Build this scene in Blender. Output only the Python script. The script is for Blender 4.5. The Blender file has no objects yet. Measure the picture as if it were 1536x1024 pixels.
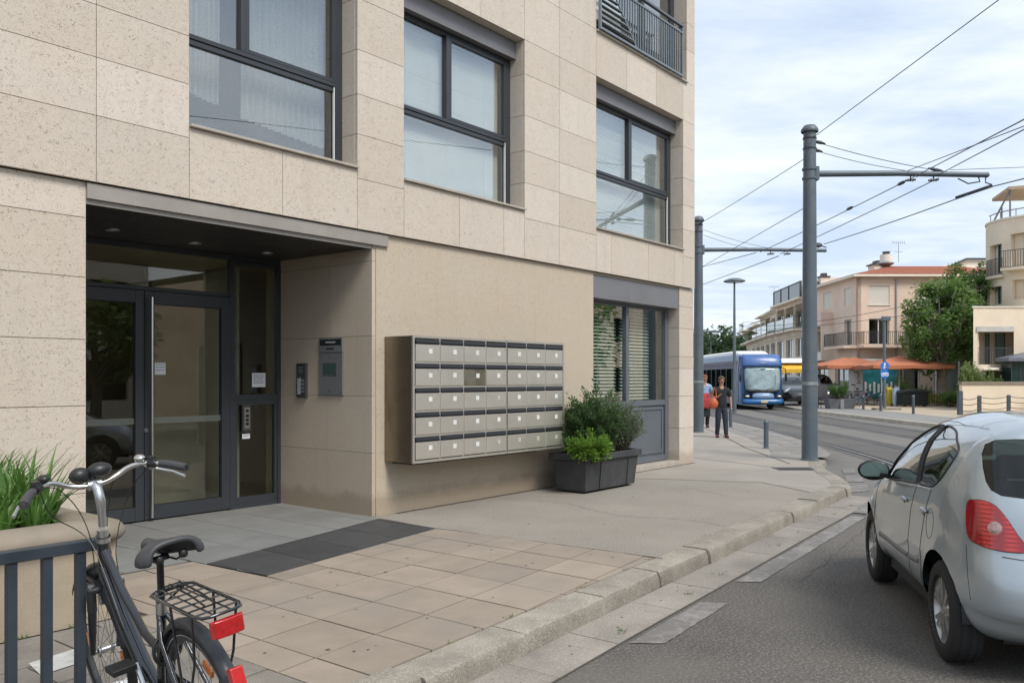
import bpy, bmesh, math, random
from math import sin, cos, pi, radians, atan2, sqrt, hypot
from mathutils import Vector, Matrix
from mathutils.bvhtree import BVHTree

SC = bpy.context.scene
COL = SC.collection
CAMH = 1.6
HEAD = radians(38.7146)            # angle between the street facade and the view axis
CS, CC = sin(HEAD), cos(HEAD)
ROT = -(pi/2 - HEAD)               # turns local x/y into "across the street"/"along the street"

def CW(X, d):                      # street frame (metres across, metres along) -> world x, y
    return (X*CS + d*CC, -X*CC + d*CS)

# ---------------------------------------------------------------- mesh collector
class M:
    def __init__(s):
        s.v = []; s.f = []; s.mi = []; s.cur = 0
    def mat(s, i): s.cur = i; return s
    def add(s, vs, fs):
        b = len(s.v); s.v.extend([tuple(p) for p in vs])
        for f in fs:
            s.f.append([b+i for i in f]); s.mi.append(s.cur)
        return s
    def box(s, a, b):
        x0, y0, z0 = [min(a[i], b[i]) for i in range(3)]; x1, y1, z1 = [max(a[i], b[i]) for i in range(3)]
        s.add([(x0,y0,z0),(x1,y0,z0),(x1,y1,z0),(x0,y1,z0),(x0,y0,z1),(x1,y0,z1),(x1,y1,z1),(x0,y1,z1)],
              [(0,3,2,1),(4,5,6,7),(0,1,5,4),(1,2,6,5),(2,3,7,6),(3,0,4,7)])
        return s
    def bar(s, p, q, w, h, up=(0,0,1)):       # rectangular bar between two points
        p = Vector(p); q = Vector(q); d = (q-p).normalized(); up = Vector(up)
        sd = d.cross(up)
        if sd.length < 1e-4: sd = d.cross(Vector((1,0,0)))
        sd.normalize(); u = sd.cross(d).normalized()
        vs = []
        for c in (p, q):
            for a, b in ((-1,-1),(1,-1),(1,1),(-1,1)): vs.append(c + sd*(a*w/2) + u*(b*h/2))
        s.add(vs, [(0,1,2,3),(7,6,5,4),(0,4,5,1),(1,5,6,2),(2,6,7,3),(3,7,4,0)])
        return s
    def prism(s, poly, z0, z1):               # poly of (x,y)
        n = len(poly)
        ar = sum(poly[i][0]*poly[(i+1)%n][1]-poly[(i+1)%n][0]*poly[i][1] for i in range(n))
        if ar < 0: poly = poly[::-1]
        vs = [(x,y,z0) for x,y in poly] + [(x,y,z1) for x,y in poly]
        fs = [tuple(range(n-1,-1,-1)), tuple(range(n,2*n))] + [(i,(i+1)%n,n+(i+1)%n,n+i) for i in range(n)]
        s.add(vs, fs); return s
    def extr(s, pts, vec):                    # 3d polygon swept along a vector
        n = len(pts); v = Vector(vec)
        P = [Vector(p) for p in pts]
        vs = P + [p+v for p in P]
        nr = Vector((0,0,0))
        for i in range(n): nr += P[i].cross(P[(i+1)%n])
        fl = nr.dot(v) < 0
        fs = [tuple(range(n-1,-1,-1)), tuple(range(n,2*n))] + [(i,(i+1)%n,n+(i+1)%n,n+i) for i in range(n)]
        if fl: fs = [tuple(reversed(f)) for f in fs]
        s.add(vs, fs); return s
    def tube(s, pts, r, n=8, closed=False, caps=True):
        P = [Vector(p) for p in pts]; m = len(P)
        R = r if isinstance(r, (list, tuple)) else [r]*m
        vs = []; prev = None
        for i, p in enumerate(P):
            if closed: t = (P[(i+1)%m]-P[i-1])
            else: t = P[min(i+1,m-1)]-P[max(i-1,0)]
            if t.length < 1e-9: t = Vector((0,0,1))
            t.normalize()
            if prev is None:
                a = Vector((0,0,1)) if abs(t.z) < .9 else Vector((1,0,0))
                u = t.cross(a).normalized()
            else:
                u = prev - t*prev.dot(t)
                if u.length < 1e-6: u = t.orthogonal()
                u.normalize()
            prev = u; w = t.cross(u)
            for k in range(n):
                an = 2*pi*k/n
                vs.append(p + u*(cos(an)*R[i]) + w*(sin(an)*R[i]))
        fs = []
        for i in range(m if closed else m-1):
            j = (i+1) % m
            for k in range(n):
                l = (k+1) % n
                fs.append((i*n+k, i*n+l, j*n+l, j*n+k))
        if caps and not closed:
            fs.append(tuple(range(n-1,-1,-1))); fs.append(tuple((m-1)*n+k for k in range(n)))
        s.add(vs, fs); return s
    def lathe(s, prof, c=(0,0,0), n=24, axis='z', a0=0, a1=2*pi):   # prof (r, h)
        full = abs(a1-a0-2*pi) < 1e-6; m = len(prof); cnt = n if full else n+1
        vs = []
        for k in range(cnt):
            an = a0 + (a1-a0)*k/n
            for r, h in prof:
                if axis == 'z': p = (r*cos(an), r*sin(an), h)
                elif axis == 'y': p = (r*cos(an), h, -r*sin(an))
                else: p = (h, r*cos(an), r*sin(an))
                vs.append((p[0]+c[0], p[1]+c[1], p[2]+c[2]))
        fs = []
        for k in range(n):
            l = (k+1) % cnt
            for i in range(m-1):
                fs.append((k*m+i, l*m+i, l*m+i+1, k*m+i+1))
        s.add(vs, fs); return s
    def ball(s, c, r, n=12, m=8):
        rx, ry, rz = r if isinstance(r, (tuple, list)) else (r, r, r)
        vs = [(c[0],c[1],c[2]-rz)]
        for i in range(1, m):
            ph = -pi/2 + pi*i/m
            for k in range(n):
                an = 2*pi*k/n
                vs.append((c[0]+rx*cos(ph)*cos(an), c[1]+ry*cos(ph)*sin(an), c[2]+rz*sin(ph)))
        vs.append((c[0],c[1],c[2]+rz)); t = len(vs)-1
        fs = [(0, 1+(k+1)%n, 1+k) for k in range(n)]
        for i in range(m-2):
            for k in range(n):
                a = 1+i*n; fs.append((a+k, a+(k+1)%n, a+n+(k+1)%n, a+n+k))
        a = 1+(m-2)*n
        fs += [(a+k, a+(k+1)%n, t) for k in range(n)]
        s.add(vs, fs); return s
    def xf(s, mtx, start=0):
        for i in range(start, len(s.v)): s.v[i] = tuple(mtx @ Vector(s.v[i]))
        return s
    def build(s, name, mats, parent=None, sm=None, off=None, bevel=None, seg=2, normals=False):
        me = bpy.data.meshes.new(name)
        V = s.v
        if off is not None: V = [(x-off[0], y-off[1], z-off[2]) for x, y, z in V]
        me.from_pydata(V, [], s.f)
        if not isinstance(mats, (list, tuple)): mats = [mats]
        for m in mats: me.materials.append(m)
        if len(mats) > 1: me.polygons.foreach_set('material_index', s.mi)
        if normals:
            b = bmesh.new(); b.from_mesh(me); bmesh.ops.recalc_face_normals(b, faces=b.faces); b.to_mesh(me); b.free()
        if sm is not None:
            me.polygons.foreach_set('use_smooth', [True]*len(me.polygons))
            if sm < 180: me.set_sharp_from_angle(angle=radians(sm))
        me.update()
        o = bpy.data.objects.new(name, me); COL.objects.link(o)
        if parent is not None: o.parent = parent
        if bevel:
            md = o.modifiers.new('bevel', 'BEVEL'); md.width = bevel; md.segments = seg; md.limit_method = 'ANGLE'; md.angle_limit = radians(40)
            if sm is None:
                me.polygons.foreach_set('use_smooth', [True]*len(me.polygons)); md.harden_normals = True
        return o

def tag(o, label=None, cat=None, group=None, kind=None):
    if label: o['label'] = label
    if cat: o['category'] = cat
    if group: o['group'] = group
    if kind: o['kind'] = kind
    return o
def thing(name, label, cat, loc=(0,0,0), rz=0, group=None):
    o = bpy.data.objects.new(name, None); COL.objects.link(o); o.empty_display_size = .2
    o.location = loc; o.rotation_euler = (0,0,rz)
    return tag(o, label, cat, group)
def struct(o): o['kind'] = 'structure'; return o
def street_thing(name, label, cat, X, d, z=0, group=None, rz=0):
    x, y = CW(X, d)
    return thing(name, label, cat, (x,y,z), ROT+rz, group)
def kids(o): return [c for c in o.children]
def dup(root, loc, rz=None, label=None, group=None, parent=None):
    c = root.copy(); COL.objects.link(c)
    if parent is not None: c.parent = parent
    else:
        c.location = loc
        if rz is not None: c.rotation_euler = (0,0,rz)
    if label: c['label'] = label
    if group: c['group'] = group
    for ch in list(root.children): dup(ch, None, parent=c)
    return c

# ---------------------------------------------------------------- materials
def nd(nt, t, **kw):
    n = nt.nodes.new(t)
    for k, v in kw.items():
        if k.startswith('i_'):
            n.inputs[k[2:].replace('_', ' ')].default_value = v
        else: setattr(n, k, v)
    return n
def newmat(name):
    m = bpy.data.materials.new(name); m.use_nodes = True
    nt = m.node_tree; nt.nodes.clear()
    out = nt.nodes.new('ShaderNodeOutputMaterial')
    return m, nt, out
def c4(c): return (c[0], c[1], c[2], 1)
def mixc(nt, fac, a, b, bt='MIX'):
    n = nt.nodes.new('ShaderNodeMix'); n.data_type = 'RGBA'; n.blend_type = bt
    for sock, v in ((n.inputs[0], fac), (n.inputs[6], a), (n.inputs[7], b)):
        if hasattr(v, 'is_linked') or hasattr(v, 'node'): nt.links.new(v, sock)
        elif isinstance(v, (int, float)): sock.default_value = v
        else: sock.default_value = c4(v)
    return n.outputs[2]
def math_(nt, op, a, b=0, c=None, clamp=False):
    n = nt.nodes.new('ShaderNodeMath'); n.operation = op; n.use_clamp = clamp
    for i, v in enumerate((a, b) if c is None else (a, b, c)):
        if hasattr(v, 'node'): nt.links.new(v, n.inputs[i])
        else: n.inputs[i].default_value = v
    return n.outputs[0]
def ramp(nt, src, stops):
    n = nt.nodes.new('ShaderNodeValToRGB'); e = n.color_ramp.elements
    while len(e) < len(stops): e.new(.5)
    for i, (p, c) in enumerate(stops):
        e[i].position = p; e[i].color = c4(c) if not isinstance(c, (int, float)) else (c,c,c,1)
    nt.links.new(src, n.inputs[0]); return n.outputs[0]
def noise(nt, co, scale, detail=4, rough=.55, dist=0):
    n = nd(nt, 'ShaderNodeTexNoise', i_Scale=scale, i_Detail=detail, i_Roughness=rough, i_Distortion=dist)
    nt.links.new(co, n.inputs['Vector']); return n.outputs['Fac']
def mapping(nt, co, scale=(1,1,1), rot=(0,0,0)):
    n = nt.nodes.new('ShaderNodeMapping'); n.inputs['Scale'].default_value = scale; n.inputs['Rotation'].default_value = rot
    nt.links.new(co, n.inputs[0]); return n.outputs[0]

def mat(name, col, rough=.6, metal=0., var=.12, vs=3., bump=0., bs=60., spec=.5, coat=0., isl=0., grain=0., gs=120., dirt=None, ds=.8, g2=0):
    m, nt, out = newmat(name)
    tc = nt.nodes.new('ShaderNodeTexCoord'); co = tc.outputs['Object']
    p = nt.nodes.new('ShaderNodeBsdfPrincipled'); nt.links.new(p.outputs[0], out.inputs[0])
    c = tuple(col)
    lo = tuple(x*(1-var) for x in c); hi = tuple(min(1, x*(1+var)) for x in c)
    n1 = noise(nt, co, vs, 5, .6)
    cc = mixc(nt, ramp(nt, n1, [(.3, 0), (.7, 1)]), lo, hi)
    if isl > 0:
        g = nt.nodes.new('ShaderNodeNewGeometry')
        k = math_(nt, 'MULTIPLY_ADD', g.outputs['Random Per Island'], 2*isl, 1-isl)
        cb = nt.nodes.new('ShaderNodeCombineColor')
        for i in range(3): nt.links.new(k, cb.inputs[i])
        cc = mixc(nt, 1.0, cc, cb.outputs[0], 'MULTIPLY')
    if grain > 0:
        n2 = noise(nt, co, gs, 3, .7)
        cc = mixc(nt, ramp(nt, n2, [(.35, 0), (.65, 1)]), mixc(nt, grain, cc, (0,0,0)), cc)
    if g2 > 0:
        n4 = noise(nt, co, g2, 2, .8); n5 = noise(nt, co, g2*2.3, 2, .8)
        cc = mixc(nt, math_(nt, 'MULTIPLY', ramp(nt, n4, [(.50, 0), (.60, 1)]), .38), cc, mixc(nt, .55, cc, (.55,.52,.47)))
        cc = mixc(nt, math_(nt, 'MULTIPLY', ramp(nt, n5, [(.34, 1), (.44, 0)]), .55), cc, mixc(nt, .65, cc, (0,0,0)))
    if dirt is not None:
        n3 = noise(nt, co, ds, 6, .65, .4)
        cc = mixc(nt, math_(nt, 'MULTIPLY', ramp(nt, n3, [(.48, 0), (.72, 1)]), .75), cc, dirt)
    nt.links.new(cc, p.inputs['Base Color'])
    rr = math_(nt, 'MULTIPLY_ADD', n1, .16, rough-.08, clamp=True)
    nt.links.new(rr, p.inputs['Roughness'])
    p.inputs['Metallic'].default_value = metal
    p.inputs['Specular IOR Level'].default_value = spec
    p.inputs['Coat Weight'].default_value = coat; p.inputs['Coat Roughness'].default_value = .03
    if bump > 0:
        b = nt.nodes.new('ShaderNodeBump'); b.inputs['Strength'].default_value = 1; b.inputs['Distance'].default_value = bump
        nt.links.new(noise(nt, co, bs, 4, .65), b.inputs['Height']); nt.links.new(b.outputs[0], p.inputs['Normal'])
    return m

def stone_mat(name, base, isl=.05, pits=1., scale=1., warm=None):
    """shelly limestone: soft mottling, small elongated pits"""
    m, nt, out = newmat(name)
    co = nt.nodes.new('ShaderNodeTexCoord').outputs['Object']
    p = nt.nodes.new('ShaderNodeBsdfPrincipled'); nt.links.new(p.outputs[0], out.inputs[0])
    g = nt.nodes.new('ShaderNodeNewGeometry')
    big = noise(nt, co, .9*scale, 5, .6, .3)
    mid = noise(nt, co, 11*scale, 6, .7, .8)
    fine = noise(nt, co, 90*scale, 3, .7)
    w = warm or tuple(x*f for x, f in zip(base, (1.0, .965, .92)))
    cc = mixc(nt, ramp(nt, big, [(.35, 0), (.68, 1)]), base, w)
    cc = mixc(nt, math_(nt, 'MULTIPLY', ramp(nt, mid, [(.35, 0), (.75, 1)]), .55), cc, tuple(min(1, x*1.14) for x in base))
    cc = mixc(nt, math_(nt, 'MULTIPLY', ramp(nt, fine, [(.45, 1), (.62, 0)]), .16), cc, tuple(x*.62 for x in base))
    # pits: thin level-set slices of a distorted noise, gated by a coarser one
    pn = noise(nt, mapping(nt, co, (1, 1, 1.5)), 27*scale, 2.5, .6, 1.8)
    pg = noise(nt, co, 19*scale, 2, .5)
    pit = math_(nt, 'MULTIPLY', ramp(nt, pn, [(.325, 1), (.372, 0)]), ramp(nt, pg, [(.40, 0), (.50, 1)]))
    pn2 = noise(nt, co, 62*scale, 2, .5, 2.0)
    pit2 = ramp(nt, pn2, [(.31, 1), (.36, 0)])
    pit = math_(nt, 'MULTIPLY', math_(nt, 'MAXIMUM', pit, math_(nt, 'MULTIPLY', pit2, .8)), pits, clamp=True)
    cc = mixc(nt, math_(nt, 'MULTIPLY', pit, .70), cc, tuple(x*f for x, f in zip(base, (.50, .43, .37))))
    if isl:
        k = math_(nt, 'MULTIPLY_ADD', g.outputs['Random Per Island'], 2*isl, 1-isl)
        cb = nt.nodes.new('ShaderNodeCombineColor')
        for i in range(3): nt.links.new(math_(nt, 'POWER', k, (1, 1.12, 1.35)[i]), cb.inputs[i])
        cc = mixc(nt, 1., cc, cb.outputs[0], 'MULTIPLY')
    # rain streaks: faint vertical staining
    st = noise(nt, mapping(nt, co, (5, 5, .35)), 1.2, 5, .6)
    cc = mixc(nt, math_(nt, 'MULTIPLY', ramp(nt, st, [(.55, 0), (.8, 1)]), .22), cc, tuple(x*.6 for x in base))
    sz = nt.nodes.new('ShaderNodeSeparateXYZ'); nt.links.new(co, sz.inputs[0])
    sp = math_(nt, 'ADD', math_(nt, 'MULTIPLY', sz.outputs[2], 2.6), math_(nt, 'MULTIPLY', noise(nt, co, 3.5, 6, .7), -.9))
    cc = mixc(nt, math_(nt, 'MULTIPLY', ramp(nt, sp, [(.0, 1), (.30, 0)]), .55), cc, tuple(x*f for x, f in zip(base, (.55, .50, .44))))   # mud splash along the wall base
    nt.links.new(cc, p.inputs['Base Color']); p.inputs['Roughness'].default_value = .82; p.inputs['Specular IOR Level'].default_value = .25
    b = nt.nodes.new('ShaderNodeBump'); b.inputs['Distance'].default_value = .0022
    h = math_(nt, 'SUBTRACT', math_(nt, 'MULTIPLY', mid, .5), pit)
    nt.links.new(h, b.inputs['Height']); nt.links.new(b.outputs[0], p.inputs['Normal'])
    return m

def glass_mat(name, tint=(.75,.85,.82), refl=.08, power=1.0, rough=.0, glossc=(1,1,1), body=None, bodyf=0.):
    """clear pane: transmits with a tint, mirrors the street by Fresnel"""
    m, nt, out = newmat(name)
    fr = nt.nodes.new('ShaderNodeLayerWeight'); fr.inputs['Blend'].default_value = .5
    tr = nt.nodes.new('ShaderNodeBsdfTransparent'); tr.inputs[0].default_value = c4(tint)
    gl = nt.nodes.new('ShaderNodeBsdfGlossy'); gl.inputs['Roughness'].default_value = rough; gl.inputs['Color'].default_value = c4(glossc)
    co = nt.nodes.new('ShaderNodeTexCoord').outputs['Object']
    b = nt.nodes.new('ShaderNodeBump'); b.inputs['Distance'].default_value = .0008; b.inputs['Strength'].default_value = .35
    nt.links.new(noise(nt, co, 1.3, 1, .4), b.inputs['Height']); nt.links.new(b.outputs[0], gl.inputs['Normal'])
    f = math_(nt, 'MULTIPLY_ADD', math_(nt, 'POWER', fr.outputs['Facing'], 3.2), power, refl, clamp=True)
    mx = nt.nodes.new('ShaderNodeMixShader')
    nt.links.new(f, mx.inputs[0]); nt.links.new(tr.outputs[0], mx.inputs[1]); nt.links.new(gl.outputs[0], mx.inputs[2])
    nt.links.new(mx.outputs[0], out.inputs[0])
    return m

def leaf_mat(name, dark, light, trans=.35, rough=.5, spec=.3):
    m, nt, out = newmat(name)
    g = nt.nodes.new('ShaderNodeNewGeometry')
    co = nt.nodes.new('ShaderNodeTexCoord').outputs['Object']
    n1 = noise(nt, co, 1.6, 3, .6)
    f = math_(nt, 'MULTIPLY_ADD', g.outputs['Random Per Island'], .6, math_(nt, 'MULTIPLY_ADD', n1, .9, -.28), clamp=True)
    cc = mixc(nt, f, dark, light)
    p = nt.nodes.new('ShaderNodeBsdfPrincipled'); p.inputs['Roughness'].default_value = rough; p.inputs['Specular IOR Level'].default_value = spec
    nt.links.new(cc, p.inputs['Base Color'])
    t = nt.nodes.new('ShaderNodeBsdfTranslucent'); nt.links.new(mixc(nt, .5, cc, tuple(min(1, x*1.6) for x in light)), t.inputs[0])
    mx = nt.nodes.new('ShaderNodeMixShader'); mx.inputs[0].default_value = trans
    nt.links.new(p.outputs[0], mx.inputs[1]); nt.links.new(t.outputs[0], mx.inputs[2]); nt.links.new(mx.outputs[0], out.inputs[0])
    return m

def brushed(name, col, rough=.32, vert=True, stain=.0):
    m, nt, out = newmat(name)
    co = nt.nodes.new('ShaderNodeTexCoord').outputs['Object']
    p = nt.nodes.new('ShaderNodeBsdfPrincipled'); nt.links.new(p.outputs[0], out.inputs[0])
    sc = (90, 90, 1.5) if vert else (1.5, 1.5, 90)
    n1 = noise(nt, mapping(nt, co, sc), 4, 4, .6); n2 = noise(nt, co, 2.2, 4, .6)
    cc = mixc(nt, n1, tuple(x*.88 for x in col), tuple(min(1, x*1.08) for x in col))
    cc = mixc(nt, math_(nt, 'MULTIPLY', ramp(nt, n2, [(.45, 0), (.75, 1)]), .35), cc, tuple(x*.7 for x in col))
    if stain:
        n3 = noise(nt, mapping(nt, co, (1.2, 1.2, .7)), 3.1, 5, .65, .4)
        cc = mixc(nt, math_(nt, 'MULTIPLY', ramp(nt, n3, [(.5, 0), (.7, 1)]), stain), cc, tuple(x*f for x, f in zip(col, (.45, .38, .3))))
    nt.links.new(cc, p.inputs['Base Color']); p.inputs['Metallic'].default_value = .85
    nt.links.new(math_(nt, 'MULTIPLY_ADD', n1, .2, rough-.1), p.inputs['Roughness'])
    b = nt.nodes.new('ShaderNodeBump'); b.inputs['Distance'].default_value = .0002
    nt.links.new(n1, b.inputs['Height']); nt.links.new(b.outputs[0], p.inputs['Normal'])
    return m

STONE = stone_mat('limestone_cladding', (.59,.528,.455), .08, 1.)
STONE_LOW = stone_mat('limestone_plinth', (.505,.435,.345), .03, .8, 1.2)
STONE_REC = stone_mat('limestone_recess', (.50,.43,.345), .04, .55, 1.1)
JOINT = mat('joint_mortar', (.21,.175,.14), .9)
SILL = mat('sill_stone', (.40,.355,.30), .7, var=.12, vs=8, bump=.0008, bs=80)
FRAME = mat('anthracite_frame', (.036,.041,.048), .38, var=.08, vs=2, spec=.5)
FRAME2 = mat('grey_blue_frame', (.115,.13,.15), .4, var=.08, vs=2)
SHUT = mat('grey_shutter_box', (.17,.17,.18), .45, var=.06, vs=2, dirt=(.13,.125,.12), ds=1.5)
SEAL = mat('black_seal', (.01,.01,.011), .5)
DARKCEIL = mat('dark_slatted_ceiling', (.035,.033,.032), .5, var=.15, vs=2)
FASCIA = mat('grey_fascia', (.32,.29,.26), .5, metal=.2, var=.1, vs=3)
GLASS = glass_mat('window_glass', (.95,.97,.96), .155, .9)
GLASS_DOOR = glass_mat('door_glass', (.84,.85,.79), .065, .9)
GLASS_CAR = glass_mat('car_glass', (.36,.45,.42), .045, .9)
GLASS_FAR = glass_mat('far_glass', (.55,.64,.61), .12, .9)
CURTAIN = mat('lace_curtain', (.68,.68,.65), .9, var=.06, vs=12)
BLIND = mat('pale_blind', (.80,.84,.82), .55, var=.04)
BLIND2 = mat('cream_green_blind', (.70,.78,.66), .5, var=.05)
ROOM = mat('room_wall', (.24,.22,.19), .9, var=.1)
ROOMD = mat('room_dark', (.04,.04,.04), .9, var=.1)
ROOMB = mat('room_blue', (.06,.07,.085), .9, var=.1)
STEEL = brushed('brushed_steel', (.78,.735,.66), .38, True, .0)
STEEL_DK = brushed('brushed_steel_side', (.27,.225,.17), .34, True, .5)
STEEL_DOOR = brushed('mailbox_door_steel', (.80,.745,.66), .42, True, .0)
CHROME = mat('polished_steel', (.62,.61,.59), .22, 1., var=.04)
ALU = mat('aluminium', (.52,.53,.54), .3, .9, var=.05)
BLACKP = mat('black_plastic', (.016,.017,.018), .42, var=.2, vs=20)
DGREYP = mat('dark_grey_plastic', (.05,.052,.056), .5, var=.12, vs=12)
RUBBER = mat('rubber', (.018,.018,.018), .75, var=.25, vs=30, bump=.0008, bs=90)
PAPER = mat('paper', (.72,.74,.76), .8, var=.03)
PAPERG = mat('paper_grey', (.42,.43,.44), .8, var=.2, vs=60)
INK = mat('ink', (.03,.03,.035), .7)
WHITE = mat('white_paint', (.72,.72,.70), .5, var=.05)
# ================================================================ the apartment building on the left
BO = (6.64, 7.39, 0.0)
bld = thing('apartment_building', 'beige limestone apartment building with recessed glass entrance and dark framed windows', 'building', BO)
VF = 7.34           # upper cladding face
VL = 7.39           # ground-floor wall face
ROWS = [3.28, 3.85, 4.35, 4.80, 5.30, 5.88, 6.36, 7.09, 7.70, 8.20, 8.80, 9.40, 10.0, 10.6]
G = .0030
def slab(m, u0, u1, z0, z1, v0=VF, v1=VF+.045):
    m.box((u0+G, v0, z0+G), (u1-G, v1, z1-G))
W1 = (4.323, 6.374); W2 = (7.10, 9.44); W3 = (11.28, 14.2); ZS, ZT = 3.98, 6.36
WB = (11.28, 14.34)
clad = M()
leftc = [-5.6, -4.6, -3.55, -2.55, -1.55, -.55, .45, 1.45, 2.45, 3.458, 4.323]
piers = [leftc, [6.374, 7.10], [9.44, 10.28, 11.28], [14.2, 14.667]]
for r in range(6):
    z0, z1 = ROWS[r], ROWS[r+1]
    for c in piers:
        for a, b in zip(c, c[1:]): slab(clad, a, b, z0, z1)
for c in ([4.323, 5.369, 6.374], [7.10, 8.08, 8.98, 9.44], [11.28, 11.72, 12.92, 13.87, 14.2]):
    for a, b in zip(c, c[1:]): slab(clad, a, b, 3.28, ZS-.03)
full = leftc + [5.369, 6.374, 7.10, 8.5, 9.44, 10.28, 11.28, 12.2, 13.2, 14.2, 14.667]
for a, b in zip(full, full[1:]): slab(clad, a, b, 6.36, 7.09)
for r in range(7, len(ROWS)-1):
    cc = [c for c in full if c <= 11.28]
    if ROWS[r] >= 9.4: cc = full
    for a, b in zip(cc, cc[1:]): slab(clad, a, b, ROWS[r], ROWS[r+1])
    if ROWS[r] < 9.4: slab(clad, 14.34, 14.667, ROWS[r], ROWS[r+1])
for r in range(len(ROWS)-1):        # end wall
    for k in range(10):
        v0 = VF+.05+k*1.2
        clad.box((14.622, v0+G, ROWS[r]+G), (14.667, v0+1.2-G, ROWS[r+1]-G))
clad.build('cladding', STONE, bld, off=BO)
# reveals: right and left jambs with the same courses, soffits
def reveal(u, s, z0, z1, v1=7.60):
    rev = M()
    zz = [z0] + [z for z in ROWS if z0+.1 < z < z1-.1] + [z1]
    for a, b in zip(zz, zz[1:]):
        rev.box((u, VF+.046, a+G), (u+s*.04, v1, b-G))
    rev.build('window_reveal', STONE, bld, off=BO)
for (a, b) in (W1, W2, W3):
    reveal(b, 1, ZS, ZT); reveal(a, -1, ZS, ZT)
    M().box((a, VF+.046, ZT), (b, 7.60, ZT+.04)).build('window_soffit', STONE, bld, off=BO)
reveal(WB[1], 1, 7.09, 9.4); reveal(WB[0], -1, 7.09, 9.4); M().box((WB[0], VF+.046, 9.4), (WB[1], 7.6, 9.44)).build('window_soffit', STONE, bld, off=BO)
# structural backing behind the slabs (shows as the joints)
bk = M()
vb0, vb1 = VF+.014, 7.72
def bkb(u0, u1, z0, z1): bk.box((u0, vb0, z0), (u1, vb1, z1))
e = .041
bkb(-5.6, W1[0]-e, 3.29, ZT+.05); bkb(W1[1]+e, W2[0]-e, 3.29, ZT+.05); bkb(W2[1]+e, W3[0]-e, 3.29, ZT+.05); bkb(W3[1]+e, 14.62, 3.29, ZT+.05)
bkb(W1[0]-e, W1[1]+e, 3.292, ZS-.04); bkb(W2[0]-e, W2[1]+e, 3.292, ZS-.04); bkb(W3[0]-e, W3[1]+e, 3.292, ZS-.04)
bkb(-5.6, 14.62, ZT+.052, 7.05)
bkb(-5.6, WB[0]-e, 7.052, 10.58); bkb(WB[1]+e, 14.62, 7.052, 10.58); bkb(WB[0]-e, WB[1]+e, 9.442, 10.58)
bk.build('wall_core', JOINT, bld, off=BO)
core = M()      # bulk of the block, floors and roof
core.box((-5.6, 12.5, 0), (14.6, 19.2, 10.6)); core.box((-5.7, 7.3, 10.602), (14.72, 19.3, 10.85))
for z in (3.30, 6.62): core.box((-5.5, 7.73, z), (14.6, 12.49, z+.25))
core.box((14.5, 7.73, .0), (14.61, 12.49, 10.59))
core.box((-5.6, 7.73, .0), (-5.5, 12.49, 10.59))
core.build('rear_block', STONE_LOW, bld, off=BO)

# ground floor walls
gw = M()
gw.box((6.70, VL, 0), (11.272, 7.74, 3.275))
gw.box((11.272, 7.40, 3.245), (14.70, 7.74, 3.275))
gw.build('ground_floor_wall', STONE_LOW, bld, off=BO)
pr = M()
zz = [0.0, .679, 1.268, 1.78, 2.0, 2.521, 2.927, 3.275]
for a, b in zip(zz, zz[1:]):
    pr.box((14.149, VL, a+G), (14.711, 7.42, b-G)); pr.box((14.149, 7.4205, a+G), (14.19, 7.62, b-G))
    pr.box((14.66, 7.4205, a+G), (14.711, 19., b-G))
pr.build('corner_pier', STONE, bld, off=BO)
pc = M(); pc.box((14.192, 7.4215, 0), (14.658, 7.74, 3.27)); pc.box((14.16, VL+.012, .01), (14.70, 7.4214, 3.27)); pc.build('pier_core', JOINT, bld, off=BO)
pl = M()
zz = [0.0, .62, 1.365, 1.93, 2.46, 2.97, 3.275]; uu = [-5.6, -4.55, -3.55, -2.55, -1.55, -.55, .45, 1.45, 2.45, 3.394]
for a, b in zip(zz, zz[1:]):
    for c, d in zip(uu, uu[1:]): pl.box((c+G, VL, a+G), (d-G, 7.43, b-G))
pl.build('ground_floor_pier', STONE, bld, off=BO)
pk = M(); pk.box((-5.6, VL+.012, 0), (3.385, 9.2, 3.272)); pk.build('pier_core', JOINT, bld, off=BO)
# recess: side walls
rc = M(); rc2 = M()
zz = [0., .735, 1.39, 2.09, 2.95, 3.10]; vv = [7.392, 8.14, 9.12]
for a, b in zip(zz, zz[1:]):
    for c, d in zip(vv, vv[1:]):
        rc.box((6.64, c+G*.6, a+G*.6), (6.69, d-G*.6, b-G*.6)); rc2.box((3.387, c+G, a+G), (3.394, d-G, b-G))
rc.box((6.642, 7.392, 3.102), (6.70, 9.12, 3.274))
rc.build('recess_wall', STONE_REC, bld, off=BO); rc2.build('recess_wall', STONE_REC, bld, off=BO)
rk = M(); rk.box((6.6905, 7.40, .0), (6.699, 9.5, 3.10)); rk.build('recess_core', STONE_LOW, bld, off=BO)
cl = M()
k = 0; v = 7.40
while v < 9.4:
    cl.box((3.396, v, 3.10), (6.638, v+.083, 3.125)); v += .09
cl.mat(1).box((3.396, 7.40, 3.126), (6.638, 9.5, 3.15))
cl.build('recess_ceiling', [DARKCEIL, SEAL], bld, off=BO)
fa = M(); fa.box((3.392, 7.362, 3.137), (6.867, 7.388, 3.268)); fa.box((3.392, 7.355, 3.135), (6.867, 7.388, 3.1365)); fa.box((3.392, 7.389, 3.09), (6.63, 7.399, 3.236)); fa.build('entrance_fascia', FASCIA, bld, off=BO)
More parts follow.
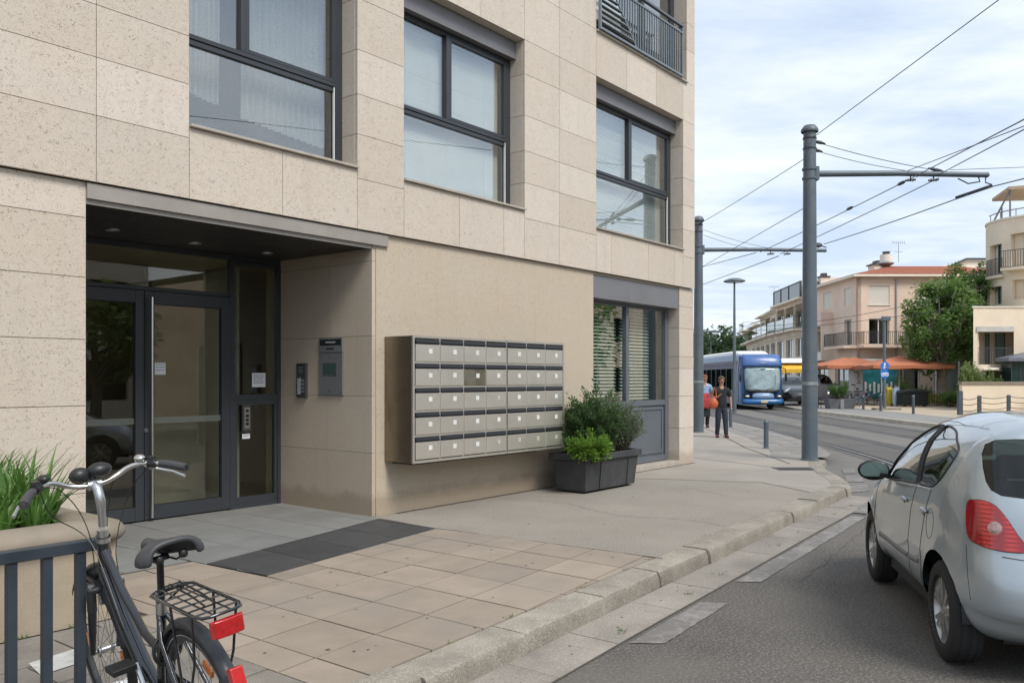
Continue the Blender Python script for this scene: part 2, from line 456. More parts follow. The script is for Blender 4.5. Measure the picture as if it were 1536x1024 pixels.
for i, (u, v) in enumerate(((4.17, 8.51), (5.15, 8.64), (6.106, 8.65))):
    m = M().lathe([(.052, 3.099), (.052, 3.090), (.068, 3.086), (.074, 3.091), (.074, 3.0995)], (u, v, 0), 24)
    d = m.build('downlight', ALU, bld, sm=40, off=BO)
    M().lathe([(.0001, 3.0935), (.030, 3.0935), (.051, 3.0965)], (u, v, 0), 20).build('lens', mat('lamp_lens', (.55,.56,.55), .15) if i == 0 else bpy.data.materials['lamp_lens'], d, sm=60, off=BO)

# ---- rooms behind the panes
def room(u0, u1, z0, z1, v0, v1, m):
    r = M(); t = .04
    r.box((u0, v1, z0), (u1, v1+t, z1)); r.box((u0-t, v0, z0), (u0, v1, z1)); r.box((u1, v0, z0), (u1+t, v1, z1))
    r.box((u0, v0, z0-t), (u1, v1, z0)); r.box((u0, v0, z1), (u1, v1, z1+t))
    return r.build('room', m, bld, off=BO)

def window(u0, u1, z0, z1, um, zm, box=True, dv=7.60, blind=None, box_z=6.12, right_extra=True):
    zt = box_z if box else z1
    f = M(); a, b = dv, dv+.07
    f.box((u0, a, z0), (u0+.055, b, zt)); f.box((u1-.10, a, z0), (u1, b, zt))
    f.box((u0+.056, a, z0), (u1-.101, b, z0+.075)); f.box((u0+.056, a, zt-.06), (u1-.101, b, zt))
    f.box((u0+.056, a+.001, zm), (u1-.101, b, zm+.05)); f.box((u0+.056, a-.012, zm+.055), (u1-.101, b, zm+.10))
    f.box((um-.028, a-.014, zm+.101), (um+.028, b, zt-.061))
    # sliding sash (right) has its own slimmer rails, standing proud
    s0, s1, q0, q1 = um+.03, u1-.102, zm+.102, zt-.062
    for A, B in (((s0, a-.010, q0), (s0+.045, b-.02, q1)), ((s1-.045, a-.010, q0), (s1, b-.02, q1)),
                 ((s0+.046, a-.010, q0), (s1-.046, b-.02, q0+.04)), ((s0+.046, a-.010, q1-.04), (s1-.046, b-.02, q1))): f.box(A, B)
    fr = f.build('window', FRAME, bld, off=BO, bevel=.003, seg=1)
    s = M()
    s.box((u1-.125, a-.004, z0+.07), (u1-.112, a+.02, zt-.06)); s.build('seal_strip', WHITE, fr, off=BO)
    p = M(); p.box((u0+.05, a+.03, z0+.07), (u1-.09, a+.036, zm+.01)); p.box((u0+.05, a+.03, zm+.09), (um, a+.036, zt-.05)); p.box((um+.06, a+.018, zm+.13), (u1-.14, a+.024, zt-.09))
    p.build('pane', GLASS, fr, off=BO)
    if box:
        q = M(); q.box((u0+.002, 7.49, box_z), (u1-.002, 7.70, z1-.012)); q.box((u0+.002, 7.486, box_z-.012), (u1-.002, 7.50, box_z+.004))
        q.build('shutter_box', SHUT, fr, off=BO, bevel=.004, seg=1)
    sl = M(); sl.box((u0-.0, 7.30, z0-.028), (u1+.0, 7.62, z0)); sl.build('sill', SILL, fr, off=BO, bevel=.005)
    return fr

def blinds(par, u0, u1, z0, z1, v, m, step=.05, tilt=.5, w=.048, rng=random.Random(3)):
    b = M(); z = z0
    n = 6
    while z < z1:
        t = tilt + rng.uniform(-.05, .05)
        sag = rng.uniform(-.002, .002)
        pr_ = None
        for i in range(n):
            a = u0 + (u1-u0)*i/n; c = u0 + (u1-u0)*(i+1)/n
            d1 = sag*sin(pi*i/n); d2 = sag*sin(pi*(i+1)/n)
            dy, dz = w/2*cos(t), w/2*sin(t)
            b.add([(a, v-dy, z-dz+d1), (c, v-dy, z-dz+d2), (c, v+dy, z+dz+d2), (a, v+dy, z+dz+d1),
                   (a, v-dy, z-dz+d1+.0015), (c, v-dy, z-dz+d2+.0015), (c, v+dy, z+dz+d2+.0015), (a, v+dy, z+dz+d1+.0015)], [(0,1,2,3), (7,6,5,4), (0,4,5,1), (2,6,7,3)])
        z += step
    for f in (.15, .5, .85):
        uu = u0+(u1-u0)*f; b.box((uu-.002, v-.027, z0), (uu+.002, v-.025, z1))
    b.build('venetian_blind', m, par, off=BO)

def curtain(par, u0, u1, z0, z1, v, m, waves=9, amp=.03, hem=None):
    c = M(); n = 90; rows = 10; vs = []; fs = []
    rg = random.Random(int(u0*100))
    ph = [rg.uniform(0, 6) for _ in range(3)]
    for j in range(rows+1):
        for i in range(n+1):
            t = i/n; u = u0+(u1-u0)*t
            z = z1 - (z1-(hem(t) if hem else z0))*j/rows
            y = v + amp*sin(t*waves*2*pi+ph[0]) + amp*.5*sin(t*waves*4.3*pi+ph[1]) + .01*sin(j*.7+ph[2])
            vs.append((u, y, z))
    for j in range(rows):
        for i in range(n):
            a = j*(n+1)+i; fs.append((a, a+1, a+n+2, a+n+1))
    c.add(vs, fs)
    c.build('curtain', m, par, off=BO, sm=180)

w1 = window(W1[0], W1[1], ZS, ZT, 5.07, 4.84)
w2 = window(W2[0], W2[1], ZS, ZT, 8.13, 4.875)
w3 = window(W3[0], W3[1], ZS, ZT, 12.71, 4.90)
LACE, ntl, outl = newmat('sheer_lace')
_t = nd(ntl, 'ShaderNodeBsdfTransparent'); _d = nd(ntl, 'ShaderNodeBsdfDiffuse'); _d.inputs[0].default_value = (.66,.70,.70,1); _l = nd(ntl, 'ShaderNodeBsdfTranslucent'); _l.inputs[0].default_value = (.6,.63,.62,1)
_m = nd(ntl, 'ShaderNodeMixShader', i_Fac=.5); _m2 = nd(ntl, 'ShaderNodeMixShader')
_co = nd(ntl, 'ShaderNodeTexCoord').outputs['Object']
ntl.links.new(ramp(ntl, noise(ntl, _co, 60, 3, .6), [(.3, .62), (.7, .9)]), _m2.inputs[0])
ntl.links.new(_d.outputs[0], _m.inputs[1]); ntl.links.new(_l.outputs[0], _m.inputs[2]); ntl.links.new(_t.outputs[0], _m2.inputs[1]); ntl.links.new(_m.outputs[0], _m2.inputs[2]); ntl.links.new(_m2.outputs[0], outl.inputs[0])
LACE2 = CURTAIN
curtain(w1, 4.36, 4.98, 4.5, 6.1, 7.86, LACE, 10, .02, hem=lambda t: 4.42+.16*(1-t)*(1-t))
curtain(w1, 5.20, 6.30, 4.3, 6.1, 7.84, LACE, 13, .02, hem=lambda t: 4.34-.10*t)
room(W1[0]-.1, W1[1]+.1, 3.7, 6.5, 7.74, 10.5, ROOMB)
blinds(w2, W2[0]+.06, W2[1]-.12, 4.05, 6.1, 7.74, BLIND, .031, 1.15, .043)
room(W2[0]-.1, W2[1]+.1, 3.7, 6.5, 7.80, 10.5, ROOM)
blinds(w3, W3[0]+.06, W3[1]-.12, 4.05, 6.1, 7.76, BLIND, .036, 1.05, .046, random.Random(8))
room(W3[0]-.1, W3[1]-.0, 3.7, 6.5, 7.82, 10.5, ROOM)
# french window behind the balcony railing on the next floor
wb = window(WB[0], WB[1], 7.09, 9.4, 13.15, 7.35, box=False)
room(WB[0]-.1, WB[1]-.0, 6.95, 9.5, 7.74, 10.5, ROOM)
curtain(wb, 11.4, 12.9, 7.2, 9.3, 7.9, CURTAIN, 12, .02)

# balcony railing (hung in front of that window)
RL = mat('railing_grey', (.20,.225,.24), .35, .4, var=.1)
br = M(); va = 7.285
for (z, h) in ((7.115, .035), (7.89, .03)): br.box((11.30, va-.018, z-h/2), (14.06, va+.018, z+h/2))
br.box((11.29, va-.02, 7.09), (11.325, va+.02, 8.03)); br.box((14.03, va-.02, 7.09), (14.07, va+.02, 8.03))
br.build('railing', RL, bld, off=BO)
rl = bld.children[-1]
hr = M(); hr.box((11.29, va-.03, 8.0), (14.09, va+.03, 8.035)); hr.box((14.05, va+.03, 8.0), (14.09, 7.36, 8.03)); hr.box((11.29, va+.03, 8.0), (11.33, 7.36, 8.03)); hr.build('handrail', FRAME2, rl, off=BO)
bb = M(); u = 11.40
def bound(u): return 7.11 + max(0, (12.42-u))*.92
while u < 14.0:
    z0 = bound(u)
    if z0 < 7.85: bb.box((u-.012, va-.010, z0), (u+.012, va+.010, 7.885))
    u += .082
z = 7.20
while z < 7.86:
    ue = 12.42-(z-7.11)/.92
    bb.box((11.326, va-.03, z), (ue, va+.03, z+.014)); z += .088
bb.bar((12.44, va, 7.12), (11.62, va, 7.875), .02, .025)
bb.build('railing_bars', RL, rl, off=BO)

# ---- ground floor glazed front, right
f = M(); a, b = 7.60, 7.67
zt = 2.88
f.box((11.30, a, .10), (11.36, b, zt)); f.box((13.99, a-.01, .10), (14.085, b, zt)); f.box((14.09, a+.01, .09), (14.148, b, zt))
f.box((12.60, a-.012, .10), (12.69, b, zt-.06)); f.box((11.36, a, zt-.06), (13.99, b, zt))
f.box((11.36, a-.004, 1.11), (13.99, b, 1.205)); f.box((11.36, a-.002, .10), (13.99, b, .20)); f.box((11.36, a+.03, .20), (13.99, b, 1.11))
for u0_, u1_ in ((11.40, 12.58), (12.72, 13.95)):
    f.box((u0_, a+.012, .24), (u0_+.05, a+.03, 1.08)); f.box((u1_-.05, a+.012, .24), (u1_, a+.03, 1.08)); f.box((u0_+.05, a+.012, .24), (u1_-.05, a+.03, .29)); f.box((u0_+.05, a+.012, 1.03), (u1_-.05, a+.03, 1.08))
lw = f.build('window', FRAME2, bld, off=BO, bevel=.003, seg=1)
M().box((11.36, a+.03, 1.206), (12.60, a+.036, zt-.061)).box((12.69, a+.03, 1.206), (13.98, a+.036, zt-.061)).build('pane', GLASS, lw, off=BO)
M().box((11.274, 7.40, 2.875), (14.123, 7.69, 3.242)).build('shutter_box', SHUT, lw, off=BO, bevel=.004, seg=1)
M().box((11.274, 7.37, .0), (14.147, 7.68, .088)).build('doorstep', SILL, lw, off=BO, bevel=.006)
blinds(lw, 11.38, 12.58, 1.30, 2.84, 7.80, BLIND2, .058, .62, .050, random.Random(5))
blinds(lw, 12.72, 13.72, 1.24, 2.84, 7.80, BLIND2, .058, .62, .050, random.Random(6))
room(11.28, 14.2, .1, 3.2, 7.84, 10.4, mat('office_wall', (.16,.19,.16), .9))
M().box((12.2, 8.9, .1), (13.4, 9.5, 1.4)).box((11.6, 9.9, .1), (12.1, 10.2, 2.2)).build('office_cupboard', mat('office_furniture', (.30,.33,.22), .6), bld, off=BO)

# ---- entrance screen at the back of the recess
D0, D1 = 9.12, 9.18
f = M()
f.box((3.396, D0, 3.035), (6.638, D1, 3.098)); f.box((3.396, D0, 2.58), (5.905, D1, 2.625)); f.box((5.906, D0-.01, .0), (5.968, D1, 3.034))
f.box((6.59, D0-.01, .0), (6.638, D1, 3.034)); f.box((3.396, D0, .0), (3.45, D1, 2.579)); f.box((3.396, D0, 2.626), (3.45, D1, 3.034))
f.box((5.97, D0, 1.33), (6.589, D1, 1.40)); f.box((5.97, D0, 2.98), (6.589, D1, 3.03)); f.box((5.97, D0, .0), (6.589, D1, .05))
f.box((5.97, D0+.001, .05), (6.01, D1, 1.33)); f.box((6.55, D0+.001, .05), (6.589, D1, 1.33)); f.box((6.01, D0+.001, .05), (6.55, D1, .14)); f.box((6.01, D0+.001, 1.27), (6.55, D1, 1.33))
es = f.build('entrance_screen', FRAME, bld, off=BO, bevel=.003, seg=1)
M().box((3.45, D0+.03, 2.626), (5.905, D0+.036, 3.034)).box((5.97, D0+.03, 1.401), (6.589, D0+.036, 2.98)).box((6.01, D0+.03, .14), (6.55, D0+.036, 1.27)).build('pane', GLASS_DOOR, es, off=BO)
def leaf(u0, u1, z0, z1, wl, wr, name):
    f = M(); a, b = D0-.012, D1-.01
    f.box((u0, a, z0), (u0+wl, b, z1)); f.box((u1-wr, a, z0), (u1, b, z1)); f.box((u0+wl, a, z1-.14), (u1-wr, b, z1)); f.box((u0+wl, a, z0), (u1-wr, b, z0+.15))
    d = f.build(name, FRAME, bld, off=BO, bevel=.003, seg=1)
    M().box((u0+wl, a+.03, z0+.15), (u1-wr, a+.038, z1-.14)).build('pane', GLASS_DOOR, d, off=BO)
    g = M(); g.box((u0+wl, a+.026, z0+.15), (u0+wl+.008, a+.0295, z1-.14)); g.box((u1-wr-.008, a+.026, z0+.15), (u1-wr, a+.0295, z1-.14)); g.box((u0+wl+.008, a+.026, z0+.15), (u1-wr-.008, a+.0295, z0+.158)); g.box((u0+wl+.008, a+.026, z1-.148), (u1-wr-.008, a+.0295, z1-.14))
    g.build('glazing_bead', SEAL, d, off=BO)
    return d
dl = leaf(4.826, 5.903, .02, 2.575, .115, .115, 'entrance_door')
h = M().tube([(4.875, D0-.085, .05), (4.875, D0-.085, 2.50)], .019, 14)
for z in (.35, 1.25, 2.25): h.tube([(4.875, D0-.085, z), (4.875, D0-.01, z)], .009, 8)
h.build('pull_bar', CHROME, dl, off=BO, sm=50)
M().lathe([(.0001, -.012), (.022, -.012), (.026, -.006), (.026, 0)], (4.84, D0-.012, 1.02), 18, 'y').build('lock', ALU, dl, off=BO, sm=50)
fl = leaf(3.46, 4.82, .02, 2.575, .10, .10, 'fixed_door_leaf')
GREYBAND, ntf, outf = newmat('grey_band')  # thin grey half-transparent band across each door leaf
_t = nd(ntf, 'ShaderNodeBsdfTransparent'); _d = nd(ntf, 'ShaderNodeBsdfDiffuse'); _d.inputs[0].default_value = (.25,.27,.25,1); _m = nd(ntf, 'ShaderNodeMixShader', i_Fac=.35)
ntf.links.new(_t.outputs[0], _m.inputs[1]); ntf.links.new(_d.outputs[0], _m.inputs[2]); ntf.links.new(_m.outputs[0], outf.inputs[0])
M().box((4.942, D0+.012, 1.09), (5.787, D0+.014, 1.16)).build('grey_band', GREYBAND, dl, off=BO)
M().box((3.562, D0+.012, 1.09), (4.718, D0+.014, 1.16)).build('grey_band', GREYBAND, fl, off=BO)
# lobby behind
lob = M()
lob.box((3.2, 13.0, 0), (9.0, 13.05, 3.1)); lob.box((3.15, 9.2, 0), (3.2, 13, 3.1)); lob.box((7.6, 9.2, 0), (7.65, 13, 3.1)); lob.box((3.2, 9.2, 3.05), (7.6, 13, 3.1))
lob.build('lobby_wall', mat('lobby_wall', (.62,.54,.42), .7, var=.1, vs=1), bld, off=BO)
M().box((3.2, 9.2, -.05), (7.6, 13, .004)).build('lobby_floor', mat('lobby_floor', (.24,.21,.17), .35), bld, off=BO)
M().box((5.55, 10.3, 0), (6.3, 10.5, 3.05)).build('lobby_pillar', mat('lobby_pillar', (.55,.50,.40), .6), bld, off=BO)
M().box((4.0, 12.9, 0), (4.9, 12.98, 2.1)).build('lobby_door', ROOMD, bld, off=BO)
M().box((6.38, 9.7, .005), (6.42, 12.8, 3.04)).build('lobby_partition', mat('lobby_partition', (.45,.50,.46), .6), bld, off=BO)

# ================================================================ things fixed to the entrance
def note(name, label, u0, u1, z0, z1, v, lines=4, cat='notice', m=PAPER):
    o = thing(name, label, cat, ((u0+u1)/2, v, z0))
    of = ((u0+u1)/2, v, z0)
    M().box((u0, v-.0015, z0), (u1, v, z1)).build('sheet', m, o, off=of)
    t = M(); rg = random.Random(int(u0*77))
    h = z1-z0
    for i in range(lines):
        z = z1-h*(.15+.7*i/max(1, lines)); u = u0+(u1-u0)*.12
        while u < u0+(u1-u0)*.8:
            w = rg.uniform(.012, .03)
            t.box((u, v-.0025, z-.003), (min(u+w, u1-.01), v-.0016, z+.003)); u += w+.008
    t.build('print', INK, o, off=of)
    return o
note('notice', 'white printed notice taped inside the tall side pane of the entrance', 6.235, 6.43, 1.49, 1.665, D0+.028, 6)
note('notice', 'small white card taped to the glass of the entrance door', 4.955, 5.085, 1.64, 1.775, D0-.002+.016, 3)
note('notice', 'small white label under the key box on the entrance side panel', 6.075, 6.185, .855, .915, D0-.0005, 2)
kb = thing('key_box', 'slim dark key switch box on the lower side panel of the entrance', 'key box', (6.12, D0, .95))
of = (6.12, D0, .95)
M().box((6.065, D0-.03, .945), (6.185, D0, 1.275)).build('housing', DGREYP, kb, off=of, bevel=.006)
M().box((6.088, D0-.033, .985), (6.162, D0-.0302, 1.24)).build('faceplate', ALU, kb, off=of)
kk = M()
for z in (1.02, 1.07, 1.12): M().box((6.104, D0-.038, z), (6.146, D0-.0332, z+.035)).build('switch', BLACKP, kb, off=of)
kk.lathe([(.0001, -.040), (.02, -.040), (.022, -.0332)], (6.125, D0, 1.20), 14, 'y'); kk.build('key_barrel', BLACKP, kb, off=of, sm=40)

UW = 6.64
kp = thing('intercom_keypad', 'narrow dark intercom keypad on the recess wall beside the entrance', 'intercom', (UW, 8.66, 1.36)); of = (UW, 8.66, 1.36)
M().box((UW-.035, 8.565, 1.36), (UW, 8.755, 1.785)).build('housing', DGREYP, kp, off=of, bevel=.006)
M().box((UW-.038, 8.60, 1.655), (UW-.0352, 8.72, 1.76)).build('speaker_grille', BLACKP, kp, off=of)
g = M()
for i in range(5): g.box((UW-.041, 8.61, 1.665+i*.018), (UW-.0382, 8.71, 1.672+i*.018))
g.build('grille_bars', ALU, kp, off=of)
M().box((UW-.039, 8.66, 1.40), (UW-.0352, 8.725, 1.60)).build('name_card', PAPERG, kp, off=of)
g = M()
for i in range(4):
    for j in range(2): g.box((UW-.043, 8.595+j*.028, 1.42+i*.045), (UW-.0352, 8.617+j*.028, 1.45+i*.045))
g.build('buttons', ALU, kp, off=of)

dp = thing('entry_panel', 'grey metal entry panel with small dark screen on the recess wall', 'entry panel', (UW, 8.10, 1.39)); of = (UW, 8.10, 1.39)
PANEL = mat('panel_grey', (.21,.215,.22), .42, .3, var=.06)
M().box((UW-.022, 7.885, 1.395), (UW, 8.325, 1.905)).build('cover', PANEL, dp, off=of, bevel=.004)
M().box((UW-.026, 7.885, 1.909), (UW, 8.325, 2.085)).build('header', PANEL, dp, off=of, bevel=.004)
M().box((UW-.028, 7.91, 1.995), (UW-.0262, 8.30, 2.065)).build('header_strip', BLACKP, dp, off=of)
g = M(); rg = random.Random(2)
v = 8.19
for w in (.028, .024, .03, .022, .026, .02):
    g.box((UW-.0295, v-w, 2.022), (UW-.0282, v, 2.040)); v -= w+.006
g.build('header_print', PAPERG, dp, off=of)
g = M(); v = 8.18
for w in (.02, .03, .022, .028, .03): g.box((UW-.0275, v-w, 1.945), (UW-.0262, v, 1.965)); v -= w+.003
g.build('lower_print', BLACKP, dp, off=of)
M().box((UW-.0235, 7.99, 1.625), (UW-.0222, 8.27, 1.79)).build('screen_bezel', ALU, dp, off=of)
M().box((UW-.0248, 8.00, 1.635), (UW-.0236, 8.245, 1.78)).build('screen', mat('lcd_screen', (.05,.085,.08), .15, var=.2, vs=9), dp, off=of)
for (v, z) in ((8.12, 1.86), (8.12, 1.45), (7.91, 1.43)):
    M().lathe([(.0001, -.026), (.008, -.026), (.010, -.0222)], (UW, 0, 0), 10, 'x').xf(Matrix.Translation((0, v, z))).build('screw', BLACKP, dp, off=of)

# ================================================================ mailboxes
MU0, MU1, MZ0, MZ1, MV = 6.83, 9.80, .63, 2.085, 6.92
mb = thing('mailbox_unit', 'wall mounted brushed steel bank of thirty-five mailboxes', 'mailboxes', (8.3, VL, MZ0)); of = (8.3, VL, MZ0)
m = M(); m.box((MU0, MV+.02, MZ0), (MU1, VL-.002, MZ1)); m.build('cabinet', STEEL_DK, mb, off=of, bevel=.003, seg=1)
UM = MU0 + (MU1-MU0)*4/7
f = M()
cw = (MU1-MU0-.06)/7; rh = (MZ1-MZ0-.05)/5
f.box((MU0-.003, MV-.004, MZ0-.003), (MU0+.028, MV+.019, MZ1+.003)); f.box((MU1-.028, MV-.004, MZ0-.003), (MU1+.003, MV+.019, MZ1+.003))
f.box((MU0+.028, MV-.004, MZ1-.022), (MU1-.028, MV+.019, MZ1+.003)); f.box((MU0+.028, MV-.004, MZ0-.003), (MU1-.028, MV+.019, MZ0+.026))
for i in range(1, 7):
    u = MU0+.03+i*cw; w = .016 if i == 4 else .009
    f.box((u-w, MV-.002, MZ0+.026), (u+w, MV+.019, MZ1-.022))
for j in range(1, 5):
    z = MZ0+.026+j*rh
    f.box((MU0+.028, MV-.001, z-.012), (MU1-.028, MV+.0185, z+.012))
f.build('face_frame', STEEL, mb, off=of)
g = M(); g.box((UM-.003, MV-.0065, MZ0), (UM+.003, MV-.0045, MZ1)); g.build('centre_seam', DGREYP, mb, off=of)
rg = random.Random(11)
STICK = mat('label_sticker', (.66,.66,.64), .6)
STICKW = mat('worn_sticker', (.42,.42,.37), .7, var=.3, vs=60)
FLAPM = mat('slot_flap', (.012,.012,.013), .35, .0, var=.2, vs=5)
WORN = brushed('stained_door_steel', (.36,.32,.25), .4, True, .9)
for j in range(5):
    for i in range(7):
        ua = MU0+.03+i*cw+(.018 if i == 4 else .011); ub = MU0+.03+(i+1)*cw-(.018 if i == 3 else .011)
        za = MZ0+.026+j*rh+.014; zb = za+rh-.028
        tl = rg.uniform(-.0012, .0012)
        worn = (i == 2 and j == 3)
        d = M(); d.box((ua, MV-.010+tl, za), (ub, MV+.012, zb-.058))
        dd = d.build('mailbox_door', WORN if worn else STEEL_DOOR, mb, off=of, bevel=.0025, seg=1)
        if worn: dd['label'] = 'stained brownish mailbox door'
        s = M(); s.box((ua, MV-.003, zb-.055), (ub, MV+.012, zb)); s.extr([(ua+.004, MV-.004, zb-.004), (ua+.004, MV-.013, zb-.036), (ua+.004, MV-.010, zb-.050), (ua+.004, MV-.0035, zb-.050)], (ub-ua-.008, 0, 0))
        s.build('slot_flap', FLAPM, dd, off=of)
        uc = ua+(ub-ua)*.60+rg.uniform(-.004, .004); zc = za+(zb-za-.058)*.62+rg.uniform(-.004, .004)
        faded = j == 0 and i >= 3
        lk = M(); lk.lathe([(.0001,-.0125),(.006,-.0125),(.0065,-.010)], (ub-.035, MV+tl, zb-.085), 10, 'y'); lk.build('keyhole', ALU if not worn else DGREYP, dd, off=of)
        lb = M(); lb.box((uc-.030, MV-.0125+tl, zc-.027), (uc+.030, MV-.0105+tl, zc+.027)); lo_ = lb.build('name_label', STICKW if faded or rg.random() < .06 else STICK, dd, off=of)
m = M(); m.box((MU0+.12, MV+.12, MZ0-.035), (MU1-.5, VL-.003, MZ0-.001)); m.build('bracket', DGREYP, mb, off=of)
# ================================================================ ground, road, kerb, paving
ASPH = mat('asphalt', (.128,.118,.107), .85, var=.22, vs=1.1, bump=.004, bs=110, spec=.25, grain=.4, gs=110, dirt=(.15,.138,.122), ds=.55, g2=50)
ASPH2 = mat('tram_road_surface', (.20,.188,.172), .85, var=.14, vs=.7, bump=.003, bs=60, spec=.25, grain=.3, gs=90, dirt=(.12,.113,.105), ds=.35)
AGG = mat('aggregate_concrete', (.34,.308,.265), .9, var=.12, vs=.8, bump=.004, bs=120, spec=.2, grain=.4, gs=100, dirt=(.275,.245,.21), ds=.6, g2=44)
SMOOTHC = mat('smooth_concrete', (.36,.325,.28), .85, var=.10, vs=.9, bump=.001, bs=60, spec=.2, grain=.2, gs=160, dirt=(.25,.235,.215), ds=.5)
KERB = mat('kerb_granite', (.34,.305,.255), .85, var=.22, vs=3.0, bump=.004, bs=45, spec=.25, isl=.12, grain=.4, gs=110, dirt=(.20,.18,.15), ds=2.6, g2=55)
GUT = mat('gutter_concrete', (.29,.26,.225), .85, var=.2, vs=2.0, bump=.003, bs=60, grain=.3, gs=120, dirt=(.15,.137,.12), ds=1.1, isl=.12, g2=55)
TILE = mat('beige_paver', (.325,.27,.215), .8, var=.10, vs=3, bump=.0012, bs=140, isl=.10, grain=.22, gs=170, dirt=(.24,.21,.18), ds=.9)
TILEG = mat('grey_paver', (.235,.235,.225), .6, var=.10, vs=2, bump=.0008, bs=120, isl=.07, grain=.2, gs=140)
TILED = mat('dark_mat_tile', (.064,.064,.065), .6, var=.14, vs=5, bump=.001, bs=140, isl=.12, grain=.3, gs=160)
FLAG = mat('old_flagstone', (.25,.225,.195), .85, var=.22, vs=2.5, bump=.003, bs=60, isl=.16, grain=.35, gs=120, dirt=(.14,.135,.12), ds=1.6)
MORT = mat('paving_joint', (.085,.075,.06), .95, var=.3, vs=8)
PAINT, ntp, outp = newmat('worn_road_paint')
def _paint():
    nt = ntp; co = nd(nt, 'ShaderNodeTexCoord').outputs['Object']
    p = nd(nt, 'ShaderNodeBsdfPrincipled'); p.inputs['Roughness'].default_value = .8
    w = noise(nt, co, 14, 6, .75, .4); w2 = noise(nt, co, 2.2, 4, .6)
    k = math_(nt, 'ADD', w, math_(nt, 'MULTIPLY', w2, .55))
    nt.links.new(mixc(nt, ramp(nt, k, [(.62, 0), (.84, 1)]), (.265,.25,.23), (.155,.145,.135)), p.inputs['Base Color'])
    nt.links.new(p.outputs[0], outp.inputs[0])
_paint()
PLAZA = mat('sandy_plaza', (.42,.345,.25), .9, var=.12, vs=.25, bump=.002, bs=40, dirt=(.33,.28,.215), ds=.25)
SOILB = mat('far_ground', (.14,.13,.10), .95, var=.2, vs=.05)
ZR = -.14

g = M(); g.add([(-400,-400,-.32), (600,-400,-.32), (600,600,-.32), (-400,600,-.32)], [(0,1,2,3)])
struct(g.build('ground', SOILB))
g = M(); g.add([(-30,-12,ZR), (22,-12,ZR), (22,9.0,ZR), (-30,9.0,ZR)], [(0,1,2,3)])   # side street
struct(g.build('road', ASPH))

# opposite pavement line and tram street in street coordinates
def poly_sheet(pts, z, name, m, sides=None):
    k = M(); n = len(pts)
    ar = sum(pts[i][0]*pts[(i+1)%n][1]-pts[(i+1)%n][0]*pts[i][1] for i in range(n))
    if ar < 0: pts = pts[::-1]
    if sides is None: k.add([(x,y,z) for x,y in pts], [tuple(range(n))])
    else: k.prism(pts, z-sides, z)
    return k.build(name, m)
def interp(tab, d):
    for (d0, x0), (d1, x1) in zip(tab, tab[1:]):
        if d <= d1: return x0+(x1-x0)*(d-d0)/(d1-d0)
    (d0, x0), (d1, x1) = tab[-2:]; return x0+(x1-x0)*(d-d0)/(d1-d0)
NEAR = [(16.9,6.25),(18,6.75),(20,7.2),(23,7.6),(28,7.95),(34,8.2),(45,8.9),(60,11.0),(80,15.5),(110,24),(150,38)]    # near pavement edge X(d)
FARK = [(8,15.0),(20,14.9),(33,14.8),(41,14.9),(46,15.3),(52,16.1),(60,17.5),(80,22.5),(110,31),(150,45)]   # opposite kerb X(d)
RA = [(9,5.6),(12,6.5),(14.5,7.15),(17.9,7.83),(23.1,8.32),(28.6,8.53),(34.1,8.75),(45,9.6),(60,11.8),(80,16.4),(110,25),(150,39)]
ds = [9,10,11,12,13,14.5,16,17.9,20,23,26,30,34,39,45,52,60,70,80,95,110,130,150]
L = [CW(interp(NEAR, max(d, 16.9))-1.2, d) if d > 16.8 else CW(5.0-(16.9-d)*.05, d) for d in ds]
R = [CW(interp(FARK, d)+.3, d) for d in ds]
k = M(); vs = [(x,y,ZR+.004) for x,y in L] + [(x,y,ZR+.004) for x,y in R]; n = len(ds)
k.add(vs, [(i, n+i, n+i+1, i+1) for i in range(n-1)])
struct(k.build('tram_road', ASPH2))
# rails: two tracks, each rail a steel head with a dark groove beside it, set flush in the road
GROOVE = mat('rail_groove', (.018,.017,.016), .8); RAILM = mat('rail_steel', (.35,.33,.31), .35, .9, var=.15, vs=2)
BED = mat('track_bed', (.115,.107,.098), .85, var=.2, vs=.6, bump=.003, bs=60, grain=.3, gs=90)
def strip(off0, off1, z0, z1, name, m):
    dd = []; d = 9.0
    while d < 140: dd.append(d); d *= 1.05
    k = M(); vs = []
    for d in dd:
        tx = (interp(RA, d+.8)-interp(RA, d-.8))/1.6; l = hypot(tx, 1); nx, ny = 1/l, -tx/l
        X = sum(interp(RA, d+q) for q in (-1.5, -.7, 0, .7, 1.5))/5
        for o, z in ((off0, z0), (off1, z0), (off1, z1), (off0, z1)):
            x, y = CW(X+nx*o, d+ny*o); vs.append((x, y, z))
    fs = []
    for i in range(len(dd)-1):
        for a in range(4):
            b = (a+1) % 4; fs.append((i*4+a, i*4+b, i*4+4+b, i*4+4+a))
    k.add(vs, fs); return struct(k.build(name, m, normals=True))
for t in (0, 3.35):
    strip(t-.32, t+1.76, ZR-.05, ZR+.008, 'track_bed', BED)
    for r in (0, 1.44):
        strip(t+r-.10, t+r+.15, ZR-.05, ZR+.0105, 'rail_groove', GROOVE)
        strip(t+r-.035, t+r+.03, ZR-.05, ZR+.0145, 'tram_rail', RAILM)

